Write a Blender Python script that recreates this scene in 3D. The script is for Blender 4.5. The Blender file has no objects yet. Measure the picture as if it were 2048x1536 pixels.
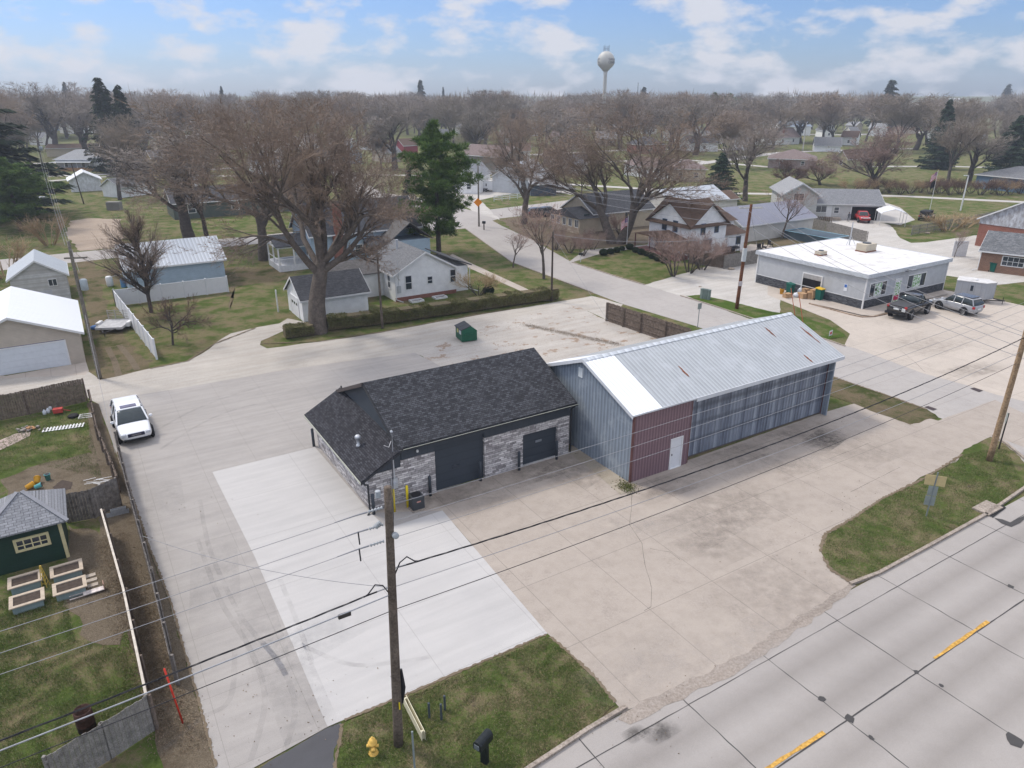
import bpy, math, random
import numpy as np
from mathutils import Vector, Matrix
R=math.radians
sc=bpy.context.scene
# ---------------- camera ----------------
CH=21.5; FX=1430.0; PITCH=math.atan((768-190)/FX)
cam=bpy.data.cameras.new('camera'); camo=bpy.data.objects.new('camera',cam); sc.collection.objects.link(camo)
camo.location=(0,0,CH); camo.rotation_euler=(math.pi/2-PITCH,0,0)
cam.sensor_width=36; cam.lens=FX/2048*36; cam.clip_start=.5; cam.clip_end=30000
sc.camera=camo
sc.render.resolution_x=1024; sc.render.resolution_y=768
# ---------------- light ----------------
SUN_EL=R(52); SUN_AZ=R(-62)      # azimuth measured from +Y towards +X
w=bpy.data.worlds.new('World'); sc.world=w; w.use_nodes=True
nt=w.node_tree; nt.nodes.clear()
def N(nt,t,**k):
    n=nt.nodes.new(t)
    for a,b in k.items(): setattr(n,a,b)
    return n
out=N(nt,'ShaderNodeOutputWorld'); bg=N(nt,'ShaderNodeBackground'); bg.inputs[1].default_value=.105
sky=N(nt,'ShaderNodeTexSky',sky_type='NISHITA',sun_disc=False,sun_elevation=SUN_EL,sun_rotation=SUN_AZ,altitude=300,air_density=1.0,dust_density=.7,ozone_density=2.0)
tc=N(nt,'ShaderNodeTexCoord'); mp=N(nt,'ShaderNodeMapping'); mp.inputs['Scale'].default_value=(7.5,7.5,17.0); mp.inputs['Location'].default_value=(1.3,.4,.25)
nt.links.new(tc.outputs['Generated'],mp.inputs[0])
no=N(nt,'ShaderNodeTexNoise'); no.inputs['Scale'].default_value=1.5; no.inputs['Detail'].default_value=7; no.inputs['Roughness'].default_value=.56
nt.links.new(mp.outputs[0],no.inputs['Vector'])
cr=N(nt,'ShaderNodeValToRGB'); cr.color_ramp.elements[0].position=.475; cr.color_ramp.elements[1].position=.60
cr.color_ramp.elements[0].color=(0,0,0,1); cr.color_ramp.elements[1].color=(.85,.85,.85,1)
sx=N(nt,'ShaderNodeSeparateXYZ'); nt.links.new(tc.outputs['Generated'],sx.inputs[0])
mr=N(nt,'ShaderNodeMapRange'); mr.inputs[1].default_value=.16; mr.inputs[2].default_value=.5; mr.inputs[3].default_value=0; mr.inputs[4].default_value=.14; nt.links.new(sx.outputs[2],mr.inputs[0])
ad=N(nt,'ShaderNodeMath',operation='ADD'); nt.links.new(no.outputs[0],ad.inputs[0]); nt.links.new(mr.outputs[0],ad.inputs[1]); nt.links.new(ad.outputs[0],cr.inputs[0])
tint=N(nt,'ShaderNodeMix',data_type='RGBA',blend_type='MULTIPLY'); tint.inputs[0].default_value=1; tint.inputs[7].default_value=(.42,.58,.86,1)
nt.links.new(sky.outputs[0],tint.inputs[6])
tr=N(nt,'ShaderNodeValToRGB'); tr.color_ramp.elements[0].position=0; tr.color_ramp.elements[0].color=(.34,.42,.64,1); tr.color_ramp.elements[1].position=.35; tr.color_ramp.elements[1].color=(.50,.61,.78,1)
sz=N(nt,'ShaderNodeSeparateXYZ'); nt.links.new(tc.outputs['Generated'],sz.inputs[0]); nt.links.new(sz.outputs[2],tr.inputs[0]); nt.links.new(tr.outputs[0],tint.inputs[7])
mx=N(nt,'ShaderNodeMix',data_type='RGBA'); mx.inputs[7].default_value=(3.95,3.93,4.15,1)
nt.links.new(cr.outputs[0],mx.inputs[0]); nt.links.new(tint.outputs[2],mx.inputs[6])
mr2=N(nt,'ShaderNodeMapRange'); mr2.inputs[1].default_value=.2; mr2.inputs[2].default_value=.8; mr2.inputs[3].default_value=1; mr2.inputs[4].default_value=2.0; nt.links.new(sx.outputs[2],mr2.inputs[0])
vm=N(nt,'ShaderNodeVectorMath',operation='SCALE'); nt.links.new(mx.outputs[2],vm.inputs[0]); nt.links.new(mr2.outputs[0],vm.inputs[3])
nt.links.new(vm.outputs[0],bg.inputs[0]); nt.links.new(bg.outputs[0],out.inputs[0])
sl=bpy.data.lights.new('sun','SUN'); sl.energy=1.45; sl.angle=R(10); sl.color=(1,.93,.84)
so=bpy.data.objects.new('sun',sl); sc.collection.objects.link(so)
sd=Vector((math.sin(SUN_AZ)*math.cos(SUN_EL),math.cos(SUN_AZ)*math.cos(SUN_EL),math.sin(SUN_EL)))
so.rotation_euler=(-sd).to_track_quat('-Z','Y').to_euler()
sc.view_settings.view_transform='Standard'; sc.view_settings.look='None'; sc.view_settings.exposure=.9
# ---------------- pixel of the photo (2048x1536) -> point of the ground ----------------
def G(u,v,z=0.):
    a=(u-1024)/FX; b=(v-768)/FX; s,c=math.sin(PITCH),math.cos(PITCH)
    r=(a,c-b*s,-s-b*c); t=(CH-z)/-r[2]
    return Vector((r[0]*t,r[1]*t,z))
def PX(X):
    x,y,z=X[0],X[1],X[2]-CH; s,c=math.sin(PITCH),math.cos(PITCH)
    d=y*c-z*s; return 1024+FX*x/d,768-FX*(y*s+z*c)/d
def HT(u,v,v1):
    g=G(u,v); lo,hi=0,70
    for _ in range(40):
        m=(lo+hi)/2
        if PX((g[0],g[1],m))[1]>v1: lo=m
        else: hi=m
    return m
AZ=R(58.4)
AX=Vector((math.sin(AZ),math.cos(AZ),0)); BX=Vector((-math.cos(AZ),math.sin(AZ),0))
# ---------------- object bookkeeping ----------------
C=sc.collection
def link(o,parent=None):
    C.objects.link(o)
    if parent is not None: o.parent=parent
    return o
def thing(name,label,cat,loc=(0,0,0),rz=0,group=None):
    o=bpy.data.objects.new(name,None); o.empty_display_size=.3; link(o)
    o.location=loc; o.rotation_euler=(0,0,rz); o['label']=label; o['category']=cat
    if group: o['group']=group
    return o
def tag(o,label,cat,group=None,kind=None):
    o['label']=label; o['category']=cat
    if group: o['group']=group
    if kind: o['kind']=kind
    return o
def dup(root,loc,rz=0,scale=1,label=None,group=None):
    r=root.copy(); link(r); r.location=loc; r.rotation_euler=(0,0,rz)
    r.scale=(scale,)*3 if not hasattr(scale,'__len__') else scale
    if label: r['label']=label
    if group: r['group']=group
    for ch in list(root.children):
        c=ch.copy(); link(c,r)
        for g in list(ch.children):
            link(g.copy(),c)
    return r
class MB:
    def __init__(s): s.v=[]; s.f=[]
    def add(s,vs,fs):
        n=len(s.v); s.v+= [tuple(p) for p in vs]; s.f+=[tuple(i+n for i in f) for f in fs]; return s
    def box(s,x0,x1,y0,y1,z0,z1,M=None):
        p=[(x0,y0,z0),(x1,y0,z0),(x1,y1,z0),(x0,y1,z0),(x0,y0,z1),(x1,y0,z1),(x1,y1,z1),(x0,y1,z1)]
        if M is not None: p=[M@Vector(q) for q in p]
        return s.add(p,[(0,3,2,1),(4,5,6,7),(0,1,5,4),(1,2,6,5),(2,3,7,6),(3,0,4,7)])
    def cbox(s,c,d,rz=0,M=None):
        T=Matrix.Translation(c)@Matrix.Rotation(rz,4,'Z')
        if M is not None: T=T@M
        return s.box(-d[0]/2,d[0]/2,-d[1]/2,d[1]/2,-d[2]/2,d[2]/2,T)
    def bar(s,a,b,w,h=None,up=(0,0,1)):
        a=Vector(a); b=Vector(b); d=b-a; L=d.length
        if L<1e-6: return s
        q=d.normalized(); u=Vector(up); x=q.cross(u)
        if x.length<1e-4: x=q.cross(Vector((1,0,0)))
        x.normalize(); z=x.cross(q); M=Matrix((x,q,z)).transposed().to_4x4(); M.translation=a
        h=h or w
        return s.box(-w/2,w/2,0,L,-h/2,h/2,M)
    def prism(s,poly,z0,z1,M=None):
        n=len(poly); p=[(x,y,z0) for x,y in poly]+[(x,y,z1) for x,y in poly]
        if M is not None: p=[M@Vector(q) for q in p]
        return s.add(p,[tuple(range(n-1,-1,-1)),tuple(range(n,2*n))]+[(i,(i+1)%n,(i+1)%n+n,i+n) for i in range(n)])
    def extr(s,poly,x0,x1):   # poly in (y,z), extruded along x
        n=len(poly); p=[(x0,y,z) for y,z in poly]+[(x1,y,z) for y,z in poly]
        return s.add(p,[tuple(range(n-1,-1,-1)),tuple(range(n,2*n))]+[(i,(i+1)%n,(i+1)%n+n,i+n) for i in range(n)])
    def extry(s,poly,y0,y1):  # poly in (x,z)
        n=len(poly); p=[(x,y0,z) for x,z in poly]+[(x,y1,z) for x,z in poly]
        return s.add(p,[tuple(range(n)),tuple(range(2*n-1,n-1,-1))]+[(i+n,(i+1)%n+n,(i+1)%n,i) for i in range(n)])
    def tube(s,pts,rad,n=8,caps=True):
        pts=[Vector(p) for p in pts]; 
        if not hasattr(rad,'__len__'): rad=[rad]*len(pts)
        base=len(s.v); up=Vector((0,0,1)); px=None
        for i,p in enumerate(pts):
            d=(pts[min(i+1,len(pts)-1)]-pts[max(i-1,0)]).normalized()
            if px is None:
                x=d.cross(up)
                if x.length<.05: x=d.cross(Vector((1,0,0)))
            else: x=px-d*px.dot(d)
            x.normalize(); px=x; y=d.cross(x)
            for k in range(n):
                a=2*math.pi*k/n; q=p+(x*math.cos(a)+y*math.sin(a))*rad[i]; s.v.append(tuple(q))
        for i in range(len(pts)-1):
            for k in range(n):
                k2=(k+1)%n; a=base+i*n
                s.f.append((a+k,a+k2,a+n+k2,a+n+k))
        if caps:
            s.f.append(tuple(base+k for k in range(n-1,-1,-1))); e=base+(len(pts)-1)*n; s.f.append(tuple(e+k for k in range(n)))
        return s
    def lathe(s,prof,n=20,c=(0,0,0)):
        base=len(s.v)
        for r,z in prof:
            for k in range(n):
                a=2*math.pi*k/n; s.v.append((c[0]+r*math.cos(a),c[1]+r*math.sin(a),c[2]+z))
        for i in range(len(prof)-1):
            for k in range(n):
                k2=(k+1)%n; a=base+i*n; s.f.append((a+k,a+k2,a+n+k2,a+n+k))
        s.f.append(tuple(base+k for k in range(n-1,-1,-1))); e=base+(len(prof)-1)*n; s.f.append(tuple(e+k for k in range(n)))
        return s
    def build(s,name,mat,parent=None,smooth=False,bevel=0):
        me=bpy.data.meshes.new(name); me.from_pydata(s.v,[],s.f)
        if smooth: me.polygons.foreach_set('use_smooth',[True]*len(me.polygons))
        me.materials.append(mat); me.update()
        o=bpy.data.objects.new(name,me); link(o,parent)
        if bevel:
            b=o.modifiers.new('bevel','BEVEL'); b.width=bevel; b.segments=2; b.limit_method='ANGLE'; b.angle_limit=R(40)
        return o
# ---------------- materials ----------------
MATS={}
def newmat(name):
    m=bpy.data.materials.new(name); m.use_nodes=True; t=m.node_tree; b=t.nodes['Principled BSDF']
    return m,t,b
def noise(t,vec,scale,detail=3,rough=.55):
    n=N(t,'ShaderNodeTexNoise'); n.inputs['Scale'].default_value=scale; n.inputs['Detail'].default_value=detail; n.inputs['Roughness'].default_value=rough
    if vec is not None: t.links.new(vec,n.inputs['Vector'])
    return n.outputs[0]
def ramp(t,fac,stops):
    r=N(t,'ShaderNodeValToRGB'); e=r.color_ramp.elements
    while len(e)<len(stops): e.new(.5)
    for el,(p,c) in zip(e,stops):
        el.position=p; el.color=(c,c,c,1) if not hasattr(c,'__len__') else (*c[:3],1)
    t.links.new(fac,r.inputs[0]); return r.outputs[0]
def mixc(t,fac,a,b,mode='MIX'):
    m=N(t,'ShaderNodeMix',data_type='RGBA',blend_type=mode)
    for i,x in ((0,fac),(6,a),(7,b)):
        if hasattr(x,'is_output'): t.links.new(x,m.inputs[i])
        elif i==0: m.inputs[0].default_value=x
        else: m.inputs[i].default_value=(*x[:3],1)
    return m.outputs[2]
def math_(t,op,a,b=None):
    m=N(t,'ShaderNodeMath',operation=op)
    for i,x in enumerate((a,b)):
        if x is None: continue
        if hasattr(x,'is_output'): t.links.new(x,m.inputs[i])
        else: m.inputs[i].default_value=x
    return m.outputs[0]
def ocoord(t,kind='Object'): return N(t,'ShaderNodeTexCoord').outputs[kind]
def sep(t,v):
    s=N(t,'ShaderNodeSeparateXYZ'); t.links.new(v,s.inputs[0]); return s.outputs
def comb(t,x,y,z=0):
    c=N(t,'ShaderNodeCombineXYZ')
    for i,q in enumerate((x,y,z)):
        if hasattr(q,'is_output'): t.links.new(q,c.inputs[i])
        else: c.inputs[i].default_value=q
    return c.outputs[0]
def bump(t,b,h,dist,strength=.6):
    n=N(t,'ShaderNodeBump'); n.inputs['Strength'].default_value=strength; n.inputs['Distance'].default_value=dist
    t.links.new(h,n.inputs['Height']); t.links.new(n.outputs[0],b.inputs['Normal'])
def sc3(c,k): return tuple(min(1,x*k) for x in c)
def M(name,col,rough=.8,var=.12,scale=3.,metal=0,spec=.3,fine=0,grime=None):
    if name in MATS: return MATS[name]
    m,t,b=newmat(name); v=ocoord(t)
    n=noise(t,v,scale,5); c=mixc(t,ramp(t,n,[(.3,0),(.7,1)]),sc3(col,1-var),sc3(col,1+var))
    if fine:
        n2=noise(t,v,fine,2); c=mixc(t,ramp(t,n2,[(.35,0),(.65,1)]),c,mixc(t,1.0,c,(.62,.6,.58),'MULTIPLY'))
    if grime:
        n3=noise(t,v,grime,6,.65); c=mixc(t,ramp(t,n3,[(.52,0),(.7,.6)]),c,mixc(t,1.0,c,(.6,.55,.5),'MULTIPLY'))
    t.links.new(c,b.inputs['Base Color']); b.inputs['Roughness'].default_value=rough; b.inputs['Metallic'].default_value=metal
    b.inputs['Specular IOR Level'].default_value=spec
    MATS[name]=m; return m
def glass(name='window_glass',col=(.03,.04,.055)):
    if name in MATS: return MATS[name]
    m,t,b=newmat(name); b.inputs['Base Color'].default_value=(*col,1); b.inputs['Roughness'].default_value=.08
    b.inputs['Specular IOR Level'].default_value=.8; MATS[name]=m; return m
def siding(name,col,step=.13,vertical=False,depth=.02,rough=.6,dirt=.1,dcol=None):
    """lap siding (or vertical ribs): object z (or x+y) drives a saw profile"""
    if name in MATS: return MATS[name]
    m,t,b=newmat(name); v=ocoord(t); s=sep(t,v)
    q=math_(t,'ADD',s[0],s[1]) if vertical else s[2]
    fr=math_(t,'FRACT',math_(t,'DIVIDE',q,step))
    n=noise(t,v,1.2,5,.6); c=mixc(t,ramp(t,n,[(.3,0),(.7,1)]),sc3(col,1-dirt),sc3(col,1+dirt))
    line=ramp(t,fr,[(0,1),(.10,0),(.93,0),(1,1)])
    c=mixc(t,math_(t,'MULTIPLY',line,.45),c,sc3(col,.55))
    if dcol:
        n2=noise(t,comb(t,math_(t,'MULTIPLY',q,2.2),s[2],0),1.1,6,.7)
        c=mixc(t,ramp(t,n2,[(.4,0),(.6,.9)]),c,dcol)
    t.links.new(c,b.inputs['Base Color']); b.inputs['Roughness'].default_value=rough; b.inputs['Specular IOR Level'].default_value=.3
    bump(t,b,fr,depth,.5)
    MATS[name]=m; return m
def shingle(name,col,col2,axis='x',row=.14,wid=.33,slope=.45):
    if name in MATS: return MATS[name]
    m,t,b=newmat(name); v=ocoord(t); s=sep(t,v)
    u=s[0] if axis=='x' else s[1]; q=s[2]; k=math.sin(math.atan(slope))
    vec=comb(t,u,math_(t,'DIVIDE',q,k),0)
    br=N(t,'ShaderNodeTexBrick'); t.links.new(vec,br.inputs['Vector']); br.inputs['Scale'].default_value=1
    br.inputs['Brick Width'].default_value=wid; br.inputs['Row Height'].default_value=row; br.inputs['Mortar Size'].default_value=.012
    br.inputs['Color1'].default_value=(*col,1); br.inputs['Color2'].default_value=(*col2,1); br.inputs['Mortar'].default_value=(*sc3(col,.45),1)
    br.offset=.37; br.inputs['Bias'].default_value=-.15
    n=noise(t,v,.5,5,.6); c=mixc(t,ramp(t,n,[(.3,0),(.75,.15)]),br.outputs[0],mixc(t,1.,br.outputs[0],(.75,.75,.77),'MULTIPLY'))
    n2=noise(t,v,14,2); c=mixc(t,ramp(t,n2,[(.4,0),(.6,.5)]),c,mixc(t,1.,c,(1.45,1.45,1.45),'MULTIPLY'))
    t.links.new(c,b.inputs['Base Color']); b.inputs['Roughness'].default_value=.9; b.inputs['Specular IOR Level'].default_value=.2
    bump(t,b,br.outputs[1],.01,.3)
    MATS[name]=m; return m
def masonry(name,c1,c2,mort,bw=.24,rh=.08,ms=.012,rough=.85,warp=0,big=None):
    if name in MATS: return MATS[name]
    m,t,b=newmat(name); v=ocoord(t); s=sep(t,v)
    vec=comb(t,math_(t,'ADD',s[0],s[1]),s[2],0)
    if warp:
        nn=N(t,'ShaderNodeTexNoise'); nn.inputs['Scale'].default_value=3.; t.links.new(vec,nn.inputs['Vector'])
        vm=N(t,'ShaderNodeVectorMath',operation='MULTIPLY_ADD'); t.links.new(nn.outputs[1],vm.inputs[0]); vm.inputs[1].default_value=(warp,warp,0); t.links.new(vec,vm.inputs[2]); vec=vm.outputs[0]
    br=N(t,'ShaderNodeTexBrick'); t.links.new(vec,br.inputs['Vector']); br.inputs['Scale'].default_value=1
    br.inputs['Brick Width'].default_value=bw; br.inputs['Row Height'].default_value=rh; br.inputs['Mortar Size'].default_value=ms
    br.inputs['Color1'].default_value=(*c1,1); br.inputs['Color2'].default_value=(*c2,1); br.inputs['Mortar'].default_value=(*mort,1)
    c=br.outputs[0]
    if big:
        br.squash=1.6; br.squash_frequency=3; br.offset=.41
        vo=N(t,'ShaderNodeTexVoronoi'); vo.inputs['Scale'].default_value=2.3; t.links.new(vec,vo.inputs['Vector'])
        c=mixc(t,ramp(t,vo.outputs['Distance'],[(.12,.9),(.15,0)]),c,big)
        n=noise(t,vec,5,3); c=mixc(t,ramp(t,n,[(.35,0),(.65,1)]),c,mixc(t,1.,c,(1.5,1.5,1.5),'MULTIPLY'))
    n=noise(t,v,1.2,5); c=mixc(t,ramp(t,n,[(.35,0),(.7,.5)]),c,mixc(t,1.,c,(.7,.68,.66),'MULTIPLY'))
    t.links.new(c,b.inputs['Base Color']); b.inputs['Roughness'].default_value=rough; b.inputs['Specular IOR Level'].default_value=.2
    bump(t,b,math_(t,'SUBTRACT',1.,br.outputs[1]),.02,.6)
    MATS[name]=m; return m
def corr(name,col,axis=0,step=.3,rough=.45,var=.12,streak=None,metal=.0,rk=.5,panels=None):
    """ribbed sheet metal, ribs across the given object axis"""
    if name in MATS: return MATS[name]
    m,t,b=newmat(name); v=ocoord(t); s=sep(t,v); q=s[axis]
    fr=math_(t,'FRACT',math_(t,'DIVIDE',q,step)); rib=ramp(t,fr,[(0,0),(.05,1),(.28,1),(.34,0)]); rib_shade=ramp(t,fr,[(0,0),(.55,0),(.85,1),(1,.6)])
    n=noise(t,comb(t,math_(t,'MULTIPLY',s[0],3 if axis==0 else .25),math_(t,'MULTIPLY',s[1],3 if axis==1 else .25),s[2]),1.1,6,.6)
    c=mixc(t,ramp(t,n,[(.3,0),(.7,1)]),sc3(col,1-var),sc3(col,1+var))
    c=mixc(t,math_(t,'MULTIPLY',rib,rk),c,sc3(col,1.35)); c=mixc(t,math_(t,'MULTIPLY',rib_shade,rk),c,sc3(col,.5))  # rib highlight and the shade beside it are painted into the colour
    if panels:
        wn=N(t,'ShaderNodeTexWhiteNoise',noise_dimensions='1D'); t.links.new(math_(t,'FLOOR',math_(t,'DIVIDE',q,step)),wn.inputs['W'])
        n7=noise(t,comb(t,math_(t,'MULTIPLY',q,5.),math_(t,'MULTIPLY',s[2],.4),0),1.0,5,.65)
        kk=math_(t,'ADD',math_(t,'MULTIPLY',wn.outputs[0],.45),math_(t,'MULTIPLY',n7,.75)); c=mixc(t,ramp(t,kk,[(.42,0),(.85,.75)]),c,panels)
        for zz in (1.2,2.35,3.45):
            bd=ramp(t,math_(t,'ABSOLUTE',math_(t,'SUBTRACT',s[2],zz)),[(.06,.55),(.22,0)]); c=mixc(t,bd,c,sc3(col,.55))
    if streak:
        n2=noise(t,v,.9,5,.7); c=mixc(t,ramp(t,n2,[(.5,0),(.68,.6)]),c,streak)
    t.links.new(c,b.inputs['Base Color']); b.inputs['Roughness'].default_value=rough; b.inputs['Metallic'].default_value=metal
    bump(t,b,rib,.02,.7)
    MATS[name]=m; return m
# ================= GROUND, ROADS, PAVEMENTS =================
rnd=random.Random(7)
def ab(t):   # coordinates along / across the street grid
    v=ocoord(t); m=N(t,'ShaderNodeMapping'); m.inputs['Rotation'].default_value=(0,0,-(math.pi/2-AZ)); t.links.new(v,m.inputs[0])
    return v,sep(t,m.outputs[0])
def turf(name,g1=(.088,.125,.032),g2=(.145,.175,.055),tan=(.27,.215,.13),tanp=.472,dirt=(.10,.078,.058)):
    m,t,b=newmat(name); v=ocoord(t)
    big=noise(t,v,.035,4,.6); mid=noise(t,v,.45,6,.65); fin=noise(t,v,6.5,4,.7); vf=noise(t,v,38,2,.6)
    c=mixc(t,ramp(t,mid,[(.35,0),(.65,1)]),g1,g2)
    c=mixc(t,ramp(t,fin,[(.4,0),(.65,.8)]),c,mixc(t,1.,c,(.55,.62,.5),'MULTIPLY'))
    mm=math_(t,'ADD',math_(t,'MULTIPLY',mid,.55),math_(t,'ADD',math_(t,'MULTIPLY',fin,.30),math_(t,'MULTIPLY',big,.15)))
    c=mixc(t,ramp(t,mm,[(tanp-.01,0),(tanp+.09,.9)]),c,mixc(t,ramp(t,vf,[(.4,0),(.6,1)]),tan,sc3(tan,.62)))
    n4=noise(t,v,.9,6,.7); c=mixc(t,ramp(t,n4,[(.6,0),(.68,.8)]),c,dirt)
    c=mixc(t,ramp(t,vf,[(.45,0),(.7,.45)]),c,mixc(t,1.,c,(.55,.55,.55),'MULTIPLY'))
    t.links.new(c,b.inputs['Base Color']); b.inputs['Roughness'].default_value=1; b.inputs['Specular IOR Level'].default_value=.05
    bump(t,b,math_(t,'ADD',fin,vf),.08,.9)
    MATS[name]=m; return m
def gravel(name,col,dark=(.2,.17,.14),patch=.62,leaf=None,fine=16):
    m,t,b=newmat(name); v,s=ab(t)
    n1=noise(t,v,.25,6,.65); n2=noise(t,v,fine,3,.8); tr=noise(t,comb(t,math_(t,'MULTIPLY',s[0],.12),math_(t,'MULTIPLY',s[1],1.5),0),1.,5,.6)
    c=mixc(t,ramp(t,n1,[(.3,0),(.7,1)]),sc3(col,.86),sc3(col,1.08))
    c=mixc(t,ramp(t,tr,[(.38,.0),(.62,.5)]),c,mixc(t,1.,c,(.8,.76,.72),'MULTIPLY'))
    c=mixc(t,ramp(t,n2,[(.38,0),(.62,.7)]),c,mixc(t,1.,c,(.62,.58,.55),'MULTIPLY'))
    if leaf:
        n3=noise(t,v,.55,8,.72); c=mixc(t,ramp(t,n3,[(patch,0),(patch+.03,.85)]),c,leaf)
    t.links.new(c,b.inputs['Base Color']); b.inputs['Roughness'].default_value=.97; b.inputs['Specular IOR Level'].default_value=.1
    bump(t,b,n2,.03,.7); MATS[name]=m; return m
def concrete(name,col,ja=0,jb=0,oa=0,ob=0,stain=.25,bands=None,jw=.02,streak=None,jdark=.55,pits=0):
    m,t,b=newmat(name); v,s=ab(t)
    n1=noise(t,v,.16,6,.62); n2=noise(t,v,1.3,6,.7); n3=noise(t,v,28,2,.6)
    c=mixc(t,ramp(t,n1,[(.3,0),(.7,1)]),sc3(col,.93),sc3(col,1.05))
    c=mixc(t,ramp(t,n2,[(.45,0),(.72,stain)]),c,mixc(t,1.,c,(.60,.57,.54),'MULTIPLY'))
    c=mixc(t,ramp(t,n3,[(.35,0),(.65,.5)]),c,mixc(t,1.,c,(.84,.84,.84),'MULTIPLY'))
    if pits:
        n5=noise(t,v,.55,7,.75); n6=noise(t,v,9,3,.8)
        c=mixc(t,math_(t,'MULTIPLY',ramp(t,n5,[(.5,0),(.62,1)]),ramp(t,n6,[(.42,0),(.6,pits)])),c,(.20,.17,.15))
    if streak:
        n4=noise(t,comb(t,math_(t,'MULTIPLY',s[0],.18),math_(t,'MULTIPLY',s[1],2.2),0),1.,4,.5)
        c=mixc(t,ramp(t,n4,[(.35,0),(.7,streak)]),c,mixc(t,1.,c,(.80,.80,.81),'MULTIPLY'))
    if bands:
        for (cc,ww) in bands:
            d=math_(t,'ABSOLUTE',math_(t,'SUBTRACT',s[1],cc)); k=ramp(t,math_(t,'DIVIDE',d,ww),[(0,.75),(1,0)])
            c=mixc(t,k,c,mixc(t,1.,c,(.74,.73,.72),'MULTIPLY'))
    line=None
    for q,j,o in ((s[0],ja,oa),(s[1],jb,ob)):
        if j:
            f=math_(t,'FRACT',math_(t,'DIVIDE',math_(t,'SUBTRACT',q,o),j)); d=math_(t,'MULTIPLY',math_(t,'MINIMUM',f,math_(t,'SUBTRACT',1.,f)),j)
            k=math_(t,'LESS_THAN',d,jw); line=k if line is None else math_(t,'MAXIMUM',line,k)
    if line is not None: c=mixc(t,math_(t,'MULTIPLY',line,jdark),c,(.14,.125,.11))
    t.links.new(c,b.inputs['Base Color']); b.inputs['Roughness'].default_value=.9; b.inputs['Specular IOR Level'].default_value=.2
    bump(t,b,n3,.004,.4); MATS[name]=m; return m
def jag(pts,step,amp,seed=1):
    rr=random.Random(seed); o=[]
    n=len(pts)
    for i in range(n):
        a=pts[i]; b=pts[(i+1)%n]; L=(b-a).length; k=max(1,int(L/step)); 
        nrm=Vector((-(b-a)[1],(b-a)[0],0)).normalized() if L>0 else Vector()
        for j in range(k): o.append(a.lerp(b,j/k)+nrm*(rr.uniform(-amp,amp) if j else 0))
    return o
ZC=[0]
def sheet(name,poly,z,mat,step=0,amp=0,world=False,seed=1,kind='structure'):
    ZC[0]+=1; z+=.0002*(ZC[0]%9) if z<.1 and z>0 else 0
    p=[Vector((x,y,0)) for x,y in poly] if world else [G(u,v) for u,v in poly]
    if step: p=jag(p,step,amp,seed)
    me=bpy.data.meshes.new(name); me.from_pydata([(q[0],q[1],z) for q in p],[],[tuple(range(len(p)))]); me.materials.append(mat)
    if me.polygons[0].normal.z<0:
        me.clear_geometry(); me.from_pydata([(q[0],q[1],z) for q in p[::-1]],[],[tuple(range(len(p)))]); me.materials.append(mat) if not me.materials else None
    o=bpy.data.objects.new(name,me); link(o); o['kind']=kind; return o
def S(p): p=Vector((p[0],p[1],0)); return p.dot(AX),p.dot(BX)
def fromS(s,t): return AX*s+BX*t
grass=turf('turf'); lawn=turf('lawn',g1=(.072,.125,.022),g2=(.115,.16,.038),tanp=.52)
dry=turf('dry_turf',g1=(.075,.09,.03),g2=(.15,.135,.07),tan=(.23,.18,.115),tanp=.44)
mulch=turf('mulch_turf',g1=(.13,.10,.07),g2=(.20,.16,.11),tan=(.24,.195,.14),tanp=.40)
far=turf('field_turf',g1=(.07,.105,.025),g2=(.10,.12,.04),tan=(.20,.16,.10),tanp=.50)
gr_alley=gravel('crushed_rock',(.50,.475,.43)); gr_lot=gravel('leafy_gravel',(.50,.475,.435),leaf=(.26,.185,.13),patch=.565)
gr_white=gravel('white_gravel',(.55,.535,.50)); gr_brown=gravel('brown_gravel',(.40,.33,.26),fine=12)
big=8000
g0=sheet('ground',[(-big,-200),(big,-200),(big,big*1.5),(-big,big*1.5)],0,grass,world=True)
# --- highway (south) ---
hj=[S(G(*p)) for p in ((1375,1408),(1538,1320),(1674,1242),(1796,1175))]
hedge_t=sum(p[1] for p in hj)/4                  # longitudinal joint near the kerb
cl=[S(G(*p)) for p in ((1704,1434),(1830,1346),(1955,1266))]; cen_t=sum(p[1] for p in cl)/3
hcon=concrete('highway_concrete',(.345,.32,.295),bands=[(hedge_t-1.0,.75),(hedge_t-2.75,.75),(cen_t-1.0,.75),(cen_t-2.75,.75)],stain=.12,jdark=.8)
con_new=concrete('new_concrete',(.47,.455,.435),ja=4.75,jb=4.55,oa=S(G(655,1455))[0],ob=S(G(655,1455))[1],stain=.05,streak=.45,jw=.012,jdark=.35)
con_lot=concrete('grey_concrete',(.355,.333,.308),ja=3.1,jb=3.7,oa=S(G(432,1536))[0]+.4,ob=S(G(655,1455))[1],stain=.15,streak=.6,jw=.012,jdark=.32)
con_tan=concrete('tan_concrete',(.380,.332,.284),ja=3.9,jb=4.3,oa=S(G(1095,1268))[0]+.9,ob=S(G(1300,1220))[1],stain=.32,jw=.018,jdark=.5,pits=.35)
con_walk=concrete('walk_concrete',(.44,.385,.33),ja=1.8,jb=0,stain=.3,jdark=.4)
con_str=concrete('street_concrete',(.38,.355,.33),ja=4.2,jb=5.,oa=S(G(1853,818))[0],stain=.25,jdark=.35,jw=.02)
con_lot2=concrete('cream_concrete',(.47,.415,.355),ja=4.6,jb=4.6,stain=.22,jdark=.4,pits=.3)
asph=concrete('asphalt',(.085,.085,.09),stain=.2,streak=.5)
con_far=M('pale_road',(.42,.40,.37),.95,.1,.4)
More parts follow.
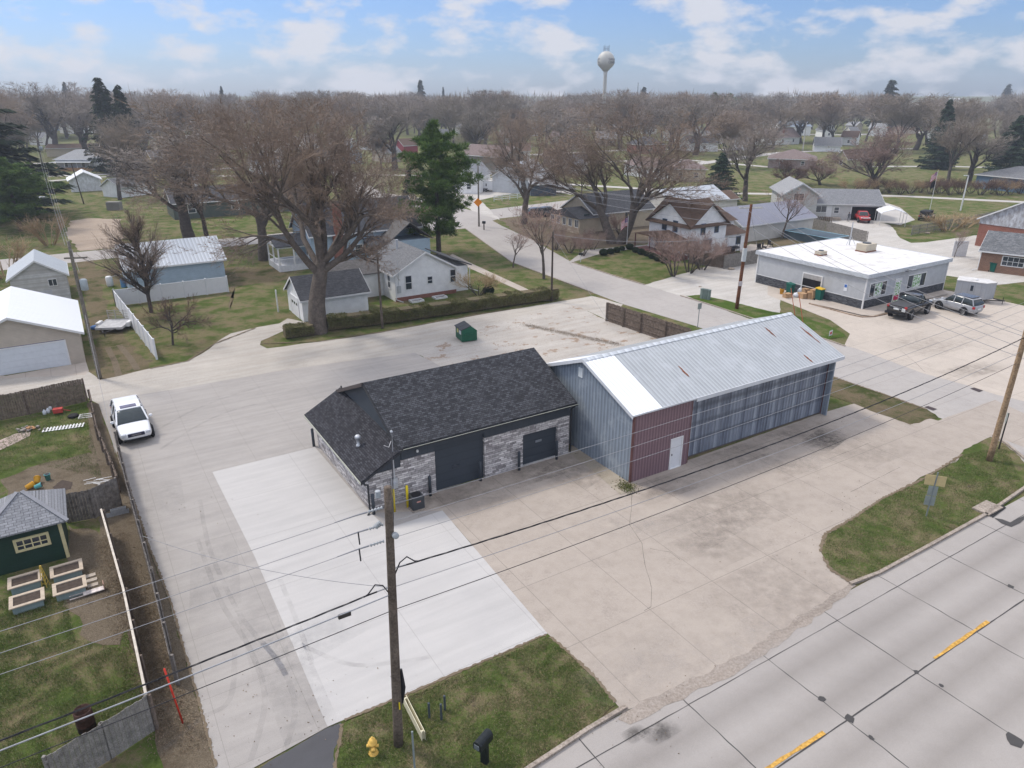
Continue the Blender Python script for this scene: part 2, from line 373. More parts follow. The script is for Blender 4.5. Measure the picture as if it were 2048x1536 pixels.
def rib(pts_s,w,z,name,mat):
    """strip that follows world points"""
    L=[];Rr=[]
    for i,p in enumerate(pts_s):
        d=(pts_s[min(i+1,len(pts_s)-1)]-pts_s[max(i-1,0)]).normalized(); n=Vector((-d[1],d[0],0))
        L.append(p+n*w/2); Rr.append(p-n*w/2)
    P=L+Rr[::-1]; return sheet(name,[(q[0],q[1]) for q in P],z,mat,world=True)
# highway curb line: grass corner, apron
curbA=[G(1050,1545),G(1100,1512),G(1175,1462),G(1252,1416)]
curbB=[G(1700,1170),G(1758,1148),G(1861,1092),G(1973,1030),G(2048,978)]
hk=S(G(1252,1416))[1]; hk=(hk+S(G(1861,1092))[1])/2
hw=[fromS(-60,hk-.1),fromS(S(G(2048,978))[0]+3,hk-.1),fromS(90,hk+4),fromS(90,hk-16),fromS(-60,hk-16)]
sheet('highway',[(p[0],p[1]) for p in hw],.02,hcon,world=True)
def bar_strip(mb,a,b,w,z,j=0):
    a=Vector(a);b=Vector(b);d=(b-a); n=Vector((-d[1],d[0],0)).normalized(); k=max(1,int(d.length/.5)) if j else 1
    prev=None
    for i in range(k+1):
        q=a.lerp(b,i/k)+n*(rnd.uniform(-j,j)); ww=w*(rnd.uniform(.5,1.4) if j else 1)
        cur=[(q[0]+n[0]*ww/2,q[1]+n[1]*ww/2,z),(q[0]-n[0]*ww/2,q[1]-n[1]*ww/2,z)]
        if prev: mb.add([prev[1],cur[1],cur[0],prev[0]],[(0,1,2,3)])
        prev=cur
tar=M('joint_tar',(.06,.057,.055),.8); yel=M('yellow_paint',(.62,.36,.08),.8,.15,6,fine=9)
mb=MB(); sp=(hj[3][0]-hj[0][0])/3; j0=hj[0][0]
for k in range(-6,12):
    s=j0+k*sp; bar_strip(mb,fromS(s,hedge_t+1.1),fromS(s,cen_t-9),.035,.0245,.02)
for k in range(-6,12):
    for t_,ww in ((hedge_t,.03),(cen_t,.05)):
        bar_strip(mb,fromS(j0+k*sp,t_),fromS(j0+(k+1)*sp,t_),ww,.0285,.008)
for (u,v,r) in ((1643,1400,.16),(1882,1372,.12),(1742,1476,.13),(1700,1438,.2),(2028,1480,.35),(2022,1174,.16),(1832,1345,.13)):
    q=G(u,v); rr=random.Random(u); mb.add([(q[0]+r*rr.uniform(.5,1.2)*math.cos(a*.785),q[1]+r*rr.uniform(.5,1.2)*math.sin(a*.785),.0325) for a in range(8)],[tuple(range(8))])
o=mb.build('road_joints',tar); o['kind']='structure'
for (u0,v0,u1,v1) in ((1520,1548,1648,1466),(1868,1318,1976,1244)):
    mb=MB(); bar_strip(mb,G(u0,v0),G(u1,v1),.13,.0365,.012); o=mb.build('lane_marking',yel); o['kind']='structure'
# concrete apron in front of both sheds
tan=[(742,1025),(1135,905),(1258,962),(1645,826),(1735,800),(1876,842),(1990,800),(2075,840),(2075,905),(1986,872),(1935,897),(1912,925),(1840,955),(1820,972),(1760,1000),(1700,1040),(1646,1092),(1642,1105),(1660,1140),(1706,1168),(1480,1325),(1246,1424),(1232,1408),(1190,1355),(1095,1268),(885,1022),(775,1058)]
sheet('concrete_apron',tan,.024,con_tan,.8,.03)
sheet('gutter_wash',[(1246,1424),(1480,1312),(1700,1166),(1712,1172),(1690,1195),(1480,1342),(1260,1450),(1236,1440)],.0285,gravel('silt',(.36,.32,.28),fine=10),.4,.10)
# main lot
lot=[(197,806),(230,797),(345,780),(560,742),(700,722),(830,706),(885,735),(1000,760),(1130,900),(745,1026),(885,1022),(655,1455),(498,1542),(432,1545),(395,1400),(340,1205),(300,1100),(262,990),(232,905)]
sheet('concrete_lot',lot,.028,con_lot,1.5,.02)
new=[(425,945),(560,912),(630,895),(742,1027),(775,1058),(885,1022),(1095,1268),(655,1455),(590,1300),(510,1115)]
sheet('new_concrete_slab',new,.034,con_new)
sheet('asphalt_patch',[(505,1545),(655,1457),(683,1447),(680,1480),(668,1500),(670,1545)],.038,asph,.3,.03)
# alley
alley=[(-60,762),(175,742),(200,760),(240,752),(300,737),(375,722),(405,707),(430,687),(462,667),(512,655),(559,647),(575,637),(612,645),(560,665),(522,682),(520,690),(534,697),(637,684),(762,665),(887,642),(962,629),(1024,619),(1124,602),(1184,592),(1246,609),(1212,640),(1175,622),(1165,632),(1210,665),(1330,700),(1310,760),(1000,762),(830,708),(700,724),(560,744),(345,782),(230,799),(197,808),(170,790),(165,768),(-60,800)]
sheet('gravel_alley',alley,.010,gr_alley,1.2,.12)
sheet('gravel_yard',[(835,708),(880,690),(960,655),(1010,640),(1150,610),(1212,640),(1330,672),(1370,700),(1260,760),(1000,762),(880,738)],.015,gr_lot,.8,.12)
# garage drive, cross street, side street
sheet('garage_drive',[(-60,760),(-60,745),(12,752),(172,724),(178,742),(170,750)],.016,con_walk)
sheet('cross_street',[(-80,527),(232,497),(512,472),(930,425),(1075,408),(1300,380),(1300,392),(1062,430),(1000,437),(930,457),(512,488),(230,516),(-80,550)],.014,con_str)
st_l=[(700,395),(830,415),(930,457),(1024,525),(1184,585),(1241,607),(1390,652),(1708,768),(1786,795),(1853,818),(1876,835),(1983,875),(2011,890),(2046,923),(2075,960)]
st_r=[(2120,850),(2048,803),(1993,790),(1941,773),(1846,747),(1711,697),(1688,692),(1653,680),(1496,635),(1361,592),(1289,570),(1144,525),(1065,480),(1004,452),(955,425),(870,400),(760,385)]
sheet('side_street',st_l+st_r,.018,con_str)
# north-east lot
sheet('white_gravel_drive',[(1289,570),(1340,555),(1430,528),(1530,505),(1560,560),(1560,640),(1400,600),(1361,592)],.012,gr_white,.8,.1)
sheet('parking_lot',[(1688,692),(1711,697),(1846,747),(1941,773),(1993,790),(2048,803),(2150,860),(2150,640),(2048,612),(1986,598),(1886,580),(1700,575),(1536,560),(1535,590),(1560,600),(1660,640),(1700,668)],.020,con_lot2)
sheet('concrete_walk',[(1620,608),(1723,632),(1745,634),(1790,622),(1800,612),(1895,590),(1884,580),(1723,618),(1640,596)],.12,con_walk)
mb=MB()
P=[G(*p) for p in ((1618,608),(1700,630),(1723,635),(1748,634),(1785,626),(1800,616))]
for i in range(len(P)-1): mb.bar(P[i]+Vector((0,0,.06)),P[i+1]+Vector((0,0,.06)),.15,.13)
o=mb.build('walk_kerb',M('worn_kerb',(.3,.22,.16),.9,.3,4)); o['kind']='structure'
sheet('verge_grass',[(1372,592),(1400,590),(1460,603),(1536,622),(1590,632),(1650,648),(1688,668),(1692,674),(1653,680),(1496,637)],.026,lawn,.5,.08)
sheet('island_grass',[(1656,752),(1708,768),(1786,795),(1853,818),(1876,835),(1820,850),(1740,822),(1700,805),(1650,790)],.030,dry,.4,.10)
# corner lawn by the highway
sheet('corner_lawn',[(1706,1168),(1660,1140),(1642,1105),(1650,1070),(1700,1040),(1760,1000),(1820,972),(1850,955),(1912,925),(1925,905),(1935,897),(1983,875),(2011,890),(2040,915),(2060,940),(2048,978),(1973,1027),(1861,1090),(1758,1146)],.034,grass,.35,.10)
# pole lawn
sheet('front_lawn',[(683,1447),(655,1457),(1095,1268),(1130,1302),(1190,1357),(1232,1410),(1175,1458),(1100,1508),(1040,1550),(665,1550),(668,1500),(680,1480)],.034,grass,.3,.06)
def kerb(P,name='kerb',h=.14,w=.16):
    mb=MB()
    for i in range(len(P)-1):
        a,b=P[i],P[i+1]; d=(b-a).normalized()*.01
        mb.bar(a+Vector((0,0,h/2)),b+Vector((0,0,h/2)),w,h)
    o=mb.build(name,M('kerb_concrete',(.36,.31,.26),.9,.2,2,fine=12)); o['kind']='structure'
kerb(curbA); kerb(curbB+[G(2075,945),G(2050,920),G(2011,888),G(1986,873)])
kerb([G(*p) for p in ((1144,525),(1200,543),(1240,556),(1289,570))],h=.1); kerb([G(*p) for p in ((1361,592),(1430,613),(1496,635),(1580,660),(1653,680),(1690,693))],h=.1)
kerb([G(*p) for p in ((930,457),(1024,525),(1184,585))],h=.08)
# walks and drives further off
sheet('pavement',[(905,508),(945,528),(1080,590),(1100,602),(1085,602),(940,537),(895,515)],.022,con_walk)
sheet('lane',[(1110,545),(1170,500),(1290,490),(1330,478),(1330,488),(1200,508),(1144,525)],.022,con_str)
sheet('dirt_pad',[(132,470),(140,442),(175,437),(240,438),(248,470),(240,495),(160,502),(150,492)],.018,gravel('tan_gravel',(.42,.35,.28)),1.,.3)
sheet('mulch_bed',[(232,905),(262,990),(300,1100),(340,1205),(395,1400),(430,1545),(330,1545),(310,1462),(292,1395),(225,1150),(205,1075),(180,900),(175,805),(197,808)],.012,mulch,.5,.1)
sheet('garden_dirt',[(0,960),(60,935),(180,905),(228,975),(130,1045),(20,1010)],.010,mulch,.6,.2)
sheet('yard_dirt',[(135,1050),(225,1075),(270,1230),(240,1290),(160,1270),(125,1180)],.012,mulch,.6,.25)
sheet('dirt_strip',[(200,760),(190,700),(170,600),(150,520),(185,520),(225,640),(262,690),(300,738)],.008,dry,1.,.3)
for a,b in (((238,690),(275,740)),((215,695),(238,752))):
    rib([G(*a),G((a[0]+b[0])/2+3,(a[1]+b[1])/2),G(*b)],.5,.014,'wheel_rut',mulch)
sheet('bare_soil',[(0,575),(150,540),(580,535),(585,560),(470,575),(460,620),(455,560)],.006,dry,1.5,.5)
sheet('house_yard',[(1000,440),(1060,430),(1300,400),(1330,475),(1290,488),(1170,498),(1110,500),(1040,470)],.008,mulch,1.,.3)
# distant roads and fields
for i,(pts,w_) in enumerate(([((1110,367),(1430,386),(1800,392),(2100,407)),3.2],[((640,348),(900,352),(1110,367)),3.],[((60,353),(300,346),(520,333)),5.],[((100,362),(230,352),(480,352)),3.],[((1700,333),(1900,333),(2100,338)),4.],[((780,415),(700,360),(660,330)),6.],[((1380,330),(1560,305),(1700,300),(1830,297)),5.],[((1180,325),(1350,318),(1560,336)),4.],[((0,330),(200,322),(420,316)),6.],[((1500,268),(1700,270),(1900,262)),10.],[((1060,310),(1300,298),(1500,300)),6.])):
    rib([G(*p) for p in pts],w_,.012+i*.004,'far_road',con_far)
sheet('neighbour_drive',[(1780,450),(1700,430),(1660,440),(1640,500),(1690,500),(1760,505),(1860,545),(1990,570),(2100,560),(2100,440),(1960,470),(1850,485),(1822,486),(1800,476)],.016,gr_white,1.5,.2)
sheet('driveway',[(1700,395),(1645,415),(1690,425),(1720,440),(1800,450),(1830,440),(1800,415),(1755,400)],.024,con_far)
sheet('farm_drive',[(890,385),(1000,370),(1120,365),(1150,390),(1060,380),(960,400),(1000,440),(950,425),(905,395)],.016,gr_white,1.5,.2)
sheet('far_field',[(1790,205),(1990,204),(2048,222),(1800,226)],.04,M('stubble',(.42,.36,.26),1,.15,.02))

# ---- stains, tyre tracks and cracks lying on the concrete ----
def decal(name,col,alpha,scale=1.2,thr=(.35,.7)):
    m,t,b=newmat(name); v=ocoord(t,'Generated'); vw=ocoord(t)
    vm=N(t,'ShaderNodeVectorMath',operation='SUBTRACT'); t.links.new(v,vm.inputs[0]); vm.inputs[1].default_value=(.5,.5,.5)
    q=sep(t,vm.outputs[0]); c2=comb(t,q[0],q[1],0); ln=N(t,'ShaderNodeVectorMath',operation='LENGTH'); t.links.new(c2,ln.inputs[0])
    rad=ramp(t,ln.outputs['Value'],[(.12,1),(.48,0)]); n=noise(t,vw,scale,6,.7); n2=noise(t,vw,9,3,.7)
    k=math_(t,'MULTIPLY',rad,ramp(t,n,[(thr[0],0),(thr[1],1)])); k=math_(t,'MULTIPLY',k,ramp(t,n2,[(.2,.5),(.7,1)])); k=math_(t,'MULTIPLY',k,alpha)
    b.inputs['Base Color'].default_value=(*col,1); b.inputs['Roughness'].default_value=.9; b.inputs['Specular IOR Level'].default_value=.1; t.links.new(k,b.inputs['Alpha']); return m
dk_st=decal('damp_stain',(.13,.11,.095),.5); dk_s2=decal('worn_stain',(.22,.19,.165),.35,1.4); lt_st=decal('pale_stain',(.46,.42,.38),.35); ol_st=decal('oil_stain',(.05,.045,.04),.6,3,(.3,.55))
dz=[.046]
def stain(u,v,L,W,mat,ang=0):
    c=G(u,v); m=MB(); X=AX*math.cos(ang)+BX*math.sin(ang); Y=-AX*math.sin(ang)+BX*math.cos(ang); dz[0]+=.0006
    m.add([(c+X*a*L/2+Y*b*W/2+Vector((0,0,dz[0]))) for a,b in ((-1,-1),(1,-1),(1,1),(-1,1))],[(0,1,2,3)]); o=m.build('concrete_stain',mat); o['kind']='structure'
for a in ((900,985,7,2.6,dk_st,0),(1060,945,6,2.6,dk_st,0),(1150,945,5,3.5,dk_st,.3),(1330,975,7,2.2,dk_st,0),(1480,910,9,2.0,dk_st,0),(1600,870,7,2.6,dk_st,0),(1650,880,4,2.,ol_st,.2),(1560,930,6,3,dk_s2,0),(1440,1090,6,3,dk_s2,0),(1330,1050,5,2.2,lt_st,0),(1420,1040,8,3.5,dk_s2,.1),(1500,1010,6,4,dk_s2,0),(1250,1050,4,2,lt_st,0),(1620,925,5,1.6,lt_st,.1),(1720,900,7,4,dk_s2,0),(1560,1180,9,4,dk_s2,0),(1300,1330,7,3,lt_st,.1),(1500,1280,6,2,lt_st,.05),(1950,740,8,2.2,dk_st,-.1),(1850,690,9,5,dk_s2,0),(1230,900,4,1.2,dk_st,1.57),(980,1000,5,2,dk_s2,0),(640,1270,5,2.4,decal('grey_smudge',(.30,.30,.30),.25),.2),(430,1150,9,2.2,decal('tyre_grey',(.24,.23,.22),.22),1.4),(520,1250,10,1.6,decal('tyre_grey2',(.26,.25,.24),.22),1.5),(590,1380,8,2.,decal('tyre_grey3',(.25,.24,.23),.28),1.55),(330,1000,8,2,decal('tyre_grey4',(.26,.25,.24),.2),1.5),(1320,1465,1.6,.8,ol_st,0),(1270,1470,1.,.6,ol_st,0)): stain(*a)
tyre=decal('tyre_track',(.22,.21,.20),.38,2.,(.1,.6))
def track(pts,w=.22,mat=None):
    P=[G(*p) for p in pts]; o=rib(catm(P),w,.0445,'tyre_track',mat or tmat); return o
def catm(P,n=8):
    o=[]
    for i in range(len(P)-1):
        p0=P[max(i-1,0)];p1=P[i];p2=P[i+1];p3=P[min(i+2,len(P)-1)]
        for k in range(n):
            t=k/n; o.append(.5*((2*p1)+(p2-p0)*t+(2*p0-5*p1+4*p2-p3)*t*t+(3*p1-p0-3*p2+p3)*t**3))
    o.append(P[-1]); return o
m_,tt,bb=newmat('tyre_film'); bb.inputs['Base Color'].default_value=(.20,.19,.18,1); bb.inputs['Roughness'].default_value=.9; tt.links.new(math_(tt,'MULTIPLY',ramp(tt,noise(tt,ocoord(tt),1.2,4,.6),[(.35,.05),(.7,1)]),.16),bb.inputs['Alpha']); tmat=m_
for pts in (((560,1530),(590,1420),(560,1330),(480,1230),(420,1100),(400,1000)),((500,1530),(530,1400),(500,1300),(440,1200),(395,1080)),((600,1290),(700,1330),(800,1325),(860,1315)),((300,870),(370,830),(440,800),(520,775)),((320,900),(400,850),(470,820),(560,800)),((560,1160),(600,1260),(625,1330)),((330,1500),(400,1440),(460,1400),(470,1300))): track(pts)
crk=M('crack_line',(.10,.085,.075),1)
m=MB()
for pts in (((1264,985),(1262,1025),(1259,1050),(1284,1088),(1290,1130),(1303,1175),(1302,1215),(1288,1222)),((1660,918),(1700,902),(1742,885)),((1700,985),(1760,955),(1800,935)),((1300,1098),(1340,1105),(1360,1120)),((1800,640+60),(1830,725),(1850,745)),((1380,1060),(1400,1075),(1440,1080))):
    for i in range(len(pts)-1): bar_strip(m,G(*pts[i]),G(*pts[i+1]),.02,.0262,.015)
o=m.build('concrete_cracks',crk); o['kind']='structure'
# ================= BUILDINGS =================
RZ=math.pi/2-AZ
def st(o,u,v,z=0):
    d=G(u,v,z)-G(*o); return d.dot(AX),d.dot(BX)
white=(.62,.63,.62)
W_trim=M('white_trim',(.68,.68,.67),.6,.05)
def frame_pt(face,s,z,La,Lb,off=0):
    if face=='f': return Vector((s,-off,z)),Vector((1,0,0)),Vector((0,-1,0))
    if face=='l': return Vector((-off,s,z)),Vector((0,-1,0)),Vector((-1,0,0))
    if face=='r': return Vector((La+off,s,z)),Vector((0,1,0)),Vector((1,0,0))
    return Vector((s,Lb+off,z)),Vector((-1,0,0)),Vector((0,1,0))
def obox(mb,c,ux,n,w,d,h,oz=0):
    """box centred on c (base at c.z), width w along ux, depth d outward"""
    p=[]
    for zz in (0,h):
        for a,b in ((-.5,0),(.5,0),(.5,1),(-.5,1)):
            q=c+ux*a*w+n*b*d; p.append((q[0],q[1],c[2]+zz+oz))
    mb.add(p,[(0,3,2,1),(4,5,6,7),(0,1,5,4),(1,2,6,5),(2,3,7,6),(3,0,4,7)])
def window(par,face,s,z,w,h,La=0,Lb=0,trim=None,style='sash',fw=.1,off=0):
    c,ux,n=frame_pt(face,s,z,La,Lb,off); mb=MB()
    for dx in (-1,1): obox(mb,c+ux*dx*(w/2),ux,n,fw,.06,h+fw)
    obox(mb,c,ux,n,w-fw,.058,fw); obox(mb,c+Vector((0,0,h)),ux,n,w-fw,.058,fw)
    if style=='sash': obox(mb,c+Vector((0,0,h/2)),ux,n,w-fw,.045,.06)
    if style in('grid','double'):
        for k in ([0] if style=='double' else [-.25,0,.25]): obox(mb,c+ux*(k*w)+Vector((0,0,fw)),ux,n,.05,.046,h-fw)
        if style=='grid': obox(mb,c+Vector((0,0,h/2)),ux,n,w-fw,.044,.05)
    f=mb.build('window',trim or W_trim,par)
    m2=MB(); obox(m2,c+Vector((0,0,fw*.5)),ux,n,w-fw*.6,.03,h); m2.build('pane',glass(),f)
    return f
def panel(par,name,face,s,z,w,h,mat,La=0,Lb=0,d=.05,off=0):
    c,ux,n=frame_pt(face,s,z,La,Lb,off); mb=MB(); obox(mb,c,ux,n,w,d,h); return mb.build(name,mat,par)
def garage_door(par,face,s,z,w,h,mat,La=0,Lb=0,wins=0,off=0,trim=True):
    c,ux,n=frame_pt(face,s,z,La,Lb,off); mb=MB(); k=4 if h<2.6 else 5
    for i in range(k): obox(mb,c+Vector((0,0,i*h/k)),ux,n,w,.045 ,h/k-.02); 
    obox(mb,c,ux,n,w,.03,h-.005)
    g=mb.build('garage_door',mat,par)
    if trim:
        m2=MB()
        for dx in (-1,1): obox(m2,c+ux*dx*(w/2+.05),ux,n,.1,.07,h+.1)
        obox(m2,c+Vector((0,0,h)),ux,n,w,.07,.1); m2.build('door_frame',W_trim,g)
    for i in range(wins):
        m3=MB(); obox(m3,c+ux*((i-(wins-1)/2)*w/wins*.9)+Vector((0,0,h*.62)),ux,n,w/wins*.6,.055,.28); m3.build('pane',glass(),g)
    return g
def gable_roof(La,Lb,h,rise,ridge,ov=.35,ovg=.3,th=.12,r0=.5):
    mb=MB()
    if ridge=='a':
        D=Lb; s=rise/(D*r0); y0=-ov; z0=h-ov*s
        mb.extr([(y0,z0+.02),(D*r0,h+rise+.02),(D*r0,h+rise+.02+th),(y0,z0+.02+th)],-ovg,La+ovg)
        s2=rise/(D*(1-r0)); mb.extr([(D*r0+.001,h+rise+.02),(D+ov,h-ov*s2+.02),(D+ov,h-ov*s2+.02+th),(D*r0+.001,h+rise+.02+th)],-ovg,La+ovg)
    else:
        D=La; s=rise/(D*r0)
        mb.extry([(-ov,h-ov*s+.02),(D*r0,h+rise+.02),(D*r0,h+rise+.02+th),(-ov,h-ov*s+.02+th)],-ovg,Lb+ovg)
        s2=rise/(D*(1-r0)); mb.extry([(D*r0+.001,h+rise+.02),(D+ov,h-ov*s2+.02),(D+ov,h-ov*s2+.02+th),(D*r0+.001,h+rise+.02+th)],-ovg,Lb+ovg)
    return mb
def fascia(La,Lb,h,rise,ridge,ov,ovg,th):
    """white edge boards along the eaves and rakes"""
    mb=MB(); k=.18
    if ridge=='a':
        s=rise/(Lb/2); z0=h-ov*s
        for y,sg in ((-ov,-1),(Lb+ov,1)): mb.box(-ovg-.03,La+ovg+.03,min(y,y+sg*.03),max(y,y+sg*.03),z0-.04,z0+th+.015)
        for x in (-ovg-.03,La+ovg): 
            mb.extr([(-ov,z0-.06),(Lb/2,h+rise-.06),(Lb/2,h+rise+th+.025),(-ov,z0+th+.025)],x,x+.03)
            mb.extr([(Lb/2,h+rise-.06),(Lb+ov,z0-.06),(Lb+ov,z0+th+.025),(Lb/2,h+rise+th+.025)],x,x+.03)
    else:
        s=rise/(La/2); z0=h-ov*s
        for x,sg in ((-ov,-1),(La+ov,1)): mb.box(min(x,x+sg*.03),max(x,x+sg*.03),-ovg-.03,Lb+ovg+.03,z0-.04,z0+th+.015)
        for y in (-ovg-.03,Lb+ovg):
            mb.extry([(-ov,z0-.06),(La/2,h+rise-.06),(La/2,h+rise+th+.025),(-ov,z0+th+.025)],y,y+.03)
            mb.extry([(La/2,h+rise-.06),(La+ov,z0-.06),(La+ov,z0+th+.025),(La/2,h+rise+th+.025)],y,y+.03)
    return mb
def walls(La,Lb,h,rise,ridge):
    mb=MB()
    if rise==0: mb.box(0,La,0,Lb,0,h)
    elif ridge=='a': mb.extr([(0,0),(Lb,0),(Lb,h),(Lb/2,h+rise),(0,h)],0,La)
    else: mb.extry([(0,0),(La,0),(La,h),(La/2,h+rise),(0,h)],0,Lb)
    return mb
def hip_roof(La,Lb,h,rise,ov=.4,th=.12):
    mb=MB(); k=min(La,Lb)/2+ov
    x0,x1,y0,y1=-ov,La+ov,-ov,Lb+ov
    if La>=Lb: r=[(x0+k,Lb/2),(x1-k,Lb/2)]
    else: r=[(La/2,y0+k),(La/2,y1-k)]
    z=h; v=[(x0,y0,z),(x1,y0,z),(x1,y1,z),(x0,y1,z)]+[(a,b,z+rise) for a,b in r]
    if La>=Lb: F=[(0,1,5,4),(1,2,5),(2,3,4,5),(3,0,4)]
    else: F=[(0,1,4),(1,2,5,4),(2,3,5),(3,0,4,5)]
    v2=[(a,b,c+th) for a,b,c in v]
    mb.add(v2,F); mb.add(v[:4],[(3,2,1,0)]); mb.add(v[:4]+v2[:4],[(0,1,5,4),(1,2,6,5),(2,3,7,6),(3,0,4,7)])
    return mb
sh_dark=lambda ax,n='':shingle('dark_shingle_'+ax,(.055,.057,.062),(.095,.097,.105),ax)
sh_grey=lambda ax:shingle('grey_shingle_'+ax,(.13,.135,.14),(.19,.19,.195),ax)
sh_lg=lambda ax:shingle('light_shingle_'+ax,(.25,.255,.26),(.33,.33,.33),ax)
sh_brown=lambda ax:shingle('brown_shingle_'+ax,(.105,.07,.052),(.16,.105,.075),ax)
sh_mauve=lambda ax:shingle('mauve_shingle_'+ax,(.17,.13,.12),(.23,.18,.165),ax)
vinyl=siding('white_vinyl',(.80,.80,.79)); cream=siding('cream_siding',(.50,.43,.32)); greysid=siding('grey_siding',(.47,.485,.50))
bluesid=siding('pale_blue_siding',(.33,.42,.50),.22); greensid=siding('dark_green_siding',(.095,.115,.10),.16)
yellowsid=siding('yellow_siding',(.62,.47,.24)); blue2=siding('slate_blue_siding',(.12,.19,.27)); tansid=siding('tan_siding',(.48,.42,.35)); offw=siding('offwhite_siding',(.60,.58,.53))
brick=masonry('red_brick',(.30,.09,.055),(.22,.065,.045),(.30,.22,.18)); brickb=masonry('brown_brick',(.30,.15,.085),(.22,.10,.06),(.33,.27,.22))
def house(name,label,o,La,Lb,h,rise,ridge,wall,roof,cat='house',ov=.4,ovg=.35,hip=False,trim=True,th=.12,group=None,az=None,loc=None):
    p=G(*o) if loc is None else loc
    if hasattr(La,'__len__'): La=abs(st(o,*La)[0])
    if hasattr(Lb,'__len__'): Lb=abs(st(o,*Lb)[1])
    t=thing(name,label,cat,p,RZ if az is None else az,group)
    (walls(La,Lb,h,0 if hip else rise,ridge)).build('wall',wall,t)
    rf=roof('x' if ridge=='a' else 'y') if callable(roof) else roof
    r=(hip_roof(La,Lb,h,rise,ov,th) if hip else gable_roof(La,Lb,h,rise,ridge,ov,ovg,th)).build('roof',rf,t)
    if trim and not hip: fascia(La,Lb,h,rise,ridge,ov,ovg,th).build('fascia',W_trim,r)
    if trim and hip:
        mb=MB(); mb.box(-ov-.03,La+ov+.03,-ov-.03,-ov,h-.08,h+th); mb.box(-ov-.03,-ov,-ov,Lb+ov,h-.08,h+th); mb.build('fascia',W_trim,r)
    t['La']=0; del t['La']
    return t,La,Lb,r
def wins(t,L,La,Lb,trim=None):
    for f,s,z,w,h,*k in L: window(t,f,s,z,w,h,La,Lb,trim,*(k[:1]))
# ---- stone workshop with black shingle roof ----
stone=masonry('ledge_stone',(.20,.185,.185),(.60,.575,.56),(.11,.105,.105),.42,.13,.009,warp=.05,big=(.48,.46,.45))
dk=(.052,.062,.075); batten=siding('dark_batten',dk,.4,vertical=True,depth=.03,dirt=.05); darkdoor=siding('dark_door',(.045,.055,.068),.52,dirt=.04)
o=(743,1025); t=thing('stone_workshop','charcoal workshop with ledge stone walls, black shingle roof and lean-to end','building',G(*o),RZ)
L=13.45; D=9.55
mb=MB()
# stone walls: front with two door openings
d1=(4.0,7.25); d2=(9.95,12.55)
for x0,x1 in ((0,d1[0]),(d1[1],d2[0]),(d2[1],L)): mb.box(x0,x1,0,.3,0,2.72 if x0>0 else 2.3)
mb.box(d2[0],d2[1],0,.3,2.2,2.72); mb.box(1.9,d1[0],0,.3,2.301,2.72)
mb.box(0,.3,.3,D,0,1.95); mb.box(L-.3,L,.3,D,0,2.6); mb.box(.3,L-.3,D-.3,D,0,1.95)
mb.build('stone_wall',stone,t)
mb=MB(); mb.box(1.95,d1[0]-.0,.02,.28,2.722,3.6); mb.box(d1[1],L,.02,.28,2.722,3.6); mb.box(d1[0],d1[1],.03,.28,3.02,3.6); mb.box(L-.28,L-.02,.28,D,2.602,3.6)
mb.extry([(.02,1.952),(1.95,1.952),(1.95,3.42),(.02,2.36)],.05,.27) ; mb.box(.02,.28,.3,D,1.952,2.36); mb.box(1.95,L-.3,D-.28,D-.02,1.952,3.6); mb.extry([(.3,1.953),(1.94,1.953),(1.94,3.40),(.3,2.5)],D-.27,D-.03)
mb.extr([(-.0,3.45),(D,3.45),(D/2,5.62)],1.9,2.1); mb.extr([(0,3.45),(D,3.45),(D/2,5.62)],L-.2,L-.02)
mb.build('batten_wall',batten,t)
dr=MB(); dr.box(d1[0]-.02,d1[1]+.02,.2,.26,.03,3.0); g1=dr.build('garage_door',darkdoor,t)
MB().box(5.15,5.65,.17,.198,1.2,1.38).build('pane',glass(),g1)
dr=MB(); dr.box(d2[0]-.02,d2[1]+.02,.2,.26,.04,2.2); g2=dr.build('garage_door',darkdoor,t)
MB().box(11.0,11.45,.17,.198,1.35,1.5).build('pane',M('grey_pane',(.2,.22,.24),.4),g2)
MB().box(d2[0],d2[1],.1,.3,.0,.038).build('threshold',M('bare_metal',(.5,.5,.5),.5),t)
rb=shingle('black_shingle_x',(.026,.027,.031),(.072,.075,.084),'x',.14,.24); rby=shingle('black_shingle_y',(.022,.022,.026),(.06,.06,.068),'y',.14,.24)
s=(5.72-3.55)/(4.62+.38)
mb=MB(); mb.extr([(-.38,3.55),(4.62,5.72),(4.62,5.84),(-.38,3.67)],1.72,L+.28); mb.extr([(4.621,5.72),(9.75,3.49),(9.75,3.61),(4.621,5.84)],1.72,L+.28)
main=mb.build('roof',rb,t)
mb=MB(); mb.extry([(-.62,2.24),(1.9,3.6),(1.9,3.70),(-.62,2.34)],-.5,D+.2); shed=mb.build('lean_to_roof',rby,t)
dkm=M('dark_gutter',(.03,.032,.036),.5)
mb=MB(); mb.box(1.72,L+.28,-.48,-.382,3.50,3.60)
mb.extr([(-.38,3.45),(4.62,5.62),(4.62,5.72),(-.38,3.55)],1.66,1.718)
mb.extry([(-.62,2.14),(1.9,3.5),(1.9,3.61),(-.62,2.25)],-.53,-.502)
mb.build('gutter',dkm,t)
MB().extr([(4.62,5.6),(9.75,3.37),(9.75,3.60),(4.62,5.83)],1.60,1.70).build('rake_board',M('brown_board',(.085,.07,.065),.7),t)
mb=MB(); mb.box(-.66,-.6,-.5,D+.2,2.2,2.30); mb.box(1.72,L+.28,-.50,-.482,3.585,3.605); mb.build('drip_edge',M('pale_edge',(.42,.43,.36),.5),t)
mb=MB(); mb.tube([(-.45,-.52,2.2),(-.35,-.32,2.0),(-.12,-.12,1.85),(-.12,-.12,.15),(-.3,-.25,.05)],.055,8); mb.build('downspout',dkm,t)
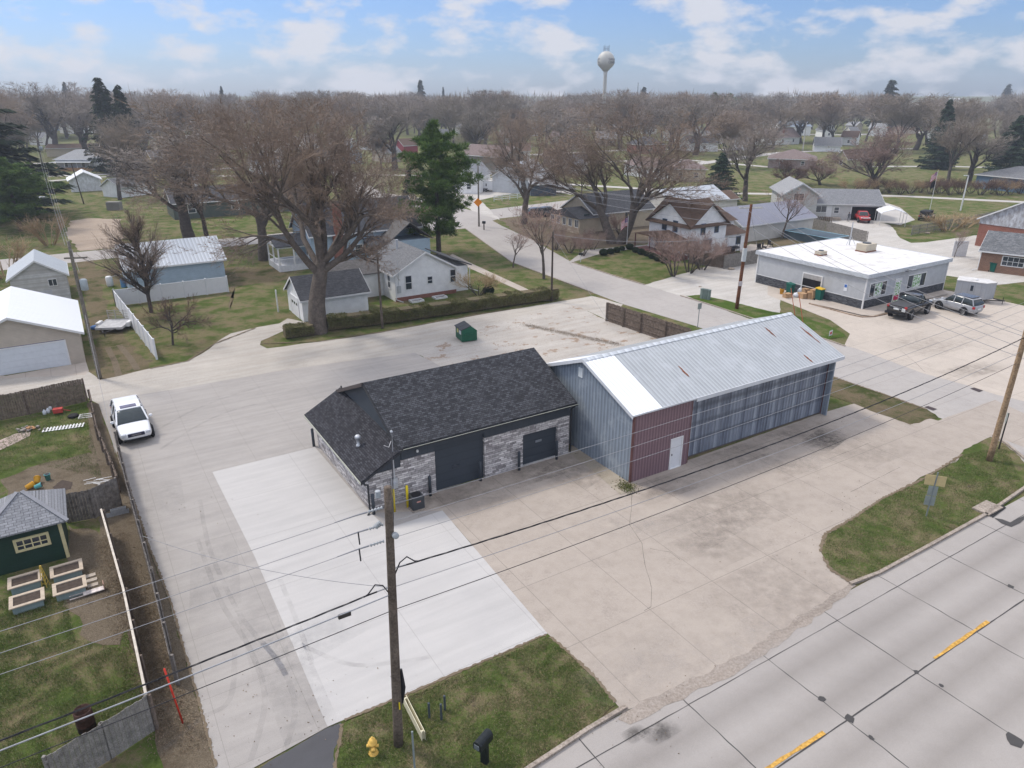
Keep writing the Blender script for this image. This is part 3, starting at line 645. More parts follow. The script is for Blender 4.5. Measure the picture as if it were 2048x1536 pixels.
mb=MB(); mb.tube([(L+.1,-.42,3.5),(L+.06,-.1,3.2),(L+.06,-.1,.1)],.05,8); mb.build('downspout',dkm,t)
window(t,'l',5.8,1.35,.8,.9,0,0,M('dark_frame',(.06,.07,.08),.6),'double')
vp=MB(); vp.lathe([(.13,0),(.13,.10),(.085,.12),(.085,.5),(.17,.52),(.17,.64),(.1,.72)],14,(.45,2.6,2.86)); vp.build('roof_vent',M('galvanised',(.5,.52,.54),.4,.1,8,metal=.3),shed,True)
MB().tube([(1.75,9.0,3.6),(1.75,9.0,4.1)],.05,8).build('flue',dkm,main)
galv=M('galvanised',(.5,.52,.54),.4)
mb=MB(); mb.tube([(1.45,-.1,1.5),(1.45,-.1,4.6)],.035,8); mb.lathe([(.06,0),(.08,.06),(.03,.14)],10,(1.45,-.1,4.6)); ms=mb.build('service_mast',galv,t)
MB().box(1.25,1.62,-.14,0,1.15,1.75).build('meter_box',galv,t); MB().lathe([(.09,0),(.09,.08)],12,(1.43,-.2,1.42)).build('meter',galv,t)
MB().tube([(1.4,-.1,4.1),(1.15,-.35,3.9),(.9,-.3,4.05)],.02,6).build('service_loop',M('grey_wire',(.45,.45,.45),.6),ms)
lm=MB(); lm.lathe([(.02,0),(.07,.03),(.07,.14),(.03,.18)],10,(2.9,-.1,3.0)); lm.build('wall_lamp',W_trim,t)
# bollards
def bollard(px,label,mat,h,r,grp,z=0):
    p=G(*px); t=MB().lathe([(r,0),(r,h-.05),(r*.8,h),(r*.3,h+.03)],14).build('bollard',mat,None,True); t.location=p; tag(t,label,'bollard',grp); return t
dkb=M('bollard_charcoal',(.05,.06,.072),.6); ylb=M('bollard_yellow',(.75,.58,.02),.5,.08)
for px,l in (((628,893),'dark bollard at the far corner of the lean-to wall'),((748,1029),'dark bollard at the near corner by the black downspout'),((861,992),'dark bollard left of the large dark garage door'),((961,962),'dark bollard right of the large dark garage door'),((1038,941),'dark bollard left of the smaller dark garage door'),((1113,919),'dark bollard right of the smaller dark garage door')):
    bollard(px,l,dkb,1.3,.09,'dark bollards around the stone workshop')
bollard((789,1024),'yellow bollard nearest the utility pole',ylb,1.45,.075,'yellow bollards by the meter'); bollard((816,1015),'yellow bollard beside the air conditioner',ylb,1.4,.075,'yellow bollards by the meter')
t=thing('air_conditioner','dark grey square air conditioner unit on a pad by yellow bollard','air conditioner',G(838,1021),RZ)
MB().box(-.42,.42,-.1,.75,0,.08).build('pad',M('kerb_concrete',(.4,.38,.35)),t); MB().box(-.36,.36,-.04,.68,.081,.86).build('casing',siding('ac_louver',(.06,.065,.07),.05),t,bevel=.03)
mb=MB(); mb.lathe([(.27,0),(.27,.03)],20,(0,.32,.862)); mb.build('fan_grille',M('black_plastic',(.01,.01,.012),.5),t); MB().box(-.12,.12,-.062,-.042,.55,.62).build('badge',M('badge_red',(.5,.25,.2)),t)
# ---- long metal shed ----
o=(1258,966); t=thing('metal_shed','long grey roofed metal shed with maroon and weathered blue steel walls','shed',G(*o),RZ)
L=18.5; D=9.3; h=4.55; rise=1.85
bl_l=corr('faded_blue_gable',(.215,.255,.30),1,.3,.5,.12,streak=(.36,.40,.44)); bl_f=corr('weathered_blue_front',(.12,.14,.18),0,.3,.5,.2,panels=(.36,.40,.45),rk=.5)
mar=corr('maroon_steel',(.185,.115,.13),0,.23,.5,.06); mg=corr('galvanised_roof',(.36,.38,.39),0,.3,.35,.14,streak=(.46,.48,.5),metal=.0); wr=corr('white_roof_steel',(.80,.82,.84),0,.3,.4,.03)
MB().extr([(0,0),(D,0),(D,h),(D/2,h+rise),(0,h)],.0,.12).build('gable_wall',bl_l,t)
MB().extr([(0,0),(D,0),(D,h),(D/2,h+rise),(0,h)],L-.12,L).build('gable_wall',bl_l,t)
MB().box(.12,L-.12,D-.12,D,0,h).build('back_wall',bl_f,t); MB().box(4.75,L-.12,.5,.62,.12,h).build('front_wall',bl_f,t)
MB().box(4.75,L-.12,.52,.6,0,.119).build('base_rail',M('sill_rust',(.12,.10,.09)),t)
pur=M('sun_faded_rail',(.06,.065,.09),.8,.5,1.5); mb=MB()
for b_ in ((L-.13,L+.02,.42,.5,0,h),(4.62,4.75,0,.62,0,h),(-.03,.13,-.05,.03,0,h)): MB().box(*b_).build('corner_trim',M('maroon_trim',(.13,.06,.055),.5),t)
mr_=MB(); mr_.box(.13,3.1,-.04,.0,.0,h); mr_.box(4.12,4.62,-.04,0,0,h); mr_.box(3.1,4.12,-.04,0,2.12,h); mr_.build('maroon_wall',mar,t)
dd=MB().box(3.2,4.02,-.03,.02,.06,2.05).build('door',M('door_white',(.66,.67,.68),.5,.04),t)
m=MB(); m.box(3.1,3.2,-.08,.0,0,2.12); m.box(4.02,4.12,-.08,0,0,2.12); m.box(3.2,4.02,-.08,0,2.05,2.12); m.box(3.2,4.02,-.1,0,0,.06); m.build('door_frame',W_trim,dd)
MB().box(3.27,3.31,-.07,-.03,.95,1.05).build('handle',M('black_plastic',(.01,.01,.012)),dd)
s=rise/(D/2); ov=.22
m=MB(); 
for x0,x1,ma,nm in ((2.0,L+.5,mg,'roof'),(-.25,1.999,wr,'white_roof_panel')):
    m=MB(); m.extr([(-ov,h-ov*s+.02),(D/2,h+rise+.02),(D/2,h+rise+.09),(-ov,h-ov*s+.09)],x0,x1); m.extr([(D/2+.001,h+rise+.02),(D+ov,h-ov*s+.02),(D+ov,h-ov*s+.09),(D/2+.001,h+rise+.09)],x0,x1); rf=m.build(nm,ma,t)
    if nm=='roof':
        m=MB(); m.extr([(D/2-.25,h+rise-.0),(D/2,h+rise+.1),(D/2+.25,h+rise-.0),(D/2+.25,h+rise+.03),(D/2,h+rise+.13),(D/2-.25,h+rise+.03)],-.25,L+.5); m.build('ridge_cap',corr('ridge_metal',(.5,.53,.55),0,.6),rf)
        rust=M('rust',(.20,.075,.04),.9,.4,6)
        for px,py,ln in ((1362,738,1.0),(1535,660,1.1),(1610,662,1.9),(1612,714,.8)):
            # find the point on the front roof plane
            o3=G(*o); lo=None
            for k in range(400):
                z=4.3+k*.006; a_,b_=st(o,px,py,z)
                if abs((h+b_*s+.09)-z)<.02: lo=(a_,b_); break
            if lo:
                m=MB(); rr=random.Random(px); P=[]; n=9
                y0,y1=lo[1]+ln*.25,lo[1]-ln*.75
                for sg in (1,-1):
                    for i in (range(n) if sg==1 else range(n-1,-1,-1)):
                        y=y0+(y1-y0)*i/(n-1); x=lo[0]+sg*(.02+.07*math.sin(math.pi*i/(n-1)))*rr.uniform(.5,1.3); P.append((x,y,h+y*s+.105))
                m.add(P,[tuple(range(len(P)))]); m.build('rust_patch',rust,rf)
m=MB(); m.extr([(-ov-.02,h-ov*s-.12),(D/2,h+rise-.12),(D/2,h+rise+.1),(-ov-.02,h-ov*s+.1)],-.29,-.252); m.extr([(D/2,h+rise-.12),(D+ov,h-ov*s-.12),(D+ov,h-ov*s+.1),(D/2,h+rise+.1)],-.29,-.252)
m.box(4.75,L+.5,-ov-.05,-ov,h-ov*s-.16,h-ov*s+.095); m.box(-.25,4.74,-ov-.03,-ov,h-ov*s+.0,h-ov*s+.095); m.box(4.76,L+.45,-ov,.5,h-ov*s-.14,h-ov*s-.12); m.build('fascia',M('pale_fascia',(.58,.60,.62),.5,.1,1),t)
panel(t,'gable_vent','l',5.1,5.1,.42,.62,M('louver_white',(.62,.66,.66)),L,D)
# gravel strip between the sheds
sheet('gravel_strip',[(1135,905),(1148,886),(1258,966),(1272,972),(1262,985),(1240,990),(1200,955)],.040,gravel('pebbles',(.42,.38,.31),fine=22),.3,.05)
# ---- flat roofed store ----
o=(1723,620); La=abs(st(o,1884,582)[0]); Lb=abs(st(o,1536,560)[1]); h=HT(1723,620,551)
t=thing('flat_roof_store','grey sided store with white flat roof and dark stone base','store',G(*o),RZ)
dstone=masonry('dark_ledge',(.045,.05,.06),(.14,.145,.155),(.04,.04,.045),.3,.09,.008,warp=.04)
MB().box(0,La,0,Lb,1.08,h).build('wall',greysid,t); MB().box(-.06,La+.06,-.06,Lb+.06,0,1.08).build('stone_base',dstone,t)
m=MB(); m.box(-.25,La+.25,-.25,Lb+.25,h,h+.12); rf=m.build('roof',M('membrane_roof',(.64,.63,.61),.7,.05,.5,grime=.8),t)
m=MB(); m.box(-.3,La+.3,-.3,-.25,h-.28,h+.16); m.box(-.3,-.25,-.25,Lb+.3,h-.28,h+.16); m.box(La+.25,La+.3,-.25,Lb+.3,h-.28,h+.16); m.box(-.25,La+.25,Lb+.25,Lb+.3,h-.28,h+.16); m.build('fascia',M('fascia_grey',(.50,.53,.56),.5),rf)
for b_ in ((-.08,.05,-.08,.05,0,h),(La-.05,La+.08,-.08,.05,0,h),(-.08,.05,Lb-.05,Lb+.08,0,h)): MB().box(*b_).build('corner_trim',W_trim,t)
m=MB(); m.box(-.075,La,-.075,-.06,1.04,1.12); m.box(-.075,-.06,-.05,Lb,1.04,1.12); m.build('ledge_trim',W_trim,t)
def sx(u,v,z): return st(o,u,v,z)[0]
poster=M('green_poster',(.45,.55,.42),.5,.5,5); 
m_,tt,bb=newmat('leaf_poster'); vv=ocoord(tt); n=N(tt,'ShaderNodeTexVoronoi'); n.inputs['Scale'].default_value=5; tt.links.new(vv,n.inputs[0]); cc=ramp(tt,n.outputs['Distance'],[(.25,(.10,.28,.07)),(.45,(.25,.45,.2)),(.6,(.75,.78,.76))]); tt.links.new(cc,bb.inputs['Base Color']); bb.inputs['Roughness'].default_value=.3
for u0,u1 in ((1742,1774),(1814,1846)):
    x0=sx(u0,598,0)*1.0; x0=st(o,u0,(598 if u0<1800 else 580),1.2)[0]; x1=st(o,u1,(590 if u0<1800 else 571),1.2)[0]; c=(x0+x1)/2; w_=abs(x1-x0)
    f=window(t,'f',c,1.2,w_,1.55,La,Lb,None,'none'); panel(f,'poster','f',c,1.32,w_*.42,1.36,m_,d=.05)
    for k in (-.21,.21): panel(f,'mullion','f',c+k*w_,1.3,.06,1.4,W_trim,d=.055)
x0=st(o,1781,606,0)[0]; x1=st(o,1793,603,0)[0]; c=(x0+x1)/2
f=panel(t,'door_frame','f',c,.02,1.25,2.75,W_trim,d=.08); panel(f,'door','f',c,.15,.95,2.3,m_,d=.1)
panel(f,'red_notice','f',c,.3,.9,.55,M('crimson',(.45,.03,.09)),d=.11)
gx=st(o,1604,588,0)[1]; gx2=st(o,1641,597,0)[1]; c=(gx+gx2)/2; w_=abs(gx-gx2)
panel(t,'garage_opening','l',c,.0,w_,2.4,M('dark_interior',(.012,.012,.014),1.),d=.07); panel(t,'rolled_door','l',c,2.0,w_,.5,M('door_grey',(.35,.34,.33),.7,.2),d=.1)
m=MB()
for dy in (-w_/2-.06,w_/2+.06): m.box(-.12,0,c+dy-.06,c+dy+.06,0,2.6)
m.box(-.12,0,c-w_/2,c+w_/2,2.5,2.6); m.build('door_frame',W_trim,t)
panel(t,'accessible_sign','l',2.3,1.6,.42,.8,M('sign_white',(.7,.72,.75)),d=.04); panel(t,'sign_blue','l',2.3,2.0,.3,.32,M('sign_blue',(.05,.15,.45)),d=.05)
sm=MB(); q=st(o,1805,540,h-.2); sm.box(q[0]-.05,q[0]+.05,-.6,-.3,h-.3,h-.2); sm.box(q[0]-.1,q[0]+.9,-1.1,-.5,h-.1,h+.0); sm.build('flood_light',M('lamp_grey',(.18,.19,.2),.5),t)
for u in (1775,1803): q=st(o,u,585,2)[0]; panel(t,'wall_lamp','f',q,1.9,.12,.25,M('black_plastic',(.01,.01,.012)),d=.15)
beige=siding('hvac_beige',(.50,.44,.34),.12)
for (u,v,w_,hh,lab) in ((1641,510,1.2,.5,'low beige vent box on the white flat roof'),(1731,502,2.0,.95,'large beige rooftop cooling unit on the white flat roof')):
    q=st(o,u,v,h+.12); p=G(*o)+AX*q[0]+BX*q[1]; hv=thing('rooftop_unit',lab,'rooftop unit',(p[0],p[1],h+.12),RZ)
    MB().box(-w_/2,w_/2,-w_*.35,w_*.35,.12,hh).build('casing',beige,hv,bevel=.03); m=MB(); m.box(-w_/2-.02,w_/2+.02,-w_*.37,w_*.37,.0,.119); m.build('frame',M('rust',(.2,.08,.04)),hv)
    MB().lathe([(w_*.25,0),(w_*.25,.08)],16,(0,0,hh)).build('fan_cover',M('dark_frame',(.06,.07,.08)),hv)
m=MB(); q=st(o,1698,492,h); m.tube([(q[0],q[1],h),(q[0],q[1],h+3)],.07,8); m.tube([(q[0]-.5,q[1]+.1,h),(q[0],q[1],h+1.4)],.03,6); m.tube([(q[0]+.9,q[1]-.3,h),(q[0]+.0,q[1],h+1.4)],.03,6); m.build('service_mast',galv,t)
# ---- white bungalow and its garage ----
o=(792,604); La=8.9
# gable wing facing the alley
Lw=abs(st(o,931,577)[0]); hh=HT(792,604,550); z_=hh
t,La,Lb,r=house('white_bungalow','white sided bungalow with grey gable roof behind the long hedge',o,Lw*.80,8.2,hh,2.1,'b',vinyl,sh_grey,ov=.3,ovg=.3)
MB().box(-.02,La+.02,-.02,.0,0,.45).build('brick_foundation',brick,t)
MB().box(La+.001,Lw,.6,7.6,0,hh-.1).build('side_wing',vinyl,t); m=MB(); m.extry([(La-.1,hh+.75),(Lw+.35,hh-.1),(Lw+.35,hh+.02),(La-.1,hh+.87)],.2,8.0); m.build('side_roof',sh_dark('y'),t)
MB().box(-6.2,-.001,3.5,7.5,0,hh-.25).build('rear_wing',vinyl,t); m=MB(); m.extr([(3.1,hh-.35),(5.5,hh+.9),(5.5,hh+1.0),(3.1,hh-.25)],-6.5,-.1); m.extr([(5.501,hh+.9),(7.9,hh-.35),(7.9,hh-.25),(5.501,hh+1.0)],-6.5,-.1); m.build('rear_roof',shingle('worn_shingle_x',(.10,.095,.09),(.15,.14,.135),'x'),t)
wins(t,[('f',1.55*Lw/9,1.15,.8,1.6),('f',Lw*.45,1.5,.65,.85),('f',Lw*.76,1.3,.75,1.5),('l',1.6,1.2,.75,1.6)],La,Lb)
panel(t,'meter_box','f',.45,1.0,.4,.8,galv,d=.15)
m=MB(); m.tube([(.4,-.15,1.5),(.4,-.15,4.6)],.03,6); m.build('service_mast',galv,t)
MB().tube([(.06,-.06,hh-.2),(.06,-.06,.25),(.6,-.7,.05)],.05,6).build('downspout',W_trim,t); m=MB(); m.tube([(Lw-.1,-.06,hh-.2),(Lw-.1,-.06,.3),(Lw+.7,-.8,.05)],.05,6); m.build('downspout',W_trim,t)
MB().lathe([(.12,0),(.12,1.),(.17,1.02),(.17,1.15)],10,(2.8,5.5,hh+1.6)).build('flue',galv,r)
for dx in (1.3,4.2): 
    p=G(*o)+AX*dx+BX*(-1.5); q=thing('window_well','white framed window well in the lawn beside the bungalow' if dx<2 else 'white framed window well beside the bungalow, farther from the corner','window well',p,RZ); m=MB(); m.box(0,1.5,0,.12,0,.2); m.box(0,1.5,.9,1.02,0,.2); m.box(0,.12,.12,.9,0,.2); m.box(1.38,1.5,.12,.9,0,.2); m.build('frame',W_trim,q)
    MB().box(.12,1.38,.12,.9,.0,.04).build('gravel_fill',M('peat',(.06,.045,.035),1,.3,8),q)
o=(608,644); 
t,La,Lb,r=house('white_garage','white garage with charcoal shingle roof behind the big trunk',o,abs(st(o,744,628)[0]) ,5.4,2.35,1.7,'a',vinyl,sh_dark,'garage',ov=.35,ovg=.25)
garage_door(t,'l',2.7,0,2.6,2.05,W_trim,La,Lb,wins=3)
m=MB(); m.box(-1.3,-1.18,5.1,5.22,0,2.4); m.build('porch_post',W_trim,t)
# ---- blue house behind the big tree ----
o=(628,540); t,La,Lb,r=house('blue_house','pale blue two storey house with brick chimney behind the bungalow',o,15.5,8.5,4.6,3.4,'a',bluesid,sh_dark,ov=.4)
mm=MB(); mm.box(2.9,4.5,-.55,0,0,4.3); mm.box(3.2,4.2,-.55,.1,4.301,8.3); mm.build('chimney',brick,t)
wins(t,[('f',1.4,1.6,.9,1.6),('f',6.4,1.5,1.1,1.2),('f',10.8,1.5,1.6,1.7),('l',4.2,5.2,1.,1.5),('l',2.0,1.5,1.,1.5)],La,Lb)
for x in (7.3,9.7,11.9): panel(t,'shutter','f',x,1.4,.4,1.7,M('black_shutter',(.03,.03,.04)),La,Lb)
MB().extr([(-3.0,2.5),(0.0,3.4),(0.0,3.52),(-3.0,2.62)],7.0,11.0).build('porch_roof',sh_dark('x'),t)
m=MB(); m.box(9.5,15.4,-3.5,-.01,0,3.3); m.build('annex',bluesid,t); m=MB(); m.extry([(9.2,3.2),(12.45,5.6),(12.45,5.72),(9.2,3.32)],-3.8,4); m.extry([(12.451,5.6),(15.8,3.2),(15.8,3.32),(12.451,5.72)],-3.8,4); m.build('annex_roof',shingle('worn_shingle_y',(.10,.095,.09),(.15,.14,.135),'y'),t)
# porch at the left end
m=MB(); m.box(-4.2,-.01,1.0,6.5,0,.8); m.build('porch_deck',M('deck_white',(.55,.56,.57),.7),t)
m=MB()
for x,y in ((-4.1,1.1),(-4.1,3.7),(-4.1,6.4),(-2.1,1.1),(-.2,1.1)): m.box(x-.08,x+.08,y-.08,y+.08,.8,3.0)
m.box(-4.2,-.1,1.0,1.15,3.0,3.2); m.box(-4.2,-4.05,1.16,6.5,3.0,3.2); m.box(-4.15,-4.08,1.1,6.4,1.55,1.62); m.box(-4.15,-.2,1.06,1.12,1.55,1.62)
for k in range(20): m.box(-4.0+k*.19,-3.96+k*.19,1.06,1.1,.8,1.549); 
m.build('porch_railing',W_trim,t)
m=MB(); m.extr([(.8,3.2),(3.75,4.3),(3.75,4.42),(.8,3.32)],-4.5,-.01); m.extr([(3.751,4.3),(6.7,3.2),(6.7,3.32),(3.751,4.42)],-4.5,-.01); m.build('porch_roof',sh_dark('x'),t)
# ---- long dark green house ----
o=(350,440); t,La,Lb,r=house('green_house','long dark green ranch house with charcoal roof beyond the street',o,(640,412),9,3.0,2.2,'a',greensid,sh_dark)
wins(t,[('f',3.2,1.0,1.3,1.5),('f',11.,1.,1.3,1.5),('f',19.,1.,1.3,1.5)],La,Lb)
# ---- blue metal workshop behind white fence ----
o=(262,590); q=abs(st(o,459,572)[0]); t,La,Lb,r=house('pale_blue_workshop','pale blue sided workshop with grey metal roof behind white fence',o,q,9.0,3.0,2.0,'a',bluesid,corr('pale_metal_roof',(.44,.47,.50),0,.4,.4,.05),'workshop',ov=.3)
# ---- tan garage lower left ----
o=(172,724); d=st(o,12,747); W=9.4; H_=HT(172,724,673)
t,La,Lb,r=house('tan_garage','tan sided garage with white metal roof and wide white door',None,W,11.3,2.75,1.95,'b',tansid,corr('white_metal_roof',(.74,.76,.78),1,.4,.4,.03),'garage',ov=.35,ovg=.35,loc=G(*o)-AX*W)
garage_door(t,'f',W-3.9,0,5.4,2.15,M('door_white2',(.6,.63,.66),.5,.05),La,Lb)
MB().box(W-3.9-2.7,W-3.9+2.7,-.02,0,2.15,2.28).build('door_header',M('navy_trim',(.03,.04,.12)),t)
# ---- little white shed with window ----
o=(143,598); W=5.3
t,La,Lb,r=house('old_white_shed','weathered white clapboard shed with small four pane window',None,W,7.,2.9,1.7,'b',siding('worn_clapboard',(.55,.55,.54),.15,dirt=.25,dcol=(.36,.34,.31)),corr('dull_metal_roof',(.40,.43,.45),1,.5,.5,.12),'shed',ov=.3,ovg=.2,loc=G(*o)-AX*W)
window(t,'f',3.9,1.7,.8,.75,La,Lb,None,'double',.06); panel(t,'door','f',2.9,0,1.5,1.3,M('grey_panel',(.45,.46,.48)),La,Lb)
# ---- white metal shed in the distance ----
o=(205,381); W=6.5
t,La,Lb,r=house('white_metal_shed','white metal shed with peeling paint on bright grass',None,W,8,2.7,1.7,'b',siding('peeling_white',(.66,.68,.70),.25,vertical=True,dcol=(.45,.46,.46)),corr('white_metal_roof',(.74,.76,.78),1,.4),'shed',loc=G(*o)-AX*W)
# ---- green potting shed near left ----
t=thing('potting_shed','dark green garden shed with hipped grey shingle roof and cream trim','shed',G(139,1108),RZ)
W=(G(139,1112)-G(16,1150)).length; W=3.05
gs=siding('bottle_green_siding',(.018,.045,.032),.19,dirt=.15); ct=M('cream_trim',(.60,.53,.30),.7)
t.location=G(139,1114)-AX*W
MB().box(0,W,0,2.9,0,2.15).build('wall',gs,t)
for b_ in ((-.03,.12,-.03,.12,0,2.15),(W-.12,W+.03,-.03,.12,0,2.15)): MB().box(*b_).build('corner_trim',ct,t)
r=hip_roof(W,2.9,2.15,1.25,.35,.08).build('roof',shingle('slate_tile',(.20,.205,.215),(.27,.275,.285),'x',.2,.34),t)
m=MB(); e=.35; ap=[(1.75,1.45,3.48),(1.55,1.45,3.48)]
for c,k in (((-e,-e,2.23),1),((W+e,-e,2.23),0)): m.bar(c,ap[k],.2,.05)
m.build('hip_cap',M('hip_grey',(.24,.245,.26),.9),r)
f=window(t,'f',1.75,1.0,1.35,.6,W,2.9,ct,'grid',.12)
# ================= MORE HOUSES =================
def fh(name,label,Lp,Rp,depth,h,rise,ridge,wall,roof,cat='house',W=None,win=0,**k):
    a=G(*Lp); b=G(*Rp); d=b-a; az=math.atan2(d[1],d[0])
    t,La,Lb,r=house(name,label,None,d.length,depth,h,rise,ridge,wall,roof,cat,loc=a,az=az,**k)
    for i in range(win): window(t,'f',La*(i+.6)/(win+.2),1.0 if h<4 else 1.2,1.0,1.25,La,Lb,M('dark_frame',(.06,.07,.08)) if wall==vinyl and i%2 else None)
    return t,La,Lb,r
# cream house behind the twin trunks
o=(1186,464); hh=HT(1186,464,427)
t,La,Lb,r=house('cream_house','cream sided single storey house with charcoal roof behind the twin trunks',o,(1303,450),9.,hh,2.6,'a',cream,sh_dark,hip=False,ov=.4)
gt=M('dark_green_trim',(.02,.05,.045))
for u in (1202,1241,1285): window(t,'f',st(o,u,460-(u-1186)*.115,1.2)[0],.9,1.0,2.1,La,Lb,gt)
Lp=abs(st((1159,469),1110,454)[1])
m=MB(); q=st(o,1159,469); x0,y0=q; m.box(x0,-.01,y0,y0+Lp,0,2.5); pw=m.build('sun_porch',cream,t)
m=MB(); m.extr([(y0-.3,2.5),(y0+Lp/2,3.9),(y0+Lp+.3,2.5)],x0-.3,3); m.build('porch_roof',sh_dark('x'),t)
m=MB(); m.box(x0-.05,x0-.01,y0+.1,y0+Lp-.1,0,1.0); m.build('stone_skirt',masonry('cobble',(.35,.27,.2),(.5,.42,.33),(.3,.25,.2),.5,.4,.03,warp=.3),t)
for k in range(5):
    m=MB(); yy=y0+.4+k*(Lp-.8)/4.2; m.box(x0-.07,x0-.01,yy,yy+1.0,1.0,2.3); f=m.build('window',W_trim,t); MB().box(x0-.08,x0-.069,yy+.1,yy+.45,1.1,2.2).build('pane',glass(),f); MB().box(x0-.08,x0-.069,yy+.55,yy+.9,1.1,2.2).build('pane',glass(),f)
# white farmhouse with crossing gables
o=(1376,519); Lb=abs(st(o,1307,497)[1]); La=abs(st(o,1437,506)[0]); hh=4.6
t=thing('white_farmhouse','white farmhouse with crossing brown gables and front porch',cat:='house',G(*o),RZ)
walls(La,Lb,hh,2.8,'a').build('wall',vinyl,t)
MB().extry([(0.001,hh),(La-.001,hh),(La/2,hh+2.8)],-.01,Lb).build('gable_wall',vinyl,t)
gable_roof(La,Lb,hh,2.8,'a',.45,.45).build('roof',sh_brown('x'),t); gable_roof(La,Lb,hh,2.795,'b',.45,.45).build('roof',sh_brown('y'),t)
nt_=M('navy_frame',(.05,.09,.16),.6)
wins(t,[('f',La*.34,3.2,.8,1.5),('f',La*.72,3.3,.75,1.2),('f',La*.5,.9,1.5,1.6,'double'),('l',Lb*.36,3.4,.85,1.5),('l',Lb*.62,3.4,.85,1.5),('l',Lb*.3,.9,1.0,1.6),('l',Lb*.75,.9,.9,1.6)],La,Lb,nt_)
m=MB(); m.extr([(Lb*.02-.3,2.65),(Lb*.5,3.5),(Lb+.6,2.65)],-2.6,-.0); m.build('porch_roof',sh_brown('x'),t)
m=MB(); m.box(-2.4,-.01,0,Lb+.3,0,.5); m.build('porch_deck',M('oxblood',(.16,.07,.06)),t)
for y in (.1,Lb*.35,Lb*.65,Lb+.2): MB().box(-2.4,-2.28,y,y+.12,.5,2.7).build('porch_post',M('maroon_post',(.10,.03,.035)),t)
m=MB(); m.box(La+.001,La+5.5,3.5,Lb+3,0,4.0); m.build('rear_wing',vinyl,t); m=MB(); m.extr([(3.1,4.0),(3.5+(Lb-.5)/2,5.6),(Lb+3.4,4.0)],La,La+5.9); m.build('rear_roof',sh_brown('x'),t)
m=MB(); m.box(La+.01,La+4.8,.6,3.49,0,2.6); m.build('side_wing',vinyl,t); m=MB(); m.extr([(.2,2.6),(3.6,3.4),(3.6,2.6)],La+.01,La+5.2); m.build('side_roof',sh_brown('x'),t)
m=MB(); m.box(La+3,La+4,.55,.6,1.0,2.2); f=m.build('window',nt_,t); MB().box(La+3.1,La+3.9,.53,.55,1.1,2.1).build('pane',glass(),f)
# purple roofed garage
o=(1481,486); t,La,Lb,r=house('purple_roof_garage','long beige garage with violet grey metal roof beside the pool',o,(1598,461),8.5,2.7,2.1,'a',offw,corr('violet_roof',(.20,.205,.25),0,.35,.4,.1),'garage',ov=.4)
# blue-white roofed shed behind
o=(1345,440); t,La,Lb,r=house('pale_roof_barn','barn with pale blue grey metal roof behind the farmhouse',o,(1440,426),8.5,3.0,2.0,'a',offw,corr('pale_metal_roof',(.44,.47,.50),0,.4),'barn',ov=.4)
o=(1405,428); house('brown_roof_shed','low shed with brown roof between the farmhouse and the spruce',o,(1470,420),5,2.4,1.2,'a',offw,sh_brown,'shed')
# split level house with garage
a=G(1626,437); b=G(1757,442); d=b-a; az2=math.atan2(d[1],d[0]); U2=d.normalized(); V2=Vector((-U2[1],U2[0],0))
t,La,Lb,r=fh('split_level_house','long pale grey ranch house with red pickup in its open garage',(1626,438),(1760,441),9.5,2.9,2.0,'a',siding('pale_grey_siding',(.52,.52,.50)),shingle('mottled_shingle_x',(.17,.175,.185),(.24,.245,.25),'x'))
W2=-abs((G(1558,436)-G(1626,438)).dot(U2)); hL=HT(1560,436,386)
MB().extry([(W2,0),(0-.01,0),(-.01,hL),(W2/2,hL+1.9),(W2,hL)],-1.0,10).build('gable_wing',siding('pale_grey_siding',(.52,.52,.50)),t)
m=MB(); m.extry([(W2-.6,hL-.25),(W2/2,hL+1.95),(W2/2,hL+2.08),(W2-.6,hL-.12)],-1.6,10.5); m.extry([(W2/2+.001,hL+1.95),(.6,hL-.25),(.6,hL-.12),(W2/2+.001,hL+2.08)],-1.6,10.5); rr_=m.build('wing_roof',sh_lg('y'),t)
m=MB(); m.extry([(W2-.6,hL-.4),(W2/2,hL+1.8),(W2/2,hL+2.1),(W2-.6,hL-.1)],-1.66,-1.602); m.extry([(W2/2+.001,hL+1.8),(.6,hL-.4),(.6,hL-.1),(W2/2+.001,hL+2.1)],-1.66,-1.602); m.build('fascia',W_trim,rr_)
for s_,z_,w_ in ((W2*.55,3.4,1.8),(W2*.6,.9,2.6)): window(t,'f',s_,z_,w_,1.3,La,Lb,None,'double',.1,1.0)
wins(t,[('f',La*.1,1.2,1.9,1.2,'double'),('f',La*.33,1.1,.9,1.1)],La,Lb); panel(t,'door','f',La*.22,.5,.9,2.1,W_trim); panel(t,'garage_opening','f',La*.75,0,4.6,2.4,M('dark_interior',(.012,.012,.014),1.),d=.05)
m=MB()
for dx in (-2.4,2.4): m.box(La*.75+dx-.08,La*.75+dx+.08,-.08,0,0,2.5)
m.box(La*.75-2.3,La*.75+2.3,-.08,0,2.41,2.55); m.build('door_frame',W_trim,t)
m=MB(); m.box(La*.17,La*.38,-1.6,0,0,.5); m.build('porch_deck',M('kerb_concrete',(.4,.38,.35)),t)
# carport
p=G(1758,452); t=thing('carport','open white carport with arched metal roof beside the grey ranch house','carport',p,az2)
m=MB(); P=[(0,2.1),(.2,2.35),(2.1,2.95),(4.0,2.35),(4.2,2.1)]
for i in range(4): a_,b_=P[i],P[i+1]; m.extry([a_,b_,(b_[0],b_[1]+.06),(a_[0],a_[1]+.06)],0,4.6)
m.build('roof',corr('white_metal_roof',(.74,.76,.78),1,.4),t)
for x in (.0,4.13):
    for y in (.1,2.3,4.4): MB().box(x,x+.07,y,y+.07,0,2.05).build('post',W_trim,t)
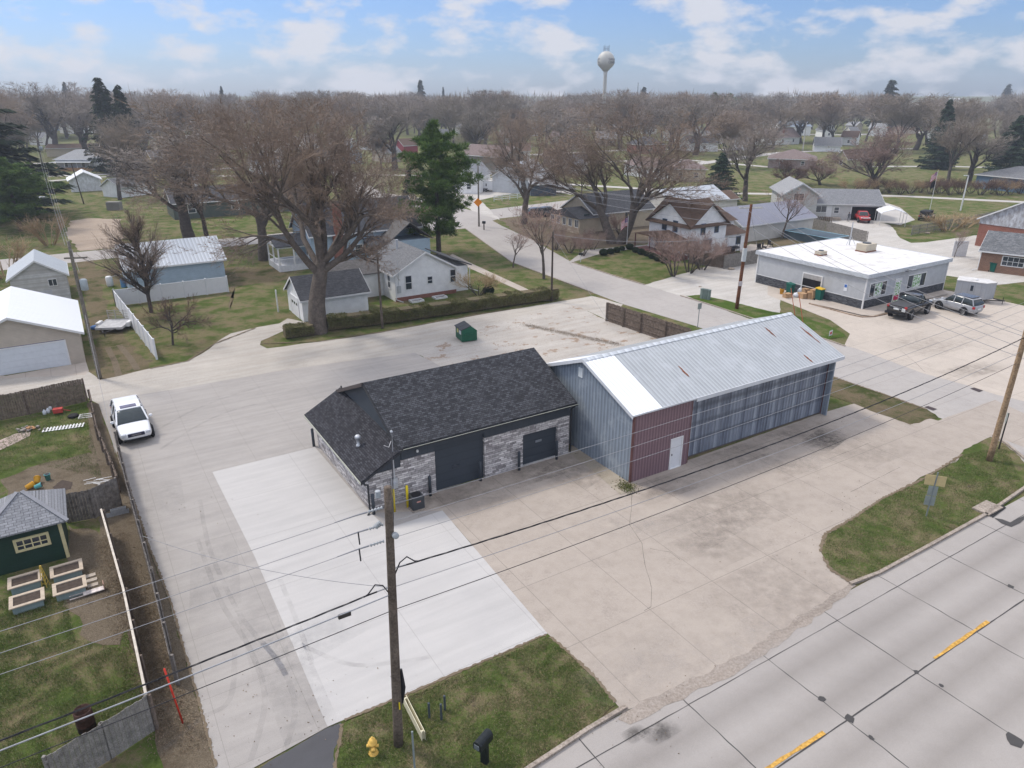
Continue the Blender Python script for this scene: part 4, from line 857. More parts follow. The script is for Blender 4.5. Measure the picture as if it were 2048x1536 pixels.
# right side buildings
o=(1949,490); t,La,Lb,r=fh('brick_shop','brick shop with peeling white board gable at the right edge',(1949,491),(2130,520),14,4.2,3.3,'b',brick,corr('slate_metal_roof',(.16,.19,.23),1,.4),'building')
MB().extry([(-.05,3.4),(La+.05,3.4),(La+.05,4.2),(La/2,7.4),(-.05,4.2)],-.08,-.001).build('gable_boards',siding('peeling_boards',(.50,.52,.55),.25,vertical=True,dirt=.2,dcol=(.25,.24,.24)),t); panel(t,'door','f',3.9,.4,1.6,2.2,W_trim)
t,La,Lb,r=fh('brick_house','small brown brick house with grey shingle roof at the right edge',(1955,541),(2130,563),9,2.7,1.8,'a',brickb,shingle('speckled_shingle_x',(.10,.105,.11),(.20,.205,.21),'x'))
window(t,'f',st_:=3.6,1.0,2.4,1.2,La,Lb,None,'grid'); m=MB(); m.tube([(-.05,-.1,2.6),(-.05,-.1,.3),(-.6,-.6,.1)],.06,6); m.build('downspout',W_trim,t)
t,La,Lb,r=fh('blue_house_far','blue hipped roof house beyond the leafless hedge at right',(1948,376),(2075,390),12,3.2,2.2,'a',blue2,sh_grey,hip=True,win=2)
def ls(i): return i
FAR=[ # label, left px, right px, depth, h, rise, ridge, wall, roof, windows
('hip_house','pale house with grey hipped roof and timber porch at far left',(115,341),(190,341),9,3.2,2.6,'a',greysid,sh_lg,2,dict(hip=True)),
('yellow_house','yellow two storey house with red brick chimney',(312,361),(377,357),7.5,5.6,1.9,'a',yellowsid,sh_grey,2,{}),
('white_cottage','tiny white shed beside the yellow house',(376,376),(400,374),5,2.6,1.4,'b',vinyl,sh_lg,0,{}),
('grey_roof_shed','white shed with grey shingle roof left of the yellow house',(243,396),(310,387),6,2.4,1.6,'a',vinyl,sh_grey,0,{}),
('white_gable_house','white gabled house right of the yellow house',(381,352),(420,350),8,4.6,2.6,'b',vinyl,sh_grey,1,{}),
('long_low_building','long low tan building behind the hipped house',(95,314),(205,312),10,3,1.2,'a',cream,sh_brown,0,{}),
('pale_store','pale flat block beyond the lawn near the left',(316,304),(392,301),16,5.0,.6,'a',tansid,sh_lg,0,{}),
('red_store','dull red block far beyond the left lawns',(300,264),(370,262),18,5,.5,'a',brick,sh_lg,0,{}),
('pale_barn','pale blue grain building far at left',(85,262),(120,261),14,10,2,'b',bluesid,sh_lg,0,{}),
('white_warehouse','white walled warehouse far at left',(140,268),(200,266),18,6,1.2,'a',vinyl,sh_brown,0,{}),
('grey_barn','grey barn among trunks at far left',(376,258),(420,257),14,8,2,'a',greysid,sh_lg,0,{}),
('tan_ranch','low tan house with grey roof in the middle distance',(770,325),(802,323),9,3.2,2.4,'a',tansid,sh_grey,1,{}),
('red_barn','small red shed with tan roof left of the tall pine',(808,310),(836,308),6,3.5,2.2,'a',M('barn_red',(.28,.05,.06),.8),sh_brown,0,{}),
('white_bay_house','white house with dark roof seen through twigs left of the pine',(690,328),(725,327),8,3.2,3,'b',bluesid,sh_dark,1,{}),
('grey_two_storey','taupe two storey house behind the pine top',(925,345),(1010,352),9,5.2,2.6,'a',siding('taupe_siding',(.22,.20,.17)),sh_mauve,3,{}),
('white_shop','white gabled shop beside the pine',(918,387),(958,388),12,3.8,2.6,'b',vinyl,sh_lg,1,{}),
('tin_shed','corrugated white metal shed behind the trailer',(985,384),(1062,388),14,3.6,3.0,'b',siding('tin_siding',(.52,.54,.56),.3,vertical=True),corr('grey_tin_roof',(.40,.43,.45),1,.4),0,{}),
('lean_shed','low shed with pale roof and dark blue wall beside the tin shed',(1062,392),(1112,391),8,2.6,1.4,'a',M('dark_blue_wall',(.07,.09,.12),.7),sh_lg,0,{}),
('white_ranch','white ranch house with pairs of dark windows beyond the road',(1248,350),(1335,361),9,3.0,2.0,'a',vinyl,sh_mauve,4,{}),
('beige_house','beige house with mauve hipped roof left of the spruce',(1341,363),(1410,364),9,3.2,2.2,'a',cream,sh_mauve,2,dict(hip=True)),
('slate_bungalow','brick bungalow with slate hipped roof and white porch posts',(1272,308),(1330,307),10,3.4,2.8,'a',brick,sh_dark,1,dict(hip=True)),
('white_gable_pair','white gabled house behind the slate roof',(1385,292),(1405,291),12,5.2,3.,'b',vinyl,sh_grey,1,{}),
('slate_roof_house','slate roofed house with white gable in the middle distance',(1380,304),(1435,303),10,3.4,2.4,'a',vinyl,sh_dark,1,{}),
('white_block_house','white house with flat white wall beyond the slate roof',(1408,288),(1445,287),9,4.2,1.4,'a',vinyl,sh_grey,1,{}),
('columned_house','pale house with porch columns far behind the maple',(1450,279),(1485,280),9,4.5,3,'a',offw,sh_mauve,2,{}),
('gabled_cottage','white cottage with steep mauve roof and red chimney',(1530,291),(1598,288),10,3.2,3.8,'a',vinyl,sh_mauve,3,{}),
('twin_gable_house','white house with blue grey roof behind the steep cottage',(1560,272),(1620,271),9,5,2.6,'a',vinyl,corr('blue_grey_metal',(.2,.25,.3),0,.4),2,{}),
('white_end_house','white gable end house left of the grey roofed garage',(1646,275),(1668,275),11,3.8,3.2,'b',vinyl,sh_grey,1,{}),
('grey_roof_garage','garage with long grey shingle roof and white eave',(1628,303),(1680,304),8,2.4,3.0,'a',vinyl,sh_grey,0,{}),
('mauve_ranch','wide low house with mauve hipped roof',(1535,336),(1630,339),14,2.8,2.6,'a',siding('rosy_siding',(.30,.24,.22)),sh_mauve,2,dict(hip=True)),
('olive_gable_house','olive gable end house at the end of the mauve roof',(1668,335),(1692,337),16,3.0,2.4,'b',siding('olive_siding',(.38,.35,.20)),sh_brown,1,{}),
('white_dome_house','white house with brown roof behind bare trees',(1680,290),(1712,291),10,3.5,2.5,'a',vinyl,sh_brown,1,{}),
('grey_house_far','pale house at the far right of the white houses',(1700,280),(1716,280),9,4,2.2,'a',offw,sh_grey,0,{}),
('far_white_shed','long white roofed shed near the horizon at right',(1895,201),(1922,201),30,5,3,'a',vinyl,M('white_far_roof',(.7,.72,.74)),0,{}),
('pink_house','small rosy house seen between trunks near the centre',(1085,333),(1125,334),8,3.2,2,'a',siding('rosy_siding',(.30,.24,.22)),sh_brown,1,{}),
('pale_centre_house','pale house with white roof between the twin tree limbs',(1125,348),(1168,349),9,3,2.2,'a',offw,sh_lg,1,{}),
('white_centre_house','white house beyond the tin shed roofs',(1020,322),(1060,322),9,3.4,2.4,'a',vinyl,sh_brown,2,{}),
('tan_centre_house','tan house with grey roof far behind the pine',(855,290),(900,289),9,4,2.6,'a',tansid,sh_grey,1,{}),
('long_flat_store','long pale flat store near the far trees at centre',(975,235),(1024,235),30,5,.6,'a',offw,sh_brown,0,{}),
('brown_shop','brown roofed shop far right of centre',(1420,262),(1460,262),12,4,2,'a',brick,sh_mauve,0,{}),
('white_far_house','white house under the far trees right of centre',(1500,262),(1530,262),10,4.5,2.8,'a',vinyl,sh_grey,1,{}),
('dark_white_van','white walled workshop at the left edge behind the cedar',(-20,392),(75,385),10,3,1.6,'a',vinyl,sh_lg,0,{}),
('slab_house','low house with grey roof behind the two big brown trees',(500,350),(560,349),9,3.2,2.2,'a',vinyl,sh_grey,1,{}),
('right_far_house','pale house behind the two spruces at right',(1925,290),(1970,291),10,3.5,2.2,'a',offw,sh_grey,1,{}),
('centre_ranch','low house with dark roof left of the blue metal barn',(600,333),(660,333),9,3,2,'a',offw,sh_dark,1,{})]
for nm,lb,a,b,dp,h_,rs,rg,wl,rf,wn,k in FAR:
    cat='house' if 'house' in lb or 'cottage' in lb or 'bungalow' in lb else 'building'
    t_,La_,Lb_,r_=fh(nm if not nm.startswith('dark_white') else 'white_workshop',lb,a,b,dp,h_,rs,rg,wl,rf,cat,win=wn,**k)
    if nm=='yellow_house': MB().box(La_-1.6,La_-.4,-.6,-.001,0,8.0).build('chimney',brick,t_)
    if nm=='gabled_cottage': MB().box(La_*.6,La_*.6+.8,2,2.8,5,8).build('chimney',brick,r_)
    if nm=='hip_house':
        m=MB(); m.box(-.3,La_+.3,-2.6,-.01,2.5,2.62); m.build('porch_roof',M('porch_white',(.5,.52,.53)),t_); m=MB(); m.box(0,La_,-2.4,-.02,0,.9); m.build('porch_deck',M('raw_timber',(.33,.19,.09)),t_)
        for x in (0,La_*.33,La_*.66,La_-.1): MB().box(x,x+.1,-2.35,-2.25,.9,2.5).build('porch_post',W_trim,t_)
rr=random.Random(21)
for i,(u,v) in enumerate(((1195,292),(1225,272),(1290,268),(1325,282),(1350,258),(1465,300),(1492,275),(1545,262),(1590,256),(1640,262),(1690,262),(1735,272),(520,318),(560,300),(610,305),(655,312),(720,300),(905,268),(950,280),(1000,286),(1045,272),(1100,290),(1140,300),(230,285),(270,272),(440,285),(480,300),(60,290),(1810,268),(1850,282))):
    W_=rr.choice((26,32,38,24))*(v-185)/95
    fh('small_house','small pale house half hidden among the far bare trees',(u,v),(u+W_,v+rr.uniform(-1,1)),rr.uniform(7,10),rr.uniform(2.8,4.6),rr.uniform(1.8,3),rr.choice('aab'),rr.choice((vinyl,vinyl,offw,greysid,tansid)),rr.choice((sh_grey,sh_lg,sh_mauve,sh_dark)),'house',win=rr.choice((0,1,2)),group='small pale houses among the far trees')
# ================= FENCES =================
wood=M('grey_boards',(.22,.20,.18),.9,.4,5,fine=20,grime=2); wood2=M('brown_boards',(.19,.15,.12),.9,.4,5,fine=20,grime=2); wood3=M('weathered_boards',(.27,.255,.235),.9,.3,4,fine=25)
def plank(name,mat,along=0):
    pass
def board_fence(name,label,pts,h,mat,bw=.14,gap=.012,posts=2.4,cat='fence',picket=False,rails=True,side=1,wobble=.03,group=None):
    P=[Vector(p) for p in pts]; t=thing(name,label,cat,P[0],0,group); o=P[0]; rr=random.Random(int(P[0][0]*100)); mb=MB(); rl=MB(); posts_n=0
    for i in range(len(P)-1):
        a=P[i]-o; b=P[i+1]-o; d=b-a; L=d.length; u=d/L; n=Vector((u[1],-u[0],0))*side; k=int(L/(bw+gap))
        for j in range(k):
            q=a+u*(j+.5)*(bw+gap)+n*(.0 if not picket else 0); hh=h+rr.uniform(-wobble,wobble); Mx=Matrix.Translation(q)@Matrix.Rotation(math.atan2(u[1],u[0])+rr.uniform(-.01,.01),4,'Z')
            x=bw/2
            if picket: mb.add([Mx@Vector(p) for p in ((-x,-.01,.05),(x,-.01,.05),(x,-.01,hh-.08),(0,-.01,hh),(-x,-.01,hh-.08),(-x,.01,.05),(x,.01,.05),(x,.01,hh-.08),(0,.01,hh),(-x,.01,hh-.08))],[(0,1,2,3,4),(9,8,7,6,5),(0,5,6,1),(1,6,7,2),(2,7,8,3),(3,8,9,4),(4,9,5,0)])
            else: mb.box(-x,x,-.01,.01,.03,hh,Mx)
        if rails:
            for z in (h*.2,h*.52,h*.84): rl.bar(a+n*.035+Vector((0,0,z)),b+n*.035+Vector((0,0,z)),.04,.09)
        m=max(1,round(L/posts))
        for j in range(m+1):
            q=a+u*min(L-.05,L*j/m)+n*.09
            if posts_n<30: MB().box(q[0]-.05,q[0]+.05,q[1]-.05,q[1]+.05,0,h-.03).build('post',mat,t); posts_n+=1
    mb.build('boards',mat,t)
    if rails: rl.build('rail',mat,t)
    return t
def panel_fence(name,label,pts,h,mat,posts=2.4,cat='fence'):
    P=[Vector(p) for p in pts]; o=P[0]; t=thing(name,label,cat,o)
    for i in range(len(P)-1):
        a=P[i]-o; b=P[i+1]-o; L=(b-a).length; u=(b-a)/L; m=max(1,round(L/posts))
        for j in range(m):
            c=a+u*L*j/m; e=a+u*L*(j+1)/m; k=MB(); k.bar(c+u*.07+Vector((0,0,h/2)),e-u*.07+Vector((0,0,h/2)),.045,h-.1); k.bar(c+u*.07+Vector((0,0,h-.03)),e-u*.07+Vector((0,0,h-.03)),.07,.06); k.build('panel',mat,t)
        for j in range(m+1):
            q=a+u*L*j/m; k=MB(); k.box(q[0]-.065,q[0]+.065,q[1]-.065,q[1]+.065,0,h+.06); k.add([(q[0]-.09,q[1]-.09,h+.06),(q[0]+.09,q[1]-.09,h+.06),(q[0]+.09,q[1]+.09,h+.06),(q[0]-.09,q[1]+.09,h+.06),(q[0],q[1],h+.15)],[(0,1,4),(1,2,4),(2,3,4),(3,0,4)]); k.build('post',mat,t)
    return t
vf=M('vinyl_white',(.72,.73,.74),.45,.03)
panel_fence('vinyl_fence','white vinyl privacy fence around the corner by the blue workshop',[G(314,719),G(233,613),G(457,584)],HT(314,719,679),vf)
board_fence('cedar_fence','dark stained board fence ending at the gravel yard behind the metal shed',[G(1213,642),G(1247,654),G(1281,666),G(1330,683),G(1380,700)],2.0,wood2,side=1)
board_fence('yard_fence','long grey board fence running past the pool toward the gravel drive',[G(1448,538),G(1500,529),G(1604,512),G(1700,497)],1.9,wood3,side=-1,posts=2.6)
board_fence('drive_fence','grey board fence behind the pool',[G(1598,452),G(1650,464),G(1732,486)],1.8,wood3,side=-1)
board_fence('gate_fence','board fence left of the farmhouse yard gate',[G(1377,527),G(1448,537)],1.8,wood2,side=-1)
board_fence('lawn_picket_fence','brown picket fence in front of the grey ranch house',[G(1602,447),G(1662,452)],1.6,wood2,bw=.2,gap=.12,picket=True)
board_fence('open_picket_fence','weathered open picket fence between the two gravel drives',[G(1821,471),G(1880,461),G(1945,450),G(2048,428)],1.7,wood3,bw=.07,gap=.13,picket=True,rails=True)
board_fence('slat_fence','green tinged slat fence crossing the far field at right',[G(1945,449),G(2110,415)],1.7,M('mossy_boards',(.20,.21,.14),.9,.3,4),bw=.1,gap=.1,rails=False)
board_fence('back_fence','dark board fence along the alley at the left edge',[G(-40,850),G(60,830),G(177,803)],1.9,wood2,side=-1)
board_fence('side_fence','leaning brown fence with pale broken top rail left of the driveway',[G(185,806),G(200,880),G(243,985)],1.15,wood2,side=1,wobble=.2)
board_fence('garden_fence','grey board fence behind the potting shed',[G(137,1047),G(192,1037),G(246,1010)],1.8,wood,side=-1)
board_fence('middle_fence','brown fence with sun bleached top between the lawn and the leaf strip',[G(216,1075),G(262,1240),G(310,1462)],HT(310,1462,1392),wood2,side=-1)
board_fence('front_fence','grey weathered board fence at the bottom left corner',[G(310,1462),G(222,1520),G(110,1590)],HT(310,1462,1392),wood3,side=1)
board_fence('driveway_fence','tall dark grey fence seen from above along the concrete driveway',[G(352,1372),G(310,1190),G(262,1010),G(236,905)],1.55,wood,side=1,bw=.16)
m=MB()
Pt=[G(216,1075),G(262,1240),G(310,1462)]
for i in range(2): m.bar(Pt[i]+Vector((0,0,HT(310,1462,1392)+.06)),Pt[i+1]+Vector((0,0,HT(310,1462,1392)+.06)),.09,.04)
tr=m.build('fence_cap',M('bleached_cap',(.50,.45,.38),.9,.2,5),None); tr.parent=bpy.data.objects['middle_fence']; tr.location=-Pt[0]
# ranch rail fence
p0=G(988,403); t=thing('rail_fence','white three rail fence on the corner lawn near the trailer','fence',p0)
q=G(1050,396)-p0; m=MB()
for z in (.4,.8,1.15): m.bar((0,0,z),q+Vector((0,0,z)),.05,.12)
m.build('rail',vf,t)
for k in range(5): c=q*(k/4); MB().box(c[0]-.07,c[0]+.07,c[1]-.07,c[1]+.07,0,1.3).build('post',vf,t)
# ================= TREES AND SHRUBS =================
bark=M('bark',(.15,.125,.105),.95,.3,3,fine=12); bark_d=M('dark_bark',(.095,.08,.07),.95,.3,3,fine=12); birch=M('birch_bark',(.50,.48,.44),.9,.3,4)
def twigmat(name,a,b):
    m,t,bb=newmat(name); oi=N(t,'ShaderNodeObjectInfo'); c=mixc(t,oi.outputs['Random'],a,b)
    n=noise(t,ocoord(t),.35,3); c=mixc(t,ramp(t,n,[(.3,0),(.7,1)]),c,mixc(t,1.,c,(1.35,1.3,1.2),'MULTIPLY'))
    t.links.new(c,bb.inputs['Base Color']); bb.inputs['Roughness'].default_value=.95; bb.inputs['Specular IOR Level'].default_value=.1; return m
tw_rust=twigmat('rusty_twigs',(.20,.155,.125),(.235,.18,.14)); tw_grey=twigmat('grey_twigs',(.21,.19,.175),(.26,.225,.20)); tw_mix=twigmat('mixed_twigs',(.20,.18,.155),(.26,.205,.165))
tw_dark=twigmat('plum_twigs',(.10,.065,.055),(.13,.085,.07)); tw_tan=twigmat('tan_twigs',(.26,.19,.12),(.34,.26,.16)); tw_pink=twigmat('pink_twigs',(.23,.17,.15),(.26,.19,.165)); tw_white=twigmat('pale_twigs',(.40,.34,.28),(.36,.28,.24))
def rdir(rr,d,ang):
    a=rr.uniform(0,2*math.pi); x=d.cross(Vector((0,0,1)))
    if x.length<.1: x=d.cross(Vector((1,0,0)))
    x.normalize(); y=d.cross(x); return (d*math.cos(ang)+(x*math.cos(a)+y*math.sin(a))*math.sin(ang)).normalized()
class Tree:
    def __init__(s,seed,kids,ang,lens,up=.12,jit=.18,rtw=.012,cut=.05,tl=.6,start=.3,ex=3,s0=.62,tap=0):
        s.ex=ex; s.s0=s0; s.tap=tap
        s.rr=random.Random(seed); s.w=MB(); s.tv=[]; s.kids=kids; s.ang=ang; s.lens=lens; s.up=up; s.jit=jit; s.rtw=rtw; s.cut=cut; s.tl=tl; s.start=start; s.thin=MB()
    def grow(s,p,d,L,r,l):
        rr=s.rr; K=len(s.kids)
        if l>=K:
            s.tv.append((p,p+d*L,max(r,s.rtw))); return
        n=5 if l<2 else (4 if l<3 else 2); pts=[p]; dirs=[d]; q=p
        for i in range(n):
            d=(d+Vector((rr.gauss(0,s.jit),rr.gauss(0,s.jit),rr.gauss(0,s.jit)+s.up))*(.5 if l==0 else 1)).normalized(); q=q+d*(L/n); pts.append(q); dirs.append(d)
        re=r*(.62 if l==0 else .4); rad=[r+(re-r)*i/n for i in range(n+1)]
        (s.w if r>s.cut else s.thin).tube(pts,rad,(9 if l==0 else 6) if r>s.cut else 3,False)
        if l>=K-2 and s.ex:
            for j in range(s.ex):
                f=rr.uniform(.15,1); x=f*n; i=min(int(x),n-1); s.tv.append((pts[i].lerp(pts[i+1],x-i),None,0)); a_=s.tv.pop()[0]; s.tv.append((a_,a_+rdir(rr,dirs[i+1],rr.uniform(.4,1.1))*L*rr.uniform(.35,.6),s.rtw))
        k=s.kids[l]; st_=s.start if l else s.s0
        for j in range(k):
            f=st_+(1-st_)*(j+rr.random())/k; x=f*n; i=min(int(x),n-1); pp=pts[i].lerp(pts[i+1],x-i); dd=dirs[i+1]
            a=s.ang[min(l,len(s.ang)-1)]*rr.uniform(.6,1.3)*(1 if j<k-1 else .35)
            rc=(r+(re-r)*f)*rr.uniform(.5,.72)
            s.grow(pp,rdir(rr,dd,a),(1 if l or not s.tap else 1.25-s.tap*f)*L*s.lens[min(l,len(s.lens)-1)]*rr.uniform(.65,1.15),rc,l+1)
    def finish(s,mat_w,mat_t,name='bare_tree',loc=(0,0,0),label='',group=None,wob=.0):
        t=thing(name,label,'tree',loc,0,group)
        zc=float(np.percentile([x[0][2] for x in s.tv],98.5)) if len(s.tv)>500 else 1e9
        s.tv=[x for x in s.tv if x[0][2]<zc]
        for q_ in (s.w,s.thin): q_.f=[f_ for f_ in q_.f if q_.v[f_[0]][2]<zc and q_.v[f_[-1]][2]<zc+.2]
        if s.w.v: s.w.build('trunk',mat_w,t,True)
        n=len(s.tv); rr=np.random.RandomState(5)
        a=np.array([x[0] for x in s.tv]); b=np.array([x[1] for x in s.tv]); r=np.array([x[2] for x in s.tv])
        d=b-a; sd_=np.cross(d,rr.normal(size=d.shape)); sd_/=np.linalg.norm(sd_,axis=1)[:,None]+1e-9
        v=np.concatenate([a+sd_*r[:,None],a-sd_*r[:,None],b],1).reshape(-1,3); f=np.arange(3*n).reshape(-1,3)
        base=len(s.thin.v); V=[tuple(q) for q in s.thin.v]+[tuple(q) for q in v.tolist()]; F=s.thin.f+[tuple(q) for q in (f+base).tolist()]
        me=bpy.data.meshes.new('crown'); me.from_pydata(V,[],F); me.materials.append(mat_t); o=bpy.data.objects.new('crown',me); link(o,t)
        return t
def bbh(t): return float(max(np.percentile([v.co.z for v in c.data.vertices],99.75) for c in t.children))
def put(t,px,top,label=None,group=None,first=False,rz=0,wide=1.,col=None,name=None,wpx=None):
    """stand a tree on a ground pixel, scaled so its top reaches the given row"""
    p=G(*px); h=HT(px[0],px[1],top)*1.0; k=h/t['hh']
    if wpx:
        D_=p[1]*math.cos(PITCH)+(CH-h*.6)*math.sin(PITCH); kx=wpx*D_/FX/t['ww']
    else: kx=k*wide
    o=dup(t,p,rz,(kx,kx,k),label,group)
    if col:
        for c in o.children:
            if c.name.startswith('crown'):
                c.data=c.data.copy(); c.data.materials[0]=col
    if name: o.name=name
    return o
TPL=[]
def tpl(t): t['hh']=bbh(t); t['ww']=2*np.percentile([max(abs(v.co.x),abs(v.co.y)) for c in t.children for v in c.data.vertices][::7],91); TPL.append(t); return t
# templates are built far behind the camera's back and then removed
def mk(seed,kids,ang,lens,L,r,mw,mt,lean=(0,0,1),**k):
    T=Tree(seed,kids,ang,lens,**k); T.grow(Vector((0,0,-.2)),Vector(lean).normalized(),L,r,0); return T.finish(mw,mt)
big=tpl(mk(3,[8,6,6,6,5,4],[.80,.60,.62,.7,.8],[1.2,.66,.62,.58,.5,.5],5.6,.62,bark,tw_rust,s0=.72,ex=2,up=.04,jit=.14,rtw=.014,cut=.035))
elm=tpl(mk(11,[6,6,6,6,5,4],[.68,.55,.6,.7,.8,.8],[1.3,.62,.6,.55,.5,.5],5.,.5,bark,tw_rust,ex=2,up=.03,jit=.17,rtw=.014,cut=.035))
mid=tpl(mk(21,[5,6,6,6,6],[.5,.5,.6,.7,.8],[1.15,.62,.6,.55,.6],4.5,.32,bark_d,tw_grey,up=.07,jit=.16,rtw=.02,cut=.04))
mid2=tpl(mk(31,[6,6,6,6,5],[.38,.45,.55,.7,.8],[1.3,.62,.58,.55,.6],4.2,.30,bark_d,tw_mix,up=.09,jit=.14,rtw=.02,cut=.04))
oval=tpl(mk(41,[36,8,6,6],[.90,.5,.6,.7],[.44,.5,.55,.6],9.,.19,bark_d,tw_rust,up=.055,jit=.05,rtw=.010,cut=.02,start=.15,s0=.2,tap=.85))
ball=tpl(mk(51,[8,7,7,6],[1.0,.6,.7,.8],[1.5,.55,.5,.55],1.5,.12,bark_d,tw_dark,up=.05,jit=.2,rtw=.009,cut=.02))
sapl=tpl(mk(61,[7,6,5,4],[.55,.5,.6,.7],[.75,.6,.55,.6],3.6,.09,bark,tw_pink,up=.1,jit=.1,rtw=.01,cut=.02))
spread=tpl(mk(71,[9,6,6,6,5],[.85,.5,.6,.7,.8],[2.3,.6,.55,.55,.6],2.0,.3,bark_d,tw_pink,up=.07,jit=.13,rtw=.018,cut=.03))
farA=tpl(mk(81,[6,6,6,6,5],[.5,.55,.65,.8],[1.25,.65,.65,.7],5.2,.34,bark_d,tw_mix,up=.07,jit=.14,rtw=.035,cut=.08))
farB=tpl(mk(82,[6,6,5,6,5],[.42,.5,.65,.8],[1.4,.65,.62,.7],5.0,.32,bark_d,tw_mix,up=.1,jit=.12,rtw=.035,cut=.08))
farC=tpl(mk(83,[7,6,5,6,5],[.62,.5,.65,.8],[1.2,.7,.65,.7],4.6,.36,bark,tw_rust,up=.07,jit=.16,rtw=.035,cut=.08))
farD=tpl(mk(84,[5,6,6,6,5],[.35,.42,.6,.8],[1.5,.62,.6,.7],5.2,.30,bark,tw_grey,up=.12,jit=.10,rtw=.03,cut=.08))
# multi-stem shrubs
def shrub_tree(seed,n,L,mt,kids=(6,5,5),r=.035,rtw=.008):
    T=Tree(seed,list(kids),[.5,.6,.8],[.65,.6,.6],up=.06,jit=.13,rtw=rtw,cut=.02,start=.3); rr=random.Random(seed)
    for i in range(n):
        a=rr.uniform(0,6.28); T.grow(Vector((.15*math.cos(a),.15*math.sin(a),-.05)),Vector((.55*math.cos(a),.55*math.sin(a),1)).normalized(),L*rr.uniform(.8,1.1),r,0)
    return tpl(T.finish(bark_d,mt,'leafless_shrub'))
shr=shrub_tree(5,9,1.5,tw_pink); shr2=shrub_tree(6,16,1.0,tw_tan,(6,5),.02,.007)
# conifers
def needles(name,col,col2):
    m,t,bb=newmat(name); n=noise(t,ocoord(t),1.1,4); n2=noise(t,ocoord(t),6,2)
    c=mixc(t,ramp(t,n,[(.35,0),(.65,1)]),col,col2); c=mixc(t,ramp(t,n2,[(.4,0),(.6,.6)]),c,mixc(t,1.,c,(.5,.55,.5),'MULTIPLY'))
    t.links.new(c,bb.inputs['Base Color']); bb.inputs['Roughness'].default_value=.8; bb.inputs['Specular IOR Level'].default_value=.2; return m
nd_spruce=needles('spruce_needles',(.022,.042,.022),(.045,.075,.042)); nd_pine=needles('pine_needles',(.06,.12,.022),(.13,.20,.042)); nd_dark=needles('dark_needles',(.016,.028,.014),(.035,.05,.025))
def conifer(seed,H,Rr,mat,style='spruce',n_w=34,dens=1.,sz=.16,bare=.05,rag=.25):
    rr=random.Random(seed); nr=np.random.RandomState(seed); T=MB(); T.tube([(0,0,-.2),(0,0,H*.5),(0,0,H*.97)],[H*.018,H*.011,.02],8,False); C_=[]; Dd=[]
    br=MB()
    for i in range(n_w):
        f=i/n_w; z=H*(bare+(1-bare)*f)
        if style=='spruce': L=Rr*(1-f)**.85*(1 if f>.08 else .8)+.12
        else: L=Rr*(math.sin(math.pi*min(1,(f*.86+.16)))**.6)*(1 if f<.75 else (1-(f-.75)/.25)**.55)+.2
        k=(9 if style=='spruce' else 5)
        for j in range(k):
            a=rr.uniform(0,6.28); Lj=L*rr.uniform(1-rag*1.6,1.1); zz=z+rr.uniform(-.5,.5)*H/n_w*1.3
            pts=[]; m=6
            for q in range(m+1):
                g=q/m; r_=Lj*g; 
                dz=(-.28*g+.18*g*g)*Lj if style=='spruce' else (.10*g+.22*g*g)*Lj
                pts.append(Vector((math.cos(a)*r_,math.sin(a)*r_,zz+dz)))
            br.tube([pts[0],pts[3],pts[6]],[.035*H/12,.02*H/12,.006],3,False)
            if style=='spruce':
                nn=int(Lj*38*dens)+4
                for _ in range(nn):
                    g=rr.uniform(.08,1)**.8; x=g*m; i0=min(int(x),m-1); c=pts[i0].lerp(pts[i0+1],x-i0); side=rr.uniform(-1,1)*(.32*Lj*(1-g)+.10*Lj**.5)
                    c=c+Vector((-math.sin(a)*side,math.cos(a)*side,-abs(side)*.25-rr.uniform(0,.35)*sz*2)); C_.append(c); Dd.append((math.cos(a)*.5-math.sin(a)*side,math.sin(a)*.5+math.cos(a)*side,-.55))
            else:
                for cc in range(int(5+Lj*1.7)):
                    g=rr.uniform(.35,1.02); x=min(g,1)*m; i0=min(int(x),m-1); c=pts[i0].lerp(pts[i0+1],x-i0)+Vector((rr.gauss(0,.24*Lj**.6),rr.gauss(0,.24*Lj**.6),rr.gauss(.02,.10)))
                    for _ in range(int(34*dens)):
                        v=Vector((rr.gauss(0,1),rr.gauss(0,1),rr.gauss(.3,1))).normalized(); C_.append(c+v*rr.uniform(.0,.28)*1.2); Dd.append((v[0],v[1],v[2]+.5))
    C_=np.array([tuple(c) for c in C_]); Dd=np.array(Dd); Dd/=np.linalg.norm(Dd,axis=1)[:,None]+1e-9; n=len(C_)
    sd_=np.cross(Dd,nr.normal(size=Dd.shape)); sd_/=np.linalg.norm(sd_,axis=1)[:,None]+1e-9; s_=(sz*nr.uniform(.6,1.3,n))[:,None]
    wd=.28 if style=='spruce' else .16
    v=np.concatenate([C_+sd_*s_*wd,C_-sd_*s_*wd,C_+Dd*s_*1.5],1).reshape(-1,3)
    base=len(br.v); V=br.v+[tuple(q) for q in v.tolist()]; F=br.f+[tuple(q) for q in (np.arange(3*n).reshape(-1,3)+base).tolist()]
    t=thing('spruce' if style=='spruce' else 'pine','','tree'); T.build('trunk',bark_d,t,True)
    me=bpy.data.meshes.new('crown'); me.from_pydata(V,[],F); me.materials.append(mat); o=bpy.data.objects.new('crown',me); link(o,t)
    return tpl(t)
spr=conifer(1,12,3.2,nd_spruce,n_w=40,dens=1.,sz=.20); spr2=conifer(2,14,2.9,nd_dark,n_w=34,dens=.7,sz=.28,rag=.4); spr_far=conifer(3,16,3.6,nd_dark,n_w=24,dens=.35,sz=.5,rag=.45)
pin=conifer(4,15,3.9,nd_pine,'pine',n_w=19,dens=2.1,sz=.24,bare=.17,rag=.42)
